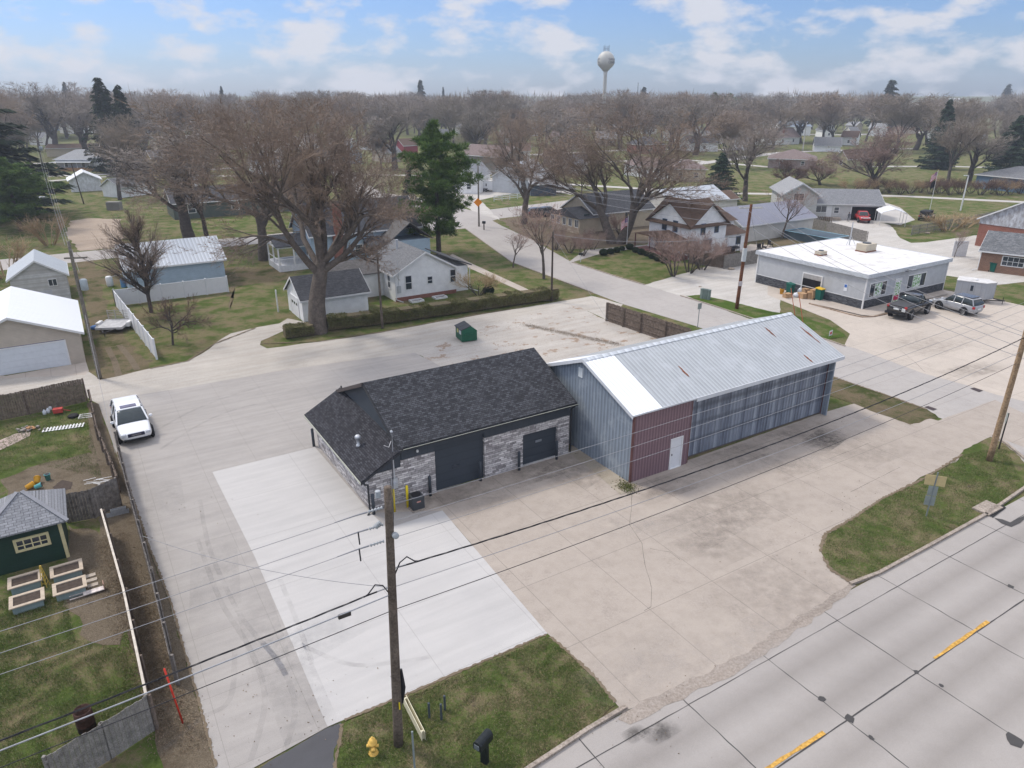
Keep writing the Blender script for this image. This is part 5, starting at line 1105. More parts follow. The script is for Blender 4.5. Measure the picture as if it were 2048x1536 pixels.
# leafy clumps: hedges, clipped balls
def leafy(mb_pts,mat,name,parent,sz=.07,seed=1,up=.2):
    nr=np.random.RandomState(seed); P=np.array(mb_pts); n=len(P); d=nr.normal(size=(n,3)); d[:,2]+=up; d/=np.linalg.norm(d,axis=1)[:,None]; s=np.cross(d,nr.normal(size=(n,3))); s/=np.linalg.norm(s,axis=1)[:,None]
    k=(sz*nr.uniform(.6,1.4,n))[:,None]; v=np.concatenate([P+s*k*.4,P-s*k*.4,P+d*k],1).reshape(-1,3)
    me=bpy.data.meshes.new(name); me.from_pydata(v.tolist(),[],np.arange(3*n).reshape(-1,3).tolist()); me.materials.append(mat); o=bpy.data.objects.new(name,me); link(o,parent); return o
hedm=needles('privet_leaves',(.12,.125,.045),(.21,.20,.085)); hed_tw=M('hedge_stems',(.17,.14,.10),.95,.3,3); hed_in=M('hedge_inside',(.15,.125,.07),1,.5,9,fine=25)
def hedge(label,P,h,wd,dens=1700):
    P=[G(*p) for p in P]; t=thing('hedge',label,'hedge',P[0],0); rr=random.Random(4); pts=[]; stem=MB(); core=MB()
    for i in range(len(P)-1):
        a=P[i]-P[0]; b=P[i+1]-P[0]; L=(b-a).length; u=(b-a)/L; n=Vector((-u[1],u[0],0))
        for _ in range(int(L*dens)):
            g=rr.random()*L; hh=h*(.92+.10*math.sin(g*1.7)+.06*math.sin(g*4.1)); f=rr.random()
            side=rr.random()
            if side<.45: y=rr.uniform(-1,1)*wd/2; z=hh*(1-rr.random()**2*.12)
            elif side<.85: y=-wd/2*(1+.08*math.sin(g*5))*rr.uniform(.8,1.03); z=hh*rr.uniform(.25,1.0)
            else: y=wd/2*rr.uniform(.8,1.03); z=hh*rr.uniform(.25,1)
            if z<hh*.45 and rr.random()<.5: continue
            e=1-.35*(abs(y)/(wd/2))**4*(z/hh>.85); pts.append(tuple(a+u*g+n*y+Vector((0,0,z*(1 if e==1 else .95)))))
        for _ in range(int(L*26)):
            g=rr.random()*L; y=rr.uniform(-.35,.35)*wd; c=a+u*g+n*y; stem.tube([c,c+Vector((rr.gauss(0,.12),rr.gauss(0,.12),h*.5)),c+Vector((rr.gauss(0,.3),rr.gauss(0,.3),h*.93))],[.018,.012,.005],3,False)
    for i in range(len(P)-1):
        a=P[i]-P[0]; b=P[i+1]-P[0]; core.bar(a+Vector((0,0,h*.50)),b+Vector((0,0,h*.50)),wd*.72,h*.78)
    core.build('inner_twigs',hed_in,t)
    leafy(pts,hedm,'foliage',t,.085,3); stem.build('stems',hed_tw,t); return t
hedge('long clipped olive hedge between the gravel alley and the bungalow',[(655,660),(760,648),(900,628),(1010,612),(1112,598)],1.5,1.6)
hedge('short clipped hedge left of the big trunk',[(570,676),(626,668)],1.2,1.6)
box_m=needles('boxwood_leaves',(.018,.035,.014),(.035,.055,.02))
t=thing('boxwood_ball','','shrub'); rr=random.Random(1); pts=[]
for _ in range(5200):
    v=Vector((rr.gauss(0,1),rr.gauss(0,1),rr.gauss(0,1))).normalized()*rr.uniform(.88,1.02); 
    if v[2]>-.75: pts.append((v[0]*.85,v[1]*.85,v[2]*.55+.5))
leafy(pts,box_m,'foliage',t,.07,2); MB().tube([(0,0,0),(0,0,.8)],[.06,.03],6).build('stem',bark_d,t); MB().lathe([(.35,.12),(.72,.4),(.70,.7),(.35,.95)],12).build('inner_twigs',box_m,t,True); t['hh']=1.; TPL.append(t); bx_=t
for i,(u,v,k) in enumerate(((1207,511,1.15),(1221,508,1.0),(1233,505,.95),(1244,501,.8),(1259,499,1.05),(1271,505,.95),(1282,509,1.05),(1294,512,.95),(1304,517,1.05),(1315,522,1.05),(1328,526,1.1))):
    dup(bx_,G(u,v),i,(k*.66,k*.66,k*.8),('leftmost clipped boxwood ball by the lane' if i==0 else 'clipped dark boxwood ball behind the flagpole' if i==4 else ('','second','third','fourth','','sixth','seventh','eighth','ninth','tenth','eleventh')[i]+' clipped dark boxwood ball from the lane in the curved row'),'clipped boxwood balls in a curved row')
dup(bx_,G(977,588),1,(.8,.8,.9),'maroon brown low round shrub at the bungalow corner','shrubs at the bungalow corner')
for c in bpy.data.objects[-1:]: pass
used_l={}
def near_label(p):
    best=min((o for o in C.objects if o.get('category') in ('house','building') and not o.parent),key=lambda o:(o.location-p).length); nm=best.name.split('.')[0].replace('_',' ')
    pu=PX(p)[0]-PX(best.location)[0]; rel=('left of' if pu<-18 else 'right of' if pu>45 else 'behind' if p[1]>best.location[1]+4 else 'before')
    l='grey brown bare tree '+rel+' the '+nm; k=used_l.get(l,0); used_l[l]=k+1
    return l if k==0 else ('another ' if k==1 else 'one more ')+l+(', the farther' if k==1 else ', the farthest')
# ---- named trees ----
D=TPL
def P_(t,px,top,label,group=None,rz=0,wide=1.,col=None,name=None,wpx=None): return put(t,px,top,label,group,False,rz,wide,col,name,wpx)
P_(big,(637,665),184,'huge brown budding tree with thick pale trunk beside the short hedge',rz=.4,wpx=395)
P_(elm,(528,520),190,'large rust brown tree left of the huge trunk',rz=2.2,wpx=300)
P_(mid,(380,487),230,'grey leaning bare tree by the street behind the blue workshop',rz=1.,wpx=240)
P_(mid2,(415,480),265,'thin grey bare tree right of the leaning tree',rz=4.1,wpx=150)
P_(oval,(303,625),417,'upright oval rusty bare tree behind the white vinyl fence',rz=0,wpx=112)
P_(ball,(346,690),588,'small round plum brown tree on the lawn inside the white fence',wpx=100)
T=Tree(13,[5,6,6,6,5,4],[.45,.5,.6,.7,.8,.8],[1.3,.62,.6,.55,.5,.5],up=.05,jit=.16,rtw=.013,cut=.035); T.grow(Vector((0,0,-.2)),Vector((-.12,.0,1)).normalized(),6.2,.5,0); T.grow(Vector((.6,0,-.2)),Vector((.36,.05,1)).normalized(),6.8,.55,0)
twin=tpl(T.finish(bark,tw_rust)); P_(twin,(1224,487),190,'great twin trunked brown tree between the cream house and the farmhouse',wpx=340)
P_(elm,(1048,448),212,'spreading bare tree on the corner lawn before the tin shed',rz=4,wpx=190,col=tw_mix)
P_(sapl,(1088,558),398,'young bare tree on the grass strip by the dark pole',rz=1,wpx=125)
P_(sapl,(1026,535),458,'slender bare sapling left of the young tree on the grass strip',rz=3,wpx=60)
P_(sapl,(1563,478),372,'rosy leafless tree beside the pool',rz=2,wpx=85)
P_(sapl,(1908,515),455,'tiny bare sapling beside the white panel in the gravel',rz=2)
P_(mid,(1490,402),236,'dark bare tree right of the dark spruce',rz=.5,wpx=105)
P_(spread,(1752,378),252,'broad low pinkish bare tree behind the ranch house',rz=.5,wpx=155)
P_(spread,(1580,372),318,'low rosy bare tree left of the split level roof',rz=2.5,wpx=80,col=tw_dark); P_(spread,(1640,370),316,'low plum bare tree above the split level roof',rz=1.5,wpx=90,col=tw_pink)
P_(mid2,(1893,372),222,'tall grey bare tree in front of the tall spruce at right',rz=.5,wpx=110); P_(mid,(1936,368),240,'tall bare tree right of the tall spruce',rz=3.,wpx=110)
P_(mid,(1988,330),215,'bare tree between the two right spruces',rz=2.)
for i,(u,v,tp,l) in enumerate(((782,445,330,'white barked birch behind the bungalow roof'),(822,470,375,'pale birch beside the big pine'),(728,420,330,'thin pale birch behind the blue house'))): P_(sapl,(u,v),tp,l,rz=i,col=tw_white,wpx=60)
for c in list(bpy.data.objects):
    if c.parent and c.name.startswith('trunk') and 'birch' in c.parent.get('label',''): c.data=c.data.copy(); c.data.materials[0]=birch
for i,(u,v,tp,T_) in enumerate(((112,312,162,mid),(165,303,172,mid2),(180,318,180,mid),(60,330,175,mid2),(290,320,180,mid),(330,310,176,mid2),(362,308,196,mid),(455,330,195,elm),(600,340,186,mid2),(700,345,212,elm),(790,340,196,mid),(960,330,196,mid2),(1120,345,215,mid),(1340,300,196,mid2),(1390,310,186,mid),(1545,300,200,mid2),(1600,285,196,mid),(1665,290,206,mid2),(1830,300,208,mid),(2030,320,196,mid2),(240,400,225,mid2),(270,352,228,mid))):
    P_(T_,(u,v),tp,near_label(G(u,v)),'bare trees among the houses',rz=i*1.3,wpx=(300+v-tp)*.27)
# conifers
P_(pin,(878,510),246,'tall bright green pine at the street corner',wpx=120,name='pine')
P_(spr2,(-22,436),118,'towering dark spruce cut by the left edge',wpx=210); P_(pin,(42,462),318,'shaggy green pine under the towering spruce at the left edge',rz=1,wpx=110)
P_(spr2,(-60,500),300,'dark spruce low at the left edge',rz=1,wide=1.3)
P_(spr2,(232,345),158,'dark ragged spruce above the grey roofed shed at left',wpx=70); P_(spr2,(268,350),172,'olive topped spruce beside the ragged spruce at left',rz=2,wpx=60)
P_(spr,(1435,407),306,'blue green spruce on the lawn behind the farmhouse',wpx=62)
P_(spr,(1872,338),200,'tall full spruce near the right edge',rz=1,wpx=52); P_(spr,(2015,352),232,'full dark spruce above the blue house at right',rz=2,wpx=75)
P_(spr_far,(1767,262),160,'ragged spruce standing above the far treeline at right',wpx=50); P_(spr_far,(845,252),160,'narrow spruce rising above the treeline left of the water tower',wpx=28); P_(spr_far,(2003,232),168,'small spruce top above the trees at the right edge',rz=1,wpx=26)
P_(spr_far,(1283,250),174,'rounded dark pine beside the lattice mast',rz=1,wpx=30); P_(pin,(1425,262),186,'broad green pine in the far treeline',rz=1,wide=1.3); P_(pin,(1455,262),188,'second green pine in the far treeline',rz=2,wide=1.2)
P_(spr_far,(145,250),164,'dark spruce between bare trees at upper left',rz=2); P_(spr_far,(452,250),172,'thin spruce top above the rusty crown at upper left',rz=3,wide=.8); P_(spr_far,(888,240),174,'slim spruce top right of the narrow spruce',rz=3,wide=.7)
P_(spr_far,(820,420),330,'dark spruce hidden behind the tall green pine',rz=3,wide=1.1)
# shrubs
P_(shr,(958,590),538,'dense round bare shrub at the bungalow corner',wide=1.5,col=tw_tan)
for u,v,tp,l in ((1349,552,458,'leafless lilac nearest the lawn in the farmhouse border'),(1378,546,462,'second leafless lilac in the farmhouse border'),(1404,540,470,'leafless lilac before the board fence corner'),(1432,530,478,'smallest leafless lilac by the fence corner')): P_(shr,(u,v),tp,l,rz=u,wide=1.05)
for u,v,tp,w_,l in ((100,490,425,1.2,'tan leafless shrub under the leaning poles at left'),(12,555,470,1.2,'brown leafless shrub at the left edge by the street'),(1896,462,425,2.2,'straw coloured bare thicket on the picket fence'),(1930,455,426,2.,'straw bare thicket farther along the picket fence')): P_(shr2,(u,v),tp,l,rz=u,wide=w_)
for i,u in enumerate(range(1700,2060,20)): P_(shr,(u,388-((i*7)%5)+ (u-1700)*.01),352+((i*5)%9),'brown leafless shrub in the hedgerow beyond the far drive','hedgerow shrubs at the right',rz=i,wide=1.5,col=tw_dark if i%3 else tw_tan)
for i,(u,v) in enumerate(((1140,505),(1165,512),(1110,500),(1185,500),(1240,470))): P_(shr,(u,v),v-44,('scrubby bare bush beside the lane mouth','scrubby bare bush in the middle of the rough yard','scrubby bare bush nearest the young street tree','scrubby bare bush between the lane and the twin trunks','scrubby bare bush against the cream house wall')[i],'bare bushes by the cream house',rz=i,wide=1.1)
# ---- woods: individual trees out to the horizon ----
rr=random.Random(99); keep=[]; n=0
HOUSES=[o for o in list(C.objects) if o.get('category') in('house','building','shed','garage','barn')]
hp=[(o.location[0]+6,o.location[1]+5) for o in HOUSES]
def road_free(x,y):
    u,v=PX((x,y,0)); return True
tries=0; cnt=0
while cnt<275 and tries<9000:
    tries+=1
    y=150+380*rr.random()**.8; x=rr.uniform(-.78,.78)*y
    u,v=PX((x,y,0))
    if v>300 and rr.random()<.75: continue
    if v>345 : continue
    if any(abs(x-a)<10 and -14<y-b<10 for a,b in hp): continue
    if any((x-a)**2+(y-b)**2<(6.5+y*.008)**2 for a,b in keep): continue
    if y<300 and rr.random()<.5: continue
    if 1500<u<2048 and v>262 and rr.random()<.7: continue
    if 1780<u<1990 and v<236: continue
    keep.append((x,y)); h=rr.uniform(14,24) if y>300 else rr.uniform(11,19)
    T_=(farA,farB,farC,farD)[rr.choice((0,0,1,1,2,3,3))]; k=h/T_['hh']; kw=h*rr.uniform(.6,1.0)/T_['ww']
    z=(-.0)
    dup(T_,(x,y,0),rr.uniform(0,6),(kw,kw,k),'leafless tree in the woods beyond the houses','leafless trees of the far woods'); cnt+=1
def wood(name,y0,y1,n,h0,h1,seed,rtw=.25,gap=None):
    r2=random.Random(seed); nr=np.random.RandomState(seed); mb=MB(); V=[]; 
    for i in range(n):
        y=r2.uniform(y0,y1); x=r2.uniform(-.82,.82)*y; u,v=PX((x,y,0))
        if gap and gap[0]<u<gap[1]: continue
        h=r2.uniform(h0,h1); R_=h*.42; mb.tube([(x,y,0),(x,y,h*.6)],[.4,.15],3,False)
        m=210; ph=nr.normal(size=(m,3)); ph/=np.linalg.norm(ph,axis=1)[:,None]; rad=nr.uniform(.3,1,m)[:,None]; c=ph*rad*np.array([R_,R_,h*.42])+np.array([x,y,h*.58]); d=ph+np.array([0,0,.6]); s_=np.cross(d,nr.normal(size=(m,3))); s_/=np.linalg.norm(s_,axis=1)[:,None]
        V.append(np.concatenate([c+s_*rtw,c-s_*rtw,c+d*h*.13],1).reshape(-1,3))
    v=np.concatenate(V); b=len(mb.v); me=bpy.data.meshes.new(name); me.from_pydata(mb.v+v.tolist(),[],mb.f+(np.arange(len(v)).reshape(-1,3)+b).tolist()); me.materials.append(tw_mix); o=bpy.data.objects.new(name,me); link(o)
    tag(o,'far leafless woods that close off the horizon','woods',kind='stuff'); return o
wood('far_woods',500,1200,1000,14,23.5,5,.24,(1800,1985))
for t in TPL:
    for c in list(t.children):
        bpy.data.objects.remove(c)
    bpy.data.objects.remove(t)
# ================= VEHICLES =================
blk=M('black_rubber',(.012,.012,.013),.8,.1); rimm=M('alloy',(.45,.46,.48),.35,.05,metal=.6); chrome=M('chrome',(.6,.6,.62),.2,.02,metal=.8)
def paint(name,col,r=.25):
    m,t,b=newmat(name); n=noise(t,ocoord(t),2,3); c=mixc(t,ramp(t,n,[(.3,0),(.7,1)]),sc3(col,.94),sc3(col,1.05)); t.links.new(c,b.inputs['Base Color']); b.inputs['Roughness'].default_value=r; b.inputs['Coat Weight'].default_value=.6; b.inputs['Coat Roughness'].default_value=.08; return m
def loft(mb,S_):
    n=0; base=len(mb.v)
    for (x,zb,zs,zt,wb,ws,wt) in S_:
        z2=zs+(zt-zs)*.7
        ring=[(x,-wb*.5,zb-.0),(x,-wb,zb+.03),(x,-ws,zs),(x,-(ws*.45+wt*.55),z2),(x,-wt,zt-.02),(x,-wt*.55,zt),(x,wt*.55,zt),(x,wt,zt-.02),(x,(ws*.45+wt*.55),z2),(x,ws,zs),(x,wb,zb+.03),(x,wb*.5,zb)]
        n=len(ring); mb.v+=ring
    for i in range(len(S_)-1):
        for k in range(n):
            a=base+i*n; k2=(k+1)%n; mb.f.append((a+k,a+n+k,a+n+k2,a+k2))
    mb.f.append(tuple(base+k for k in range(n))); e=base+(len(S_)-1)*n; mb.f.append(tuple(e+k for k in range(n-1,-1,-1)))
def wheel(t,x,y,r=.36,w=.25,spoke=True):
    s=1 if y>0 else -1
    m=MB(); prof=[(r*.62,-w/2),(r*.95,-w/2),(r,-w*.35),(r,w*.35),(r*.95,w/2),(r*.62,w/2)]
    m.lathe(prof,24); T=Matrix.Translation((x,y,r))@Matrix.Rotation(-s*math.pi/2,4,'X'); m.v=[tuple(T@Vector(p)) for p in m.v]; tw=m.build('wheel',blk,t,True)
    m=MB(); m.lathe([(.01,w*.3),(r*.2,w*.36),(r*.22,w*.30),(r*.6,w*.33),(r*.63,w*.5)],20)
    for k in range(5):
        a=k*1.2566; m.bar((0,0,w*.4),(r*.6*math.cos(a),r*.6*math.sin(a),w*.4),r*.16,.03)
    m.v=[tuple(T@Vector(p)) for p in m.v]; m.build('rim',rimm,tw)
def car(name,label,cat,loc,az,pm,kind='suv',k=1.,L=4.7,trim=None,group=None):
    """az: heading measured from +Y towards +X"""
    t=thing(name,label,cat,loc,math.pi/2-az,group); t.scale=(k,k,k); h=L/2; gl=M('car_glass',(.03,.042,.045),.1,.2,spec=.5); wb=L*.29
    if kind=='suv':
        B=[(-h,.42,.7,1.0,.78,.84,.80),(-h+.12,.30,.68,1.08,.86,.93,.88),(-wb,.24,.66,1.12,.90,.95,.90),(0,.24,.66,1.10,.90,.95,.90),(h*.40,.24,.66,1.07,.90,.95,.88),(h*.72,.26,.64,.97,.88,.93,.82),(h-.16,.30,.60,.84,.80,.88,.76),(h,.40,.56,.70,.66,.74,.66)]
        Cb=[(-h+.10,1.06,1.15,1.2,.84,.80,.76),(-h+.42,1.05,1.3,1.58,.88,.80,.68),(-h*.35,1.05,1.35,1.68,.89,.82,.70),(h*.05,1.05,1.34,1.66,.89,.82,.69),(h*.18,1.04,1.3,1.56,.88,.82,.68),(h*.47,1.0,1.05,1.09,.86,.84,.80)]
        roof=[(-h+.36,.70,1.60),(-h*.35,.72,1.70),(h*.05,.71,1.68),(h*.12,.69,1.63)]
        pil=[((h*.47,.86,1.05),(h*.12,.70,1.62)),((-.02*h,.90,1.06),(-.04*h,.71,1.67)),((-h*.40,.90,1.06),(-h*.42,.72,1.68)),((-h+.12,.86,1.08),(-h+.42,.70,1.60))]
    else:
        B=[(-h,.55,.85,1.15,.84,.9,.88),(-h+.1,.48,.85,1.22,.88,.95,.92),(-wb,.44,.85,1.24,.9,.96,.93),(0,.44,.85,1.22,.9,.96,.93),(h*.45,.44,.85,1.2,.9,.96,.9),(h*.85,.48,.85,1.12,.9,.94,.86),(h-.06,.5,.8,1.05,.86,.9,.82),(h,.58,.75,.95,.8,.84,.76)]
        Cb=[(-h*.16,1.18,1.4,1.5,.88,.84,.78),(-h*.08,1.18,1.5,1.84,.90,.82,.70),(h*.2,1.18,1.5,1.88,.9,.82,.72),(h*.26,1.17,1.45,1.80,.89,.82,.7),(h*.45,1.15,1.19,1.22,.86,.84,.8)]
        roof=[(-h*.10,.73,1.85),(h*.0,.74,1.90),(h*.18,.74,1.90),(h*.25,.70,1.83)]
        pil=[((h*.45,.86,1.18),(h*.24,.70,1.82)),((h*.08,.9,1.2),(h*.06,.73,1.88)),((-h*.14,.88,1.2),(-h*.09,.72,1.85))]
    m=MB(); loft(m,B); body=m.build('body',pm,t,True); sb_=body.modifiers.new('round','SUBSURF'); sb_.levels=1; sb_.render_levels=1
    m=MB(); loft(m,Cb); cab=m.build('windows',gl,t,True)
    m=MB()
    for i in range(len(roof)-1):
        (x0,w0,z0),(x1,w1,z1)=roof[i],roof[i+1]; m.add([(x0,-w0,z0-.05),(x1,-w1,z1-.05),(x1,w1,z1-.05),(x0,w0,z0-.05),(x0,-w0*.93,z0+.02),(x1,-w1*.93,z1+.02),(x1,w1*.93,z1+.02),(x0,w0*.93,z0+.02)],[(4,5,6,7),(0,1,5,4),(3,7,6,2),(0,4,7,3),(1,2,6,5)])
    for a,b in pil:
        for s in (1,-1): m.bar((a[0],a[1]*s,a[2]),(b[0],b[1]*s,b[2]),.09,.05)
    rf=m.build('roof',pm,t,False)
    rr_=.37 if kind=='suv' else .44
    for x in (-wb,wb+.05):
        for y in (-.86,.86):
            m=MB(); T=Matrix.Translation((x,y+(.065 if y>0 else -.065),rr_))@Matrix.Rotation(math.pi/2,4,'X'); m.lathe([(rr_+.09,-.03),(rr_+.09,.03)],22); m.v=[tuple(T@Vector(p)) for p in m.v]; m.build('wheel_arch',blk,body)
            wheel(t,x,y*1.04,rr_,.26)
    zf=.62 if kind=='suv' else .9
    for s in (-1,1):
        m=MB(); m.box(h-.30,h-.02,s*.66-.14,s*.66+.14,zf+.02,zf+.2); m.build('headlight',M('lamp_clear',(.55,.57,.6),.15),t,bevel=.04)
        m=MB(); m.box(-h-.015,-h+.2,s*.78-.1,s*.78+.1,zf+.15,zf+.38); m.build('tail_light',M('lamp_red',(.35,.02,.02),.2),t,bevel=.03)
        m=MB(); m.cbox((h*.36,s*1.06,1.16 if kind=='suv' else 1.3),(.14,.2,.16)); m.build('mirror',pm,t,bevel=.04)
    m=MB(); m.box(h-.09,h+.012,-.46,.46,zf-.02,zf+.18); m.build('grille',trim or blk,t,bevel=.02)
    m=MB(); m.box(h-.12,h+.02,-.7,.7,zf-.27,zf-.16); m.build('lower_grille',blk,t)
    m=MB(); m.box(-h-.03,-h+.05,-.24,.24,zf+.02,zf+.16); m.build('number_plate',M('plate_white',(.6,.62,.62)),t)
    return t
def axle(a,b): return (G(*a)+G(*b))/2
def hd(a,b): d=b-a; return math.atan2(d[0],d[1])
whp=paint('white_paint',(.72,.73,.74)); bkp=paint('black_paint',(.012,.012,.014)); svp=paint('silver_paint',(.33,.34,.36)); rdp=paint('red_paint',(.45,.02,.02)); grp=paint('charcoal_paint',(.04,.045,.05))
f=axle((241,885),(304,871)); ax=(G(304,871)-G(241,885)).normalized(); fw=Vector((ax[1],-ax[0],0)); cpos=f-fw*1.5
t=car('parked_suv','white suv with sunroof parked at the corner of the concrete lot','car',cpos,math.atan2(fw[0],fw[1]),whp,k=1.1,trim=M('navy_grille',(.01,.012,.04),.4))
MB().box(-.25,.18,-.45,.45,1.68,1.715).build('sunroof',M('tinted_roof_glass',(.12,.11,.16),.15),t)
def text(name,body,size,mat,parent,loc,rot,ext=.01,align='CENTER',label=None):
    cu=bpy.data.curves.new(name,'FONT'); cu.body=body; cu.size=size; cu.extrude=ext; cu.align_x=align; cu.align_y='CENTER'
    o=bpy.data.objects.new(name,cu); C.objects.link(o); bpy.context.view_layer.update(); me=bpy.data.meshes.new_from_object(o); bpy.data.objects.remove(o)
    me.materials.clear(); me.materials.append(mat); o=bpy.data.objects.new(name,me); link(o,parent); o.location=loc; o.rotation_euler=rot; return o
text('grille_lettering','TOYOTA',.13,chrome,t,(2.37,0,.70),(R(90),0,R(90)))
r0=axle((1782,630),(1819,641)); fwd=(G(1854,628)-G(1819,641)).normalized(); t=car('pickup_truck','black pickup with covered bed parked before the grey store','pickup',r0+fwd*1.75,math.atan2(fwd[0],fwd[1]),bkp,'pickup',1.05,5.7); t.scale=(1.07,1.13,1.2)
MB().box(-2.75,-.5,-.84,.84,1.2,1.27).build('bed_cover',M('bed_vinyl',(.05,.05,.052),.6),t,bevel=.03); MB().box(-2.9,-2.75,-.95,.95,.5,.68).build('bumper',M('black_plastic',(.01,.01,.012)),t); text('tailgate_lettering','FORD',.2,M('letter_grey',(.2,.2,.2)),t,(-2.86,0,1.0),(R(90),0,R(-90)))
MB().box(-2.88,-2.84,-.8,-.5,.85,1.12).build('sticker',M('plate_white',(.6,.62,.62)),t)
a=G(1926,631); b=G(1877,618); fwd=(b-a).normalized(); nn=Vector((fwd[1],-fwd[0],0)); t=car('parked_suv','silver suv with black roof parked beside the enclosed trailer','car',(a+b)/2+nn*.9,math.atan2(fwd[0],fwd[1]),svp,k=1.03,L=4.5); t.scale=(1.03,1.03,1.12)
MB().box(-1.7,.1,-.68,.68,1.68,1.74).build('black_roof',bkp,t,bevel=.02)
p=G(1727,447); q=(G(0,0) if 0 else Vector((0,0,0))); fwd=(-V2); t=car('pickup_truck','red pickup nosing out of the open garage','pickup',p-fwd*2.6,math.atan2(fwd[0],fwd[1])+R(-4),rdp,'pickup',1.0,5.6,trim=chrome)
p=G(1846,441); t=car('black_jeep','black boxy off-roader with rear spare wheel by the picket fence','car',p+AX*1.0,math.atan2(AX[0],AX[1])-.25,bkp,'suv',1.0,4.1)
m=MB(); m.box(-1.95,.7,-.82,.82,1.1,1.82); m.build('hard_top',M('black_canvas',(.015,.015,.017),.7),t,bevel=.08); m=MB(); m.lathe([(.36,-.1),(.36,.1)],18); T=Matrix.Translation((-2.12,0,1.0))@Matrix.Rotation(math.pi/2,4,'Y'); m.v=[tuple(T@Vector(x)) for x in m.v]; m.build('spare_wheel',blk,t); m=MB(); m.lathe([(.2,-.12),(.2,.12)],14); m.v=[tuple(T@Vector(x)) for x in m.v]; m.build('spare_rim',rimm,t)
for (u,v,l,kk) in ((1078,433,'dark car half hidden by twigs in the far driveway, the left one','suv'),(1100,431,'dark car half hidden by twigs in the far driveway, the right one','suv')): car('parked_car',l,'car',G(u,v),R(75),grp,kk,1.,4.5)
car('parked_car','pale car in the yard of the tin shed beyond the pine','car',G(925,384),R(95),whp,'suv',1.,4.6)
car('white_van','white car nosing out behind the cedar at the left edge','car',G(88,410),R(120),whp,'suv',1.,4.8)
# enclosed trailers
def box_trailer(label,a,b,W,H_,mat,nose=.9,axles=1):
    a=G(*a); b=G(*b); d=b-a; L=d.length; rz=math.atan2(d[1],d[0]); t=thing('box_trailer',label,'trailer',a,rz)
    m=MB(); m.prism([(0,0),(L,0),(L+nose,W/2),(L,W),(0,W)],.45,H_); m.build('body',mat,t,bevel=.05)
    m=MB(); m.prism([(-.03,-.03),(L,-.03),(L+nose+.04,W/2),(L,W+.03),(-.03,W+.03)],H_,H_+.08); m.build('roof',M('trailer_roof',(.55,.54,.52),.6,.15,2),t)
    m=MB(); m.bar((L,0.3,.4),(L+nose+1.1,W/2,.4),.08,.1); m.bar((L,W-.3,.4),(L+nose+1.1,W/2,.4),.08,.1); m.tube([(L+nose+.9,W/2,0),(L+nose+.9,W/2,.8)],.04,6); m.build('hitch',M('dark_steel',(.04,.035,.03),.6),t)
    for k in range(axles):
        wheel(t,L*.42+k*.75-.3*(axles-1),-.02,.33,.2); wheel(t,L*.42+k*.75-.3*(axles-1),W+.02,.33,.2)
    m=MB(); m.box(L*.42-.5-.3*(axles-1),L*.42+.5+.4*(axles-1),-.14,-.0,.68,.78); m.build('mudguard',M('dark_steel',(.04,.035,.03)),t)
    m=MB(); m.box(L*.60,L*.60+.75,-.025,0,.6,H_-.25); m.build('door',mat,t); m=MB(); m.box(L*.5,L*.5+.26,-.03,0,1.3,1.9); m.build('vent_window',glass(),t)
    return t
tg=siding('trailer_grey',(.36,.37,.385),.6,vertical=True,dirt=.08)
t=box_trailer('grey enclosed cargo trailer behind the silver suv',(1905,600),(1964,608),2.3,2.25,tg); MB().lathe([(.25,0),(.25,.06),(.1,.14)],12,(1.7,1.1,2.34)).build('roof_vent',W_trim,t,True)
box_trailer('long white enclosed trailer parked before the tin shed',(953,383),(990,384),2.2,2.4,M('trailer_white',(.7,.71,.72),.4,.03),.3,2)
# flat utility trailer
a=G(193,668); t=thing('utility_trailer','small open utility trailer with mesh ramp and white wheels by the alley','trailer',a,R(90)-hd(G(193,672),G(250,670)))
m=MB(); m.box(0,2.4,0,3.0,.5,.58); m.build('deck',M('deck_grey',(.42,.42,.42),.8,.2,3),t); m=MB(); m.box(0,2.4,-.05,0,.4,.62); m.box(-.05,0,0,3.,.4,.62); m.box(2.4,2.45,0,3.,.4,.62); m.build('frame',M('pale_frame',(.5,.5,.5),.5),t)
m=MB()
for k in range(6): m.box(.1,2.3,2.98,3.02,.6+k*.17,.64+k*.17)
for x in (.1,.8,1.6,2.3): m.box(x-.03,x+.03,2.96,3.04,.6,1.55)
m.build('ramp',M('mesh_grey',(.35,.33,.31),.8),t); m=MB(); m.bar((.5,0,.45),(1.2,-1.2,.45),.07); m.bar((1.9,0,.45),(1.2,-1.2,.45),.07); m.tube([(1.2,-1.1,0),(1.2,-1.1,.7)],.03,6); m.build('hitch',M('dark_steel',(.04,.035,.03)),t)
m=MB(); m.box(-.35,-.06,1.0,2.0,.35,.78); m.build('mudguard',W_trim,t); m=MB(); m.box(2.46,2.75,1.0,2.0,.35,.78); m.build('mudguard',W_trim,t)
MB().lathe([(.2,0),(.5,.1),(.45,.3),(.1,.4)],9,(-.9,1.6,0)).build('tarp',M('tarp_blue',(.05,.14,.35),.6),None,True).location=a; tp=bpy.context.scene.collection.objects[-1]; tag(tp,'crumpled blue tarp beside the utility trailer','tarp')
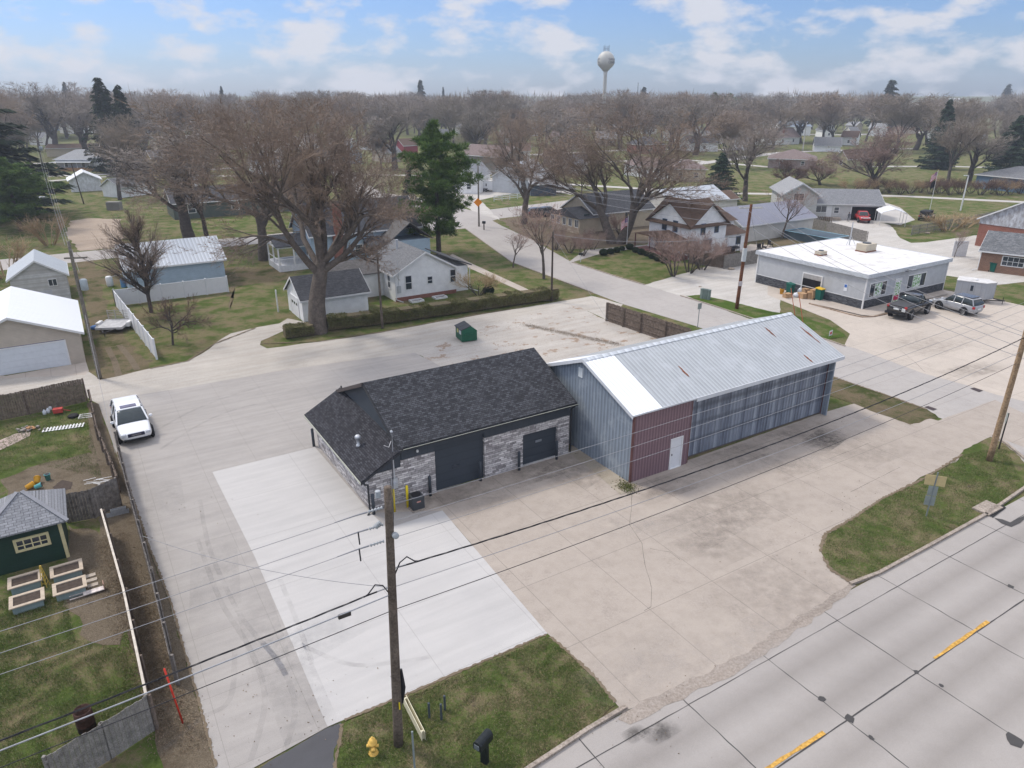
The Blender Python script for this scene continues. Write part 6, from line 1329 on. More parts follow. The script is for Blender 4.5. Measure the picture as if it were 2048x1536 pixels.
# dumpster
a=G(924.5,686); t=thing('dumpster','green dumpster with black sloping lids on the gravel yard','dumpster',a,R(90)-R(66))
gd=M('dumpster_green',(.012,.10,.055),.5,.15,2,grime=1.5); W=1.5; Dp=1.75
m=MB(); m.extry([(0,.1),(W,.1),(W,1.05),(W*.62,1.62),(.0,1.25)],0,Dp) if 0 else m.extry([(0,.1),(W,.1),(W,1.05),(W*.6,1.5),(0,1.2)],0,Dp); m.build('body',gd,t)
m=MB(); m.box(.35,1.1,-.09,0,.62,.82); m.build('fork_pocket',gd,t); m=MB(); 
m.extry([(-.12,1.19),(W*.6,1.53),(W*.6,1.58),(-.12,1.24)],-.04,Dp/2-.02); m.build('lid',M('lid_black',(.02,.022,.025),.45),t); m=MB(); m.extry([(-.12,1.19),(W*.6,1.53),(W*.6,1.58),(-.12,1.24)],Dp/2+.02,Dp+.04); m.build('lid',M('lid_black',(.02,.022,.025)),t)
panel(t,'notice','l',.45,.75,.4,.45,M('plate_white',(.6,.62,.62)),off=.0); panel(t,'notice','l',1.1,.75,.3,.4,M('notice_yellow',(.55,.5,.2)),off=.0)
# ================= POLES AND WIRES =================
pw=M('pole_wood',(.15,.12,.095),.95,.3,2,fine=14); pl_=M('new_pole_wood',(.36,.25,.15),.95,.25,2,fine=10); pr=M('red_pole_wood',(.17,.07,.035),.95,.35,1.2,fine=8); pg=M('grey_pole_wood',(.22,.20,.17),.95,.25,2,fine=10)
cer=M('ceramic',(.34,.36,.37),.4); cabl=M('black_cable',(.02,.02,.025),.6); alu=M('bare_wire',(.27,.27,.28),.5,.03)
def upole(name,label,px,h,r,mat,lean=(0,0),tagged=None):
    p=G(*px); t=thing(name,label,'utility pole',p); m=MB(); n=12; m.tube([(lean[0]*i/n,lean[1]*i/n,-.1+(h+.1)*i/n) for i in range(n+1)],[r*(1-.32*i/n) for i in range(n+1)],14); m.build('pole',mat,t,True); return t,p
L1=G(776,980,10.5)-G(797,1490); t1,P1=upole('utility_pole','weathered utility pole in the front lawn before the new slab',(797,1490),10.6,.175,pw,(L1[0],L1[1]))
def on1(z): return P1+Vector((L1[0]*z/10.5,L1[1]*z/10.5,z))
t2,P2=upole('utility_pole','pale new utility pole on the corner lawn at the right edge',(1978,922),12.2,.19,pl_,(.15,.1))
def insul(t,base,c,axis,n=5,r=.07,L=.34):
    c=Vector(c)-Vector(base); m=MB(); pr_=[]; 
    for k in range(n): pr_+= [(r*.5,k*L/n),(r,k*L/n+.01),(r,k*L/n+.03),(r*.5,k*L/n+.05)]
    m.lathe(pr_,12); q=Vector((0,0,1)).rotation_difference(Vector(axis).normalized()).to_matrix().to_4x4(); T=Matrix.Translation(c)@q; m.v=[tuple(T@Vector(p)) for p in m.v]; return m.build('insulator',cer,t,True)
for z,off in ((9.95,-.1),(9.35,-.1),(8.75,.12)): insul(t1,P1,on1(z)-BX*.0-AX*.2,-AX,5,.055,.5)
insul(t1,P1,on1(10.35)-AX*.32,(0,0,1),4,.09,.24); insul(t1,P1,on1(9.45)-AX*.28,(-.6,-.2,-.5),4,.09,.24); insul(t1,P1,on1(8.95)+AX*.1-BX*.15,(.3,-.7,.3),4,.10,.2)
for z in (9.35,8.75):
    m=MB(); c=on1(z)-P1; m.tube([c-AX*1.0+Vector((0,0,.02)),c-AX*1.0+Vector((.02,-.02,-.42))],.025,6); m.build('fuse_tube',cabl,t1)
for z in (9.95,9.35,8.75):
    c=on1(z)-P1; MB().tube([c-AX*.68,c-AX*1.1,c-AX*1.7-Vector((0,0,.03))],[.03,.022,.014],6).build('wire_grip',alu,t1)
for z,sg,x in ((7.6,1,.22),(6.95,-1,.5)):
    c=on1(z)-P1; MB().tube([c+AX*sg*.1-Vector((0,0,.25)),c+AX*sg*.3+Vector((0,0,.15)),c+AX*sg*.55+Vector((0,0,.28)),c+AX*sg*.8+Vector((0,0,.02)),c+AX*sg*.95-Vector((0,0,.04))],.022,6).build('drip_loop',cabl,t1,True); MB().tube([c+AX*sg*.08,c+AX*sg*.5],.02,6).build('cable_hook',alu,t1)
m=MB(); c=on1(2.2)-P1; m.box(c[0]+.10,c[0]+.14,c[1]-.2,c[1]-.17,1.9,2.2); m.build('pole_tag',ylb,t1)
m=MB(); c=on1(3)-P1; m.tube([on1(1.9)-P1+AX*.2,on1(2.6)-P1+AX*.26,on1(3.4)-P1+AX*.2],[.05,.09,.05],6); m.build('cable_guard',cabl,t1)
def wire(name,label,a,b,sag,r,mat,n=26,group=None,twist=0,cat='wire'):
    a=Vector(a);b=Vector(b); m=MB(); D_=b-a; 
    def P(f): return a+D_*f+Vector((0,0,-4*sag*f*(1-f)))
    if twist:
        nn=int(D_.length/.22); u=D_.normalized().cross(Vector((0,0,1))).normalized()
        for ph in (0,2.09,4.18): m.tube([P(i/nn)+u*math.cos(i*.42+ph)*twist+Vector((0,0,math.sin(i*.42+ph)*twist)) for i in range(nn+1)],r,4,False)
        m.v=[tuple(Vector(p)-a) for p in m.v]
    else:
        m.tube([P(i/n)-a for i in range(n+1)],r,5,False)
    o=m.build(name,mat,None,True); o.location=a; tag(o,label,cat,group); return o
def left_of(P,L=42): return P-AX*L
gr_='wires along the highway poles'
for i,(z,z2,off,lab) in enumerate(((9.95,10.6,-.1,'topmost bare wire over the long metal shed'),(9.35,10.1,-.1,'second bare wire over the long metal shed'),(8.75,9.4,.2,'third bare wire over the long metal shed'))):
    a_=on1(z)+AX*.2; wire('overhead_wire',lab+', right of the weathered pole',a_,P2+Vector((0,0,z2)),.35,.009,alu,group=gr_)
    wire('overhead_wire',lab.replace('over the long metal shed','over the raised beds')+', left of the weathered pole',on1(z)-AX*.7,left_of(P1)+Vector((0,0,z+.2)),.5,.009,alu,group=gr_)
wire('twisted_cable','black twisted cable drooping from the weathered pole to the pale pole',on1(7.6)+AX*.2,P2+Vector((0,0,8.2)),.75,.014,cabl,group=gr_,twist=.018,cat='cable')
wire('twisted_cable','black twisted cable left of the weathered pole over the driveway',on1(6.95)-AX*.5,left_of(P1)+Vector((0,0,7.2)),.7,.014,cabl,group=gr_,twist=.018,cat='cable')
wire('overhead_wire','thin grey telephone wire right of the weathered pole',on1(6.9),P2+Vector((0,0,7.3)),.5,.012,alu,group=gr_)
wire('thick_cable','straight black telephone cable right of the weathered pole',on1(6.0),P2+Vector((0,0,6.6)),.5,.013,cabl,group=gr_,cat='cable')
wire('thick_cable','straight black telephone cable left of the weathered pole',on1(6.0),left_of(P1)+Vector((0,0,6.0)),.45,.013,cabl,group=gr_,cat='cable')
wire('thick_cable','silver telephone cable with splice box left of the weathered pole',on1(6.65),left_of(P1)+Vector((0,0,6.3)),.5,.022,M('silver_cable',(.3,.31,.33),.4),group=gr_,cat='cable')
q=on1(6.6)-AX*1.6; sb=MB().box(-.2,.2,-.045,.045,-.13,.0).build('splice_box',M('dark_steel',(.04,.035,.03)),None); sb.location=q+Vector((0,0,-.03)); sb.rotation_euler=(0,0,RZ); tag(sb,'grey splice box hanging on the silver cable beside the weathered pole','splice box')
mast=G(743,1025)+AX*1.45+BX*-.1+Vector((0,0,4.6))
wire('service_cable','service cable from the weathered pole to the mast on the stone workshop',on1(8.6)+AX*.1,mast,.5,.012,cabl,twist=.014,cat='cable')
wire('service_cable','light service wire from the weathered pole toward the driveway fence',on1(6.9),G(285,1072,3.8),.4,.01,alu,cat='cable')
tl,PL=upole('utility_pole','tall leaning utility pole with transformer beside the tan garage',(200,757),11.2,.17,pg)
m=MB(); m.lathe([(.22,0),(.27,.05),(.27,.8),(.2,.88)],16,(.45,0,7.4)); m.build('transformer',M('transformer_grey',(.33,.37,.38),.5),tl,True); m=MB(); m.bar((-.6,0,9.9),(1.0,.3,9.9),.1,.12); m.build('crossarm',pg,tl)
tl2,PL2=upole('utility_pole','tall utility pole beyond the cross street in the left pole line',(105,412),13.5,.17,pg); m=MB(); m.bar((-1,0,12.6),(1,.1,12.6),.12,.14); m.build('crossarm',pg,tl2); m=MB(); m.lathe([(.3,0),(.3,.9)],12,(.45,0,11)); m.build('transformer',M('transformer_grey',(.33,.37,.38)),tl2,True)
for i,z in enumerate((10.9,9.9,8.8)): wire('overhead_wire',('top','middle','lower')[i]+' wire between the two tall poles at the left',PL+Vector((.3*(i-1),0,z)),PL2+Vector((.5*(i-1),0,z+1.8)),1.,.013,alu,group='wires of the left pole line')
wire('guy_wire','pale guy wire from the leaning transformer pole down to the driveway fence',PL+Vector((0,0,5.5)),G(230,905,.6),.05,.014,alu,cat='wire')
upole('utility_pole','short weathered post without wires beside the hedge and gravel alley',(765,657),7.5,.12,pw); td,Pd=upole('utility_pole','dark slim pole at the end of the hedge',(1103,603),7.8,.13,M('dark_pole',(.07,.055,.045),.9,.2,2))
tr_,PR=upole('utility_pole','reddish brown utility pole with white crossarm on the verge across the street',(1473,618),11.1,.2,pr,(.25,.1))
m=MB(); m.bar((-.9,.3,10.7),(1.4,.0,10.75),.13,.13); m.build('crossarm',M('pale_arm',(.5,.48,.44),.8),tr_); m=MB(); m.box(-.17,.22,-.24,-.2,2.6,3.1); m.build('pole_sign',M('sign_pale',(.55,.5,.5),.6),tr_); m=MB(); m.tube([(.12,.06,5.2),(.17,.09,6.6)],.24,10); m.build('pole_wrap',M('wrap_grey',(.5,.52,.52)),tr_)
tf,PF=upole('utility_pole','grey pole with orange sign at the far street corner',(958,453),10.6,.16,pg); 
m=MB(); m.lathe([(.75,0),(.75,.04)],4); T=Matrix.Translation((-.1,-.25,4.2))@Matrix.Rotation(R(90),4,'X'); m.v=[tuple(T@Vector(p)) for p in m.v]; m.build('orange_sign',M('sign_orange',(.85,.28,.02),.5,.03),tf)
for i,(z,o_) in enumerate(((10.8,-.8),(10.85,1.2),(10.2,0),(8.9,0))):
    wire('overhead_wire',('left','right','centre','lowest')[i]+' wire from the white crossarm to the far corner pole',PR+Vector((.25+o_,.1,z)),PF+Vector((o_*.4,0,10.2-i*.3)),1.0,.016,alu,group='wires from the white crossarm')
    wire('overhead_wire',('left','right','centre','lowest')[i]+' wire from the white crossarm toward the lower right',PR+Vector((.25+o_,.1,z)),G(2160,700,8.5)+Vector((o_,0,-i*.5)),1.0,.016,alu,group='wires from the white crossarm')
wire('overhead_wire','wire from the red pole to the dark slim pole by the hedge',PR+Vector((.2,.1,8.0)),Pd+Vector((0,0,7.5)),.8,.02,alu); wire('guy_wire','slanting white guy wire beside the red pole',PR+Vector((.25,.1,10.4)),G(1522,535),.02,.02,alu,cat='wire')
wire('guy_wire','thin wire from the dark slim pole to the cedar fence corner',Pd+Vector((0,0,7.4)),G(1215,640,1.0),.1,.012,alu,cat='wire')
for u,v,l in ((1590,632,'left'),(1606,646,'right')):
    o=MB().tube([(0,0,0),(-.9,-.1,3.0)],.035,6).build('guy_guard',M('guard_orange',(.6,.15,.08),.6),None); o.location=G(u,v); tag(o,'slanting orange guy wire guard on the verge behind the shed roof, the %s one'%l,'guy guard','orange guy wire guards')
tl_=upole('street_light','pale street light post in the far field at right',(1921,421),0.1,.1,pg)[0]
tl_['category']='street light'; MB().tube([(0,0,0),(0,0,6.8)],[.15,.11],8).build('mast',W_trim,tl_); MB().box(-.9,0,-.1,.1,6.7,6.85).build('lamp_head',W_trim,tl_)
upole('clothes_pole','dark leaning pole on the bright grass before the white metal shed',(168,408),8.3,.13,M('dark_pole',(.07,.055,.045)),(-.8,0)); upole('utility_pole','pale pole among the far houses right of centre',(1605,302),11,.25,M('pale_arm',(.5,.48,.44)))
# flags
def flagpole(label,px,h,stripes=True,black=False):
    p=G(*px); t=thing('flagpole',label,'flagpole',p); MB().tube([(0,0,0),(0,0,h)],[.05,.03],8).build('pole',W_trim,t); MB().lathe([(.02,0),(.08,.06),(.02,.14)],8,(0,0,h)).build('finial',M('gold_ball',(.5,.35,.1),.3),t)
    # hanging folded flag, blue canton and stripes
    def strip(m,x0,x1,z0,z1):
        n=6
        for i in range(n):
            a=x0+(x1-x0)*i/n; b=x0+(x1-x0)*(i+1)/n; ya=.12*math.sin(a*7); yb=.12*math.sin(b*7); da=-a*a*.9; db=-b*b*.9
            m.add([(-a,ya,z0+da*.8),(-b,yb,z0+db*.8),(-b,yb,z1+db*.8),(-a,ya,z1+da*.8)],[(0,1,2,3)])
    H0=1.25; zt=h-.3
    f=MB(); 
    for k in range(0,13,2): strip(f,.05,1.0,zt-H0*(k+1)/13,zt-H0*k/13)
    fl=f.build('flag',M('flag_red',(.45,.03,.05),.8),t)
    w_=MB()
    for k in range(1,13,2): strip(w_,.05,1.0,zt-H0*(k+1)/13,zt-H0*k/13)
    w_.build('white_stripes',M('flag_white',(.7,.7,.7),.8),fl); c_=MB(); strip(c_,.048,.45,zt-H0*7/13,zt+.002); c_.v=[(x,y-.01,z) for x,y,z in c_.v]; c_.build('blue_canton',M('flag_blue',(.03,.05,.2),.8),fl)
    if black: b=MB(); strip(b,.05,.8,zt-H0-1.6,zt-H0-.3); b.build('black_flag',M('flag_black',(.015,.015,.02),.8),t)
flagpole('white flagpole with drooping striped flag before the farmhouse',(1253,497),4.9); flagpole('tall white flagpole with striped flag and black flag in the far field',(1857,431),8.4,True,True)
# ================= WATER TOWER =================
d=Vector((0.13146853,1.09694228,0)).normalized(); D0=459; pt=d*D0; kz=1.0
twr=M('tower_paint',(.50,.49,.44),.5,.06,.1); t=thing('water_tower','pale single pedestal water tower rising above the treeline','water tower',pt)
MB().lathe([(4.5,-.5),(2.6,3),(1.15,8),(1.05,20),(1.0,32.),(1.25,34.2)],28).build('pedestal',twr,t,True)
MB().lathe([(1.25,34.2),(4.6,37.6),(4.95,38.7),(5.0,40.0),(4.7,41.6),(3.9,43.2),(2.6,44.4),(1.2,45.),(.02,45.1)],36).build('tank',twr,t,True)
m=MB()
for k in range(10):
    a=k*.628; m.tube([(1.6*math.cos(a),1.6*math.sin(a),44.7),(1.6*math.cos(a),1.6*math.sin(a),47.2+(.5 if k%3 else 1.))],.07,5)
m.tube([(1.6*math.cos(a*.523),1.6*math.sin(a*.523),46.2) for a in range(13)],.06,5); m.build('antenna_ring',M('antenna_grey',(.12,.13,.15),.6),t)
def wrap(o,r0,ang,z):
    for v in o.data.vertices:
        x,y,e=v.co; a=ang+x/r0; zz=z+y; rr=r0+.05+e
        if zz>40.2: rr=r0-.02-(zz-40.2)**2*.11+.1+e
        v.co=(rr*math.cos(a),rr*math.sin(a),zz)
    o.location=(0,0,0); o.rotation_euler=(0,0,0)
nvy=M('tower_letters',(.03,.035,.06),.6); va=math.atan2(-d[1],-d[0])
for s_,z_,a_,sz_ in (('DALLAS',40.55,.90,1.7),('CENTER',38.95,.90,1.7),('C',39.9,-1.02,3.2)):
    o=text('tower_lettering',s_,sz_,nvy,bpy.data.objects['tank'],(0,0,0),(0,0,0),.03); wrap(o,5.0,va+a_,z_)
    if s_!='C': pass
m=MB(); lm_=G(1272,238); t=thing('lattice_mast','thin steel lattice mast beside the dark pine on the horizon','mast',Vector((lm_[0],lm_[1],0)))
hl=HT(1272,238,165)
for x,y in ((-.5,-.4),(.5,-.4),(0,.5)): m.tube([(x,y,0),(x*.3,y*.3,hl)],.1,4)
for k in range(16):
    f=k/16; g=(k+1)/16; w0=1-.7*f; w1=1-.7*g; m.bar((-.5*w0,-.4*w0,hl*f),(.5*w1,-.4*w1,hl*g),.07); m.bar((.5*w0,-.4*w0,hl*f),(0,.5*w1,hl*g),.07)
m.build('lattice',M('antenna_grey',(.12,.13,.15)),t); MB().lathe([(.9,0),(.9,.3)],10,(.6,0,hl*.93)).build('dish',W_trim,t)
for i,(u,v,tp) in enumerate(((733,275,226),(722,275,224))):
    p=G(u,v); hh_=HT(u,v,tp); t=thing('stadium_light','tall twin armed lamp mast far behind the rusty crown' if i==0 else 'second tall lamp mast far behind the rusty crown','lamp mast',p); MB().tube([(0,0,0),(0,0,hh_)],.2,6).build('mast',pg,t); MB().box(-3,-.2,-.2,.2,hh_-.3,hh_).build('lamp_head',W_trim,t)
# ================= SMALL THINGS =================
def one(m,name,mat,px,label,cat,group=None,rz=0,smooth=False,z=0,bevel=0):
    o=m.build(name,mat,None,smooth,bevel); o.location=G(*px)+Vector((0,0,z)); o.rotation_euler=(0,0,rz); tag(o,label,cat,group); return o
# hydrant
hy=M('hydrant_yellow',(.68,.43,.10),.6,.15,8); t=thing('fire_hydrant','faded yellow fire hydrant beside the asphalt patch','fire hydrant',G(747,1507)); t.scale=(1.05,)*3
MB().lathe([(.17,0),(.17,.04),(.11,.06),(.11,.45),(.155,.46),(.155,.50),(.125,.52),(.11,.62),(.06,.68),(.03,.69),(.03,.74)],16).build('barrel',hy,t,True); m=MB(); m.tube([(-.2,0,.36),(.2,0,.36)],.055,10); m.build('side_nozzle',hy,t,True); m=MB(); m.tube([(0,0,.34),(.06,-.21,.34)],.07,10); m.build('front_nozzle',hy,t,True)
# mailbox
t=thing('mailbox','black plastic mailbox on a thick post near the kerb at the bottom','mailbox',G(969.5,1525),R(-35)); mbk=M('mailbox_black',(.012,.016,.017),.4); m=MB(); m.box(-.13,.13,-.1,.1,0,1.0); m.build('post',mbk,t,bevel=.03)
m=MB(); pf=[(-.17,0)]+[(.17*math.cos(R(a)),.2+.17*math.sin(R(a))) for a in range(180,-1,-20)][0:]+[(.17,0)]; m.extry(pf,-.42,.28); m.v=[(x,y,z+.95) for x,y,z in m.v]; m.build('box',mbk,t,bevel=.01); MB().box(-.10,.10,-.45,-.421,1.02,1.2).build('door',M('mail_grey',(.12,.14,.15),.4),t); MB().box(-.135,-.131,-.06,.06,.4,.92).build('sticker',M('sticker_teal',(.1,.5,.38)),t)
# three posts
for i,(u,v,hh_) in enumerate(((859,1437,.75),(883,1441,.8),(890,1421,.72))): one(MB().lathe([(.045,0),(.045,hh_),(.02,hh_+.02)],10),'steel_post',M('post_steel',(.06,.075,.085),.6),(u,v),('left','middle','right and farthest')[i]+' of three short dark steel posts on the front lawn','post','three short steel posts')
# site sign seen edge on, with post
a=G(808,1410); b=G(845,1484); d=b-a; t=thing('site_sign','cream two sided site sign seen edge on beside the weathered pole','sign',a,math.atan2(d[1],d[0])); crm=M('sign_cream',(.62,.58,.42),.6)
m=MB(); m.box(0,d.length,-.02,0,.04,.44); m.build('board',crm,t); m=MB(); m.box(0,d.length,.10,.12,.04,.44); m.build('board',crm,t)
for x in (.1,d.length-.1): MB().box(x-.03,x+.03,.01,.09,0,.42).build('post',crm,t)
one(MB().tube([(0,0,-.3),(0,0,2.2)],.035,8),'sign_post',M('galv_post',(.2,.23,.23),.5),(831,1560),'bare galvanised post in front of the cream sign','post')
# signs
t=thing('road_sign','back of a tan road sign with two grey plates on the corner lawn','road sign',G(1852,1033),R(-18)); gp=M('galv_post',(.2,.23,.23),.5); MB().tube([(0,0,0),(.05,0,2.75)],.035,8).build('post',gp,t)
MB().box(-.48,.52,-.0,.02,1.95,2.55).build('tan_plate',M('plate_tan',(.55,.44,.22),.5),t); MB().box(-.22,.24,-.0,.02,1.32,1.9).build('grey_plate',M('plate_grey',(.26,.29,.27),.5),t); MB().box(-.26,.24,-.0,.02,.72,1.28).build('grey_plate',M('plate_grey',(.26,.29,.27)),t)
t=thing('road_sign','back of a small grey road sign beside the pale pole','road sign',G(1997,899),R(60)); MB().box(-.04,.04,-.04,.04,0,2.6).build('post',M('dark_steel',(.04,.035,.03)),t); m=MB(); m.lathe([(.38,0),(.38,.02)],8); T=Matrix.Translation((0,.06,2.25))@Matrix.Rotation(R(90),4,'X'); m.v=[tuple(T@Vector(p)) for p in m.v]; m.build('plate',M('plate_grey',(.26,.29,.27)),t)
t=thing('road_sign','narrow grey sign post behind the metal shed roof','road sign',G(1395,655),R(30)); MB().tube([(0,0,0),(0,0,2.5)],.035,8).build('post',M('galv_post',(.2,.23,.23)),t); MB().box(-.25,.25,-.03,-.0,1.9,2.5).build('plate',M('plate_grey',(.26,.29,.27)),t)
t=thing('yard_sign','small red and white yard sign on the verge beyond the metal shed','sign',G(1660,676),R(40)); MB().box(-.3,.3,-.01,.01,.25,.75).build('board',M('plate_white',(.6,.62,.62)),t); MB().box(-.2,.2,-.02,-.011,.38,.62).build('red_patch',M('badge_red2',(.5,.1,.1)),t); MB().box(-.28,-.26,0,.01,0,.25).build('leg',gp,t); MB().box(.26,.28,0,.01,0,.25).build('leg',gp,t)
one(MB().box(-1.05,1.05,-.04,.04,.05,2.2),'standing_board',M('panel_white',(.62,.64,.66),.5),(1917,513),'upright white panel standing on the grass island at right','panel',rz=RZ-.5)
m=MB(); m.tube([(0,0,0),(0,0,1.0)],.05,6); o=thing('mailbox','small black mailbox on a pale post at the lane corner','mailbox',G(1161,524)); m.build('post',W_trim,o); m=MB(); m.extr([(-.15,0),(.15,0),(.15,.2),(.08,.28),(-.08,.28),(-.15,.2)],-.3,.3); m.v=[(x,y,z+1.0) for x,y,z in m.v]; m.build('box',mbk,o)
o=thing('mailbox','dark mailbox on a stout post near the far corner pole','mailbox',G(968,460)); MB().box(-.1,.1,-.1,.1,0,1.1).build('post',pw,o); MB().box(-.3,.3,-.2,.2,1.1,1.5).build('box',mbk,o)
for i,u in enumerate((1404,1408,1412,1416)):
    m=MB(); m.box(-.18,.18,-.18,.18,0,1.1); m.box(-.2,.2,-.2,.2,1.1,1.16); one(m,'cable_pedestal',M('pedestal_green',(.17,.22,.2),.6),(u,597+(u-1404)*.2),('leftmost','second','third','rightmost')[i]+' grey green cable pedestal of the row on the verge','cable box','cable pedestals on the verge',rz=RZ)
# wheeled bins and rubbish by the store
def bin_(px,label,lid,rz=0,h=1.15):
    t=thing('wheeled_bin',label,'bin',G(*px),RZ+rz); m=MB(); m.add([(-.28,-.32,.08),(.28,-.32,.08),(.28,.3,.08),(-.28,.3,.08),(-.34,-.4,h-.12),(.34,-.4,h-.12),(.34,.38,h-.12),(-.34,.38,h-.12)],[(3,2,1,0),(4,5,6,7),(0,1,5,4),(1,2,6,5),(2,3,7,6),(3,0,4,7)]); m.build('body',M('bin_green',(.01,.10,.075),.5),t,bevel=.03)
    m=MB(); m.add([(-.37,-.44,h-.12),(.37,-.44,h-.12),(.37,.42,h-.08),(-.37,.42,h-.08),(-.35,-.42,h-.05),(.35,-.42,h-.05),(.35,.4,h+.03),(-.35,.4,h+.03)],[(3,2,1,0),(4,5,6,7),(0,1,5,4),(1,2,6,5),(2,3,7,6),(3,0,4,7)]); m.build('lid',lid,t)
    for x in (-.3,.3): m=MB(); m.lathe([(.12,-.04),(.12,.04)],12); T=Matrix.Translation((x,.33,.12))@Matrix.Rotation(math.pi/2,4,'Y'); m.v=[tuple(T@Vector(p)) for p in m.v]; m.build('wheel',blk,t)
lg_=M('bin_green',(.01,.10,.075)); ly_=M('lid_yellow',(.65,.42,.03),.5)
bin_((1579,589),'green wheeled bin left of the cardboard pile by the open garage door',lg_,h=1.35); bin_((1637,601),'green wheeled bin with yellow lid right of the cardboard pile',ly_,h=1.45)
bin_((1967,541),'green wheeled bin with yellow lid by the brown brick house',ly_,h=1.3); bin_((1984,544),'all green wheeled bin by the brown brick house',lg_,h=1.25)
cb=M('cardboard',(.42,.27,.15),.9,.15,3); rr=random.Random(8)
for i,(u,v,w_,d_,h_,l,mt) in enumerate(((1574,595,.9,.6,.5,'small closed cardboard box in front of the left bin',cb),(1592,594,.8,.6,.55,'white crumpled bag of rubbish left in the pile',None),(1604,596,.9,.7,.6,'cardboard box lowest in the middle of the rubbish pile',cb),(1613,592,1.0,.7,.9,'tall open cardboard box at the top of the rubbish pile',cb),(1599,590,.7,.6,.9,'pale grey bag at the back of the rubbish pile',None),(1620,597,.8,.7,.8,'cardboard box right of centre in the rubbish pile',cb),(1627,598,.8,.7,1.1,'upright cardboard box against the yellow lidded bin',cb))):
    m=MB()
    if mt: m.box(-w_/2,w_/2,-d_/2,d_/2,0,h_); m.bar((-w_/2,-d_/2,h_),(-w_/2-.2,-d_/2,h_+.12),d_*.6,.015); one(m,'cardboard_box',cb,(u,v),l,'box','rubbish pile by the store door',rz=rr.uniform(0,2))
    else: m.lathe([(w_*.3,0),(w_*.5,h_*.3),(w_*.4,h_*.7),(.05,h_)],9); one(m,'rubbish_bag',M('bag_white',(.6,.62,.65),.4),(u,v),l,'bag','rubbish pile by the store door',smooth=True)
def bucket(px,label,mat,tip=0,rz=0,s=1.):
    t=thing('bucket',label,'bucket',G(*px),rz); m=MB(); m.lathe([(.13*s,0),(.16*s,.38*s),(.172*s,.38*s),(.172*s,.40*s)],14); T=Matrix.Translation((0,0,.16*s if tip else 0))@Matrix.Rotation(tip,4,'Y'); m.v=[tuple(T@Vector(p)) for p in m.v]; m.build('pail',mat,t,True)
    m=MB(); m.lathe([(.14*s,0),(.14*s,.01)],12,(0,0,.402*s)); m.v=[tuple(T@Vector(p)) for p in m.v]; m.build('opening',M('black_plastic',(.01,.01,.012)),t)
bo=M('bucket_orange',(.65,.33,.03),.5); bt=M('bucket_teal',(.13,.42,.42),.5)
bucket((54,981),'orange bucket lying behind the potting shed roof',bo,R(80),1,1.1); bucket((75,971),'orange bucket tipped toward the grass beside the teal bucket',bo,R(70),2,1.1); bucket((97,960),'teal bucket standing upside down on bare soil',bt,0,0,1.); bucket((71,979),'second teal bucket between the orange ones',bt,R(75),.5,.9); bucket((1563,588),'orange bucket left of the bins at the store',bo,0,0,1.6)
# raised beds
bz=M('bed_cedar',(.42,.35,.27),.85,.2,5); bs=siding('bed_steel',(.24,.31,.31),.09,vertical=True,dirt=.15); peat=M('peat',(.055,.042,.034),1,.4,8)
for i,((u,v),l) in enumerate((((25,1234),'nearest left raised bed with pale wooden rim and steel sides'),((112.5,1207),'right raised bed beside the white broken shelf'),((22,1194),'far left raised bed below the shed wall'),((107,1171),'far right raised bed below the shed corner'))):
    t=thing('raised_bed',l,'raised bed',G(u,v),R(90)-R(57),'raised beds in front of the potting shed'); t.scale=(1.14,1.14,1.1); W=1.12; Dp=.82
    MB().box(.05,W-.05,.05,Dp-.05,0,.36).build('side_panel',bs,t); m=MB(); m.box(-.04,W+.04,-.04,.1,.36,.41); m.box(-.04,W+.04,Dp-.1,Dp+.04,.36,.41); m.box(-.04,.1,.101,Dp-.101,.36,.41); m.box(W-.1,W+.04,.101,Dp-.101,.36,.41); m.build('rim',bz,t); MB().box(.1,W-.1,.1,Dp-.1,.355,.366).build('soil',peat,t)
# obelisk, shelf, slabs
t=thing('garden_obelisk','yellow wooden garden obelisk between the raised beds','trellis',G(92,1172)); m=MB(); yb_=M('obelisk_yellow',(.55,.40,.08),.7)
for a in range(4):
    x,y=.17*math.cos(a*1.57+.78),.17*math.sin(a*1.57+.78); m.bar((x,y,0),(x*.15,y*.15,1.15),.03)
m.build('leg_frame',yb_,t); m=MB()
for k in range(5):
    z=.15+k*.2; w_=.12*(1-z/1.3); m.bar((-w_,-w_,z),(w_,-w_,z+.12),.015); m.bar((w_,-w_,z),(-w_,-w_,z+.12),.015); m.bar((w_,-w_,z),(w_,w_,z+.1),.015)
m.build('lattice',yb_,t)
t=thing('broken_shelf','white peeling wooden shelf lying by the right raised bed','shelf',G(168,1196),R(90)-R(57)); ws=M('peeling_wood',(.55,.50,.47),.8,.3,5); MB().box(0,.85,0,.32,.1,.14).build('board',ws,t); m=MB(); m.box(-.55,0,0,.04,.1,.13); m.box(-.55,0,.28,.32,.1,.13); m.build('leg_rail',ws,t); MB().box(.85,.88,-.02,.34,.1,.42).build('end_board',M('pink_wood',(.42,.26,.2),.8),t)
for i,(u,v) in enumerate(((181,1152),(184,1161),(186,1171))): one(MB().box(-.22,.22,-.12,.12,0,.05),'paving_slab',M('slab_tan',(.40,.35,.29),.9,.2,5),(u,v),('farthest','middle','nearest')[i]+' square stepping slab beside the broken shelf','paving slab','stepping slabs',rz=R(33))
# barrel
t=thing('rusty_barrel','rusty open burn barrel on the lawn behind the bottom left fence','barrel',G(175,1458)); br_=M('barrel_rust',(.06,.03,.022),.85,.4,4,fine=12); m=MB(); m.lathe([(.30,0),(.30,.3),(.31,.31),(.30,.33),(.30,.62),(.31,.63),(.30,.65),(.30,.92),(.27,.92),(.27,.2)],22); m.build('drum',br_,t,True); MB().lathe([(.268,.3),(.268,.31)],18).build('ash',M('ash',(.012,.01,.01),1),t)
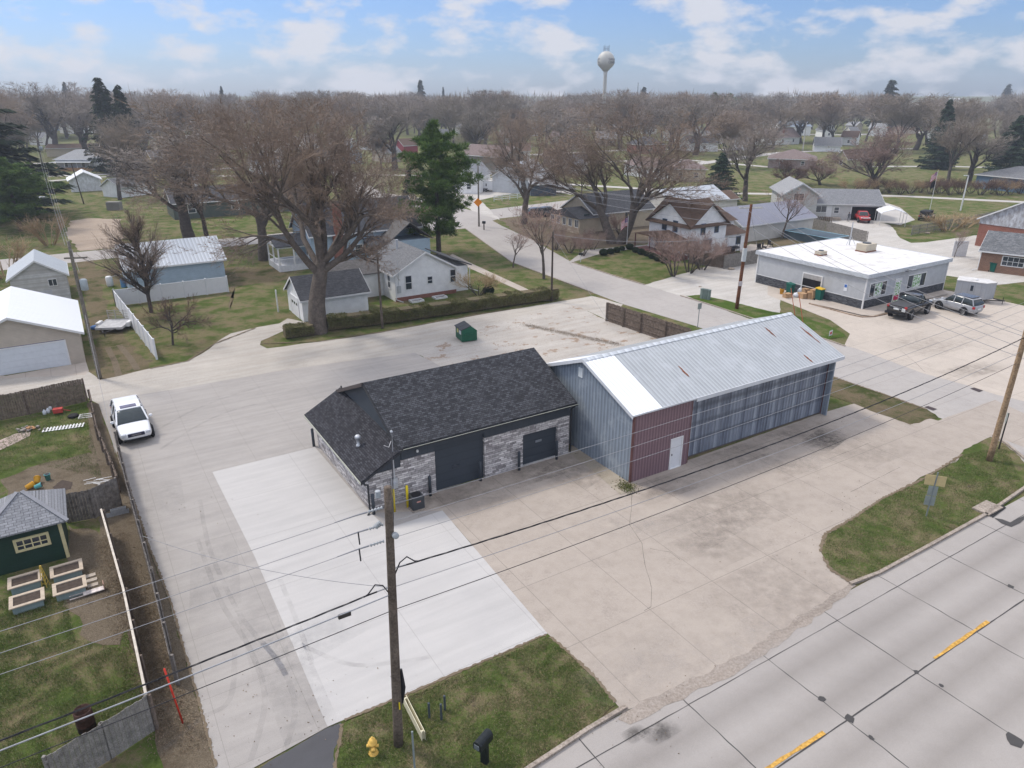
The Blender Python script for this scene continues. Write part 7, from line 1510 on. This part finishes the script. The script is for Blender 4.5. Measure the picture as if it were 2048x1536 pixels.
# red guard at the end of the driveway fence
o=MB().tube([(0,0,0),(-.28,.1,2.5)],.035,8).build('guy_guard',M('guard_red',(.55,.04,.02),.5),None,True); o.location=G(366,1447); tag(o,'long red guy wire guard leaning at the end of the driveway fence','guy guard')
# cinder blocks
cbm=M('cinder',(.30,.31,.32),.95,.15,8); cv=M('block_void',(.03,.03,.03),1)
for i,(dx,dz) in enumerate(((0,0),(.42,0),(.84,0),(.3,.2),(.72,.2))):
    t=thing('cinder_block',('left bottom','middle bottom','right bottom','left upper','right upper')[i]+' cinder block of the small stack against the grey fence','cinder block',G(212,1037)+AX*dx*.9+Vector((0,0,dz)),R(90)-R(62),'stacked cinder blocks'); m=MB(); m.box(0,.39,0,.03,0,.19); m.box(0,.39,.16,.19,0,.19); m.box(0,.03,.03,.16,0,.19); m.box(.18,.21,.03,.16,0,.19); m.box(.36,.39,.03,.16,0,.19); m.build('block',cbm,t); MB().box(.03,.36,.03,.16,0,.05).build('core',cv,t)
# back yard clutter
t=thing('picket_panel','white picket fence panel lying flat on the grass','picket panel',G(84,866),R(90)-R(69)); m=MB()
for k in range(13): m.box(k*.2,k*.2+.09,0,.72,.05,.07)
m.build('pickets',W_trim,t); m=MB(); m.box(0,2.5,.14,.2,.0,.049); m.box(0,2.5,.5,.56,.0,.049); m.build('rail',W_trim,t)
t=thing('white_lattice','broken white lattice pieces on the soil near the fence corner','lattice',G(190,966)); m=MB(); rr=random.Random(3)
for k in range(12): a=Vector((rr.uniform(-.8,.5),rr.uniform(-.4,.3),rr.uniform(.02,.15))); m.bar(a,a+Vector((rr.uniform(.5,.9),rr.uniform(-.45,.3),rr.uniform(0,.1))),.03,.015)
m.build('slats',W_trim,t)
t=thing('scrap_window_frame','white rectangular window frame lying by the fence','window frame',G(156,838),R(20)); m=MB(); m.box(0,.9,0,.06,0,.05); m.box(0,.9,.7,.76,0,.05); m.box(0,.06,.06,.7,0,.05); m.box(.84,.9,.06,.7,0,.05); m.box(.06,.84,.35,.41,0,.05); m.build('frame',W_trim,t)
m=MB(); m.lathe([(.17,.02),(.28,.0),(.36,.06),(.36,.14),(.28,.2),(.17,.18)],18); one(m,'scrap_tyre',blk,(147,834),'black tyre lying beside the red metal scrap','tyre',smooth=True)
t=thing('garden_cart','broken red garden cart by the white jugs','cart',G(118,828),.4); MB().box(-.3,.3,-.2,.2,.15,.45).build('tub',M('cart_red',(.45,.06,.05),.5),t); m=MB(); m.bar((.3,0,.3),(.75,.1,.1),.04); m.build('handle',M('cart_red',(.45,.06,.05)),t)
for i,(u,v) in enumerate(((90,829),(97,826),(101,820))): one(MB().lathe([(.11,0),(.13,.02),(.13,.26),(.05,.34),(.05,.38)],10),'plastic_jug',M('jug_white',(.6,.63,.66),.4),(u,v),('left','middle','rear')[i]+' white plastic jug beside the red cart','jug','white jugs',smooth=True)
rr=random.Random(12)
t=thing('rubble_pile','heap of flat brown and grey stones at the end of the path','rubble',G(58,860)); 
for mt,n in ((M('stone_grey',(.22,.2,.18),.9,.3,6),26),(M('stone_rust',(.36,.2,.1),.9,.3,6),10)):
    m=MB()
    for k in range(n): m.cbox((rr.gauss(0,.32),rr.gauss(0,.2),rr.uniform(.03,.22)),(rr.uniform(.12,.3),rr.uniform(.1,.22),rr.uniform(.04,.09)),rr.uniform(0,3))
    o=m.build('stones',mt,t); 
sheet('garden_path',[(-10,905),(-10,885),(30,868),(62,862),(60,872),(20,892)],.02,M('path_rose',(.40,.32,.28),.95,.15,3))
sheet('seed_soil',[(105,975),(125,960),(145,965),(143,978),(120,985)],.022,M('peat',(.055,.042,.034)),.2,.04)
# white barrel and clutter near the pale blue workshop
t=thing('white_drum','white plastic drum left of the pale blue workshop','drum',G(221,572)); MB().lathe([(.34,0),(.38,.1),(.38,1.1),(.3,1.2)],14).build('shell',W_trim,t,True); MB().tube([(.2,0,1.1),(3.,1.4,1.7)],.05,6).build('pipe',W_trim,t)
one(MB().lathe([(.3,0),(.3,.95)],12),'blue_drum',M('drum_blue',(.1,.25,.45),.5),(248,574),'blue drum against the workshop corner','drum')
one(MB().box(0,2.2,0,1.1,0,.45),'wood_stack',M('grey_boards',(.22,.2,.18)),(213,355+0),'dark box on the far lawn','box')
one(MB().box(0,2.5,0,1.6,0,1.6),'garden_hut',siding('hut_boards',(.20,.19,.17),.25,vertical=True),(214,421),'small grey wooden hut on the far lawn left','hut',rz=.1)
one(MB().lathe([(.02,-2.2),(.7,-2.0),(.75,0),(.75,1.4),(.7,1.8),(.02,2.0)],14),'propane_tank',W_trim,(1127,386),'white horizontal tank beyond the lean-to shed','tank',smooth=True,z=1.2).rotation_euler=(0,R(90),0)
# pool
a=G(1567,476); t=thing('swimming_pool','rectangular above ground pool with dark sides and blue cover','pool',a,RZ); Lp=8.5; Wp=4.4
MB().box(0,Wp,-Lp,0,0,1.2).build('wall',siding('pool_wall',(.06,.09,.11),.35,vertical=True),t); m=MB(); m.box(-.08,Wp+.08,-Lp-.08,-Lp+.06,1.2,1.27); m.box(-.08,Wp+.08,-.06,.08,1.2,1.27); m.box(-.08,.06,-Lp+.061,-.061,1.2,1.27); m.box(Wp-.06,Wp+.08,-Lp+.061,-.061,1.2,1.27); m.build('rim',M('pool_rim',(.25,.42,.5),.5),t)
m=MB(); nx,ny=6,12
for i in range(nx+1):
    for j in range(ny+1): m.v.append((.06+(Wp-.12)*i/nx,-Lp+.06+(Lp-.12)*j/ny,1.2-.35*math.sin(math.pi*i/nx)**.5*math.sin(math.pi*j/ny)**.5*rr.uniform(.4,1)))
for i in range(nx):
    for j in range(ny): a0=i*(ny+1)+j; m.f.append((a0,a0+ny+1,a0+ny+2,a0+1))
m.build('cover',M('pool_cover',(.09,.27,.38),.5,.3,.7),t)
sheet('patio',[(1478,500),(1500,488),(1540,490),(1555,503),(1520,512),(1490,520)],.02,con_walk)
sheet('pool_grass',[(1480,486),(1600,462),(1660,480),(1600,500),(1560,504),(1540,489)],.013,dry,.6,.1)
for i,(u,v) in enumerate(((1518,501),(1528,499),(1540,493),(1465,507))):
    t=thing('patio_chair',('left dark patio chair by the board fence','second dark patio chair by the board fence','dark square backed chair at the patio edge','black armchair beside the trampoline')[i],'chair',G(u,v),i); pc=M('chair_black',(.02,.02,.022),.7); MB().box(-.3,.3,-.3,.3,.3,.45).build('seat',pc,t); MB().box(-.3,.3,.22,.3,.45,1.0).build('backrest',pc,t)
    for x in (-.25,.25):
        for y in (-.25,.25): MB().box(x-.03,x+.03,y-.03,y+.03,0,.3).build('leg',pc,t)
t=thing('trampoline','black netted trampoline beside the farmhouse side door','trampoline',G(1456,505)); m=MB(); m.lathe([(1.6,.8),(1.6,.86)],20); m.build('mat',M('chair_black',(.02,.02,.022)),t)
for k in range(6):
    a=k*1.047; MB().tube([(1.6*math.cos(a),1.6*math.sin(a),0),(1.6*math.cos(a),1.6*math.sin(a),2.6)],.03,6).build('pole',M('dark_steel',(.04,.035,.03)),t)
m=MB(); m.tube([(1.6*math.cos(k*.33),1.6*math.sin(k*.33),2.5) for k in range(20)],.025,5); m.build('net_ring',M('dark_steel',(.04,.035,.03)),t)
one(MB().box(-.3,.3,-.25,.25,0,.9),'porch_planter',M('chair_black',(.02,.02,.022)),(1313,507),'dark planter box at the farmhouse porch edge','planter',z=.3)
m=MB(); m.lathe([(.02,0),(.25,.05),(.45,.2),(.44,.22),(.2,.1)],14); o=one(m,'satellite_dish',M('dish_black',(.03,.03,.035),.5),(1484,480),'dark satellite dish behind the red pole','dish',z=2.6,smooth=True); o.rotation_euler=(R(70),0,R(40))
# storm drains, inlet, manhole
for u,v,l in ((1858,818,'near'),(1950,781,'far')):
    o=sheet('storm_drain',[(u-10,v-3),(u+8,v+4),(u+16,v+1),(u-2,v-5)],.045,M('drain_iron',(.05,.035,.035),.7))
m=MB(); m.box(0,1.5,0,.9,0,.14); one(m,'curb_inlet',M('kerb_concrete',(.36,.31,.26)),(1977,1034),'concrete kerb inlet slab at the highway edge','kerb inlet',rz=RZ); 
sheet('inlet_mouth',[(1979,1032),(2006,1012),(2012,1017),(1985,1037)],.05,M('block_void',(.03,.03,.03)))
m=MB(); q=G(2010,1047); sheet('black_patch',[(1988,1037),(2003,1048),(2022,1055),(2040,1047),(2048,1040),(2048,1033),(2036,1038),(2020,1046),(2005,1040)],.043,tar)
# rocks
for i,(u,v,s) in enumerate(((1462,539,.5),(1890,458,.45),(1917,470,.35),(1855,467,.4),(1400,574,.2))):
    m=MB(); m.lathe([(s*.7,0),(s,s*.25),(s*.7,s*.5),(.05,s*.6)],9); m.v=[(x*rr.uniform(.85,1.2),y*rr.uniform(.7,1.),z) for x,y,z in m.v]; one(m,'field_rock',M('rock_tan',(.36,.30,.24),.9,.3,4),(u,v),('large pale rock by the board fence corner','tan rock under the open picket fence','small tan rock farther right under the picket fence','flat tan rock at the picket fence end','small stone at the verge edge')[i],'rock',smooth=True)
# person by the garage
def person(px,label,rz):
    J=[(0,0,.95),(0,0,1.15),(0,0,1.42),(0,0,1.52),(0,0,1.62),(0,0,1.76),(.10,0,.9),(.13,-.02,.5),(.14,.02,.08),(.15,-.12,.03),(-.10,0,.9),(-.12,.05,.5),(-.16,.12,.08),(-.17,-.02,.03),(.20,0,1.42),(.27,.02,1.15),(.22,-.16,.98),(.20,-.22,.92),(-.20,0,1.42),(-.27,.0,1.16),(-.20,-.18,1.08),(-.16,-.25,1.06)]
    E=[(0,1),(1,2),(2,3),(3,4),(4,5),(0,6),(6,7),(7,8),(8,9),(0,10),(10,11),(11,12),(12,13),(2,14),(14,15),(15,16),(16,17),(2,18),(18,19),(19,20),(20,21)]
    Rr=[.15,.14,.15,.06,.095,.07,.10,.065,.05,.045,.10,.065,.05,.045,.07,.05,.035,.03,.07,.05,.035,.03]
    t=thing('person',label,'person',G(*px),rz); me=bpy.data.meshes.new('body'); me.from_pydata(J,E,[]); o=bpy.data.objects.new('body',me); link(o,t); me.materials.append(M('clothes_grey',(.07,.075,.085),.9,.2,6))
    o.modifiers.new('skin','SKIN'); 
    for v,r in zip(me.skin_vertices[0].data,Rr): v.radius=(r,r*.8)
    me.skin_vertices[0].data[0].use_root=True; s=o.modifiers.new('sub','SUBSURF'); s.levels=1; s.render_levels=1
    MB().lathe([(.03,0),(.085,.03),(.1,.1),(.08,.19),(.02,.22)],12,(0,0,1.58)).build('head',M('skin',(.35,.2,.14),.6),t,True); MB().lathe([(.108,0),(.1,.08),(.03,.12)],12,(0,.01,1.70)).build('cap',M('cap_dark',(.03,.03,.035)),t,True)
person((1696,444),'person in dark grey clothes walking in front of the ranch house garage',R(10))
one(MB().box(-.45,.45,-.1,.1,.1,1.7),'bed_cap',M('chair_black',(.02,.02,.022)),(1690,438),'upright black truck bed cover leaning on the garage wall','bed cover',rz=az2,bevel=.08)
# weeds on the gravel strip
m=MB(); rr=random.Random(4); pts=[]
for k in range(700):
    f=rr.random(); c=G(1262,980).lerp(G(1245,970),f)+Vector((rr.gauss(0,.25),rr.gauss(0,.3),rr.uniform(0,.15))); pts.append(tuple(c))
o=leafy(pts,needles('weed_leaves',(.10,.12,.03),(.2,.17,.08)),'weeds',None,.08,5); tag(o,'patch of dry weeds at the maroon corner of the metal shed','weeds',kind='stuff')
# ---- blades on the near lawns ----
def blades(name,label,poly,n,mat,h=.07,seed=1):
    P=[G(u,v) for u,v in poly]; xs=[p[0] for p in P]; ys=[p[1] for p in P]; r2=np.random.RandomState(seed)
    X=r2.uniform(min(xs),max(xs),n*3); Y=r2.uniform(min(ys),max(ys),n*3); ins=np.zeros(len(X),bool)
    for i in range(len(P)):
        x0,y0=P[i][0],P[i][1]; x1,y1=P[i-1][0],P[i-1][1]; c=((y0>Y)!=(y1>Y))&(X<(x1-x0)*(Y-y0)/(y1-y0+1e-9)+x0); ins^=c
    X,Y=X[ins][:n],Y[ins][:n]; cl=np.sin(X*3.1+np.sin(Y*2.3)*1.7)*np.sin(Y*2.7+np.sin(X*1.9)*2)+r2.normal(0,.5,len(X)); k=cl>-.35; X,Y=X[k],Y[k]; m_=len(X)
    b=np.stack([X,Y,np.full(m_,.03)],1); a=r2.uniform(0,6.28,m_); w_=np.stack([np.cos(a),np.sin(a),np.zeros(m_)],1)*r2.uniform(.006,.013,m_)[:,None]; t_=b+np.stack([r2.normal(0,.03,m_),r2.normal(0,.03,m_),r2.uniform(.4,1.2,m_)*h],1)
    v=np.concatenate([b-w_,b+w_,t_],1).reshape(-1,3); me=bpy.data.meshes.new(name); me.from_pydata(v.tolist(),[],np.arange(3*m_).reshape(-1,3).tolist()); me.materials.append(mat); o=bpy.data.objects.new(name,me); link(o); tag(o,label,'grass',kind='stuff')
gb=needles('blade_green',(.085,.135,.03),(.17,.20,.07)); gd_=needles('blade_straw',(.22,.20,.09),(.34,.29,.17))
fl=[(690,1450),(1095,1275),(1130,1305),(1190,1360),(1228,1410),(1175,1455),(1100,1505),(1040,1545),(675,1545),(675,1500),(685,1480)]
blades('grass',  'green blades on the front lawn around the weathered pole',fl,60000,gb,.07,1); blades('straw_grass','straw coloured blades on the front lawn around the weathered pole',fl,30000,gd_,.06,2)
cl=[(1706,1165),(1665,1140),(1648,1105),(1655,1070),(1700,1045),(1760,1005),(1850,958),(1930,910),(2011,892),(2046,975),(1973,1025),(1861,1088),(1758,1143)]
blades('grass','green blades on the corner lawn by the tan road sign',cl,50000,gb,.08,3); blades('straw_grass','straw coloured blades on the corner lawn by the tan road sign',cl,22000,gd_,.07,4)
ll=[(0,1200),(130,1180),(150,1280),(250,1300),(285,1395),(300,1440),(215,1505),(100,1580),(-60,1580),(-60,1200)]
blades('grass','green blades on the lawn around the rusty barrel',ll,70000,gb,.08,5); blades('straw_grass','straw coloured blades on the lawn around the rusty barrel',ll,18000,gd_,.06,6)
l2=[(0,850),(60,830),(170,812),(205,960),(130,940),(60,930),(0,950),(-40,950),(-40,850)]
blades('grass','green blades in the back yard by the white picket panel',l2,30000,gb,.08,7)
# leaf litter between the fences
lt=leafy([tuple(G(*p).lerp(G(*q),random.random())+Vector((random.gauss(0,.3),random.gauss(0,.3),.03+random.random()*.03))) for p,q in (((205,1080),(330,1500)),((235,1060),(390,1500)),((250,1150),(370,1480)),((1050,640+10),(1240,690))) for _ in range(5000)],needles('leaf_litter',(.16,.11,.07),(.30,.23,.16)),'leaf_litter',None,.045,9,.0); tag(lt,'brown leaf litter between the fences and behind the sheds','leaf litter',kind='stuff')
def fringe(pts,w,mat,z,seed=1):
    r2=random.Random(seed); P=[G(*p) for p in pts]; L=[];Q=[]
    for i in range(len(P)-1):
        a,b=P[i],P[i+1]; d=b-a; n=Vector((-d[1],d[0],0)).normalized(); k=max(2,int(d.length/.1))
        for j in range(k+(i==len(P)-2)): q=a.lerp(b,j/k); L.append(q+n*w*r2.uniform(.15,1)); Q.append(q-n*w*r2.uniform(.1,.8))
    sheet('soil_edge',[(q[0],q[1]) for q in L+Q[::-1]],z,mat,world=True)
soil=gravel('loose_soil',(.21,.17,.12),fine=20)
for i,(pts,w_) in enumerate(([((690,1442),(850,1375),(1000,1310),(1093,1270)),.22],[((1100,1275),(1132,1302),(1190,1356),(1230,1406)),.28],[((683,1450),(678,1490),(668,1540)),.25],[((1640,1105),(1650,1070),(1702,1040),(1762,1000),(1850,957),(1925,910)),.32],[((1645,1115),(1662,1142),(1704,1168)),.35],[((1760,1144),(1862,1088),(1972,1025)),.14],[((1060,1536),(1175,1458),(1240,1420)),.14],[((234,905),(262,985),(300,1098),(342,1205),(396,1398),(432,1536)),.2],[((522,688),(636,684),(762,665),(890,641),(1024,618)),.35],[((300,738),(375,723),(430,688),(512,656)),.35],[((1658,752),(1710,770),(1790,797),(1853,820)),.4])): fringe(pts,w_*.45,soil,.050+i*.0006,i)
rr=random.Random(77); pts=[]
for k in range(900):
    u,v=rr.choice(((900,980),(1150,930),(1250,960),(1450,930),(1640,850),(1700,1000),(1250,1400),(1640,1100),(1000,660),(1150,680),(1290,690),(620,1440),(430,1450),(300,1050)))
    c=G(u,v)+AX*rr.gauss(0,2.2)+BX*rr.gauss(0,1.2); pts.append((c[0],c[1],.06))
sl_=leafy(pts,bpy.data.materials['leaf_litter'],'dry_leaves',None,.05,12,.0); tag(sl_,'dry leaves scattered over the concrete and gravel','leaves',kind='stuff')
# ================= HAZE =================
m,t,b=newmat('haze'); t.nodes.remove(b); pv=N(t,'ShaderNodeVolumePrincipled'); pv.inputs['Color'].default_value=(.80,.88,1,1); pv.inputs['Density'].default_value=.00036; pv.inputs['Anisotropy'].default_value=.2
t.links.new(pv.outputs[0],t.nodes['Material Output'].inputs['Volume'])
hz=MB().box(-1500,1500,-60,1600,-1,60).build('haze',m); hz['kind']='stuff'; tag(hz,'thin pale haze over the town','haze',kind='stuff')
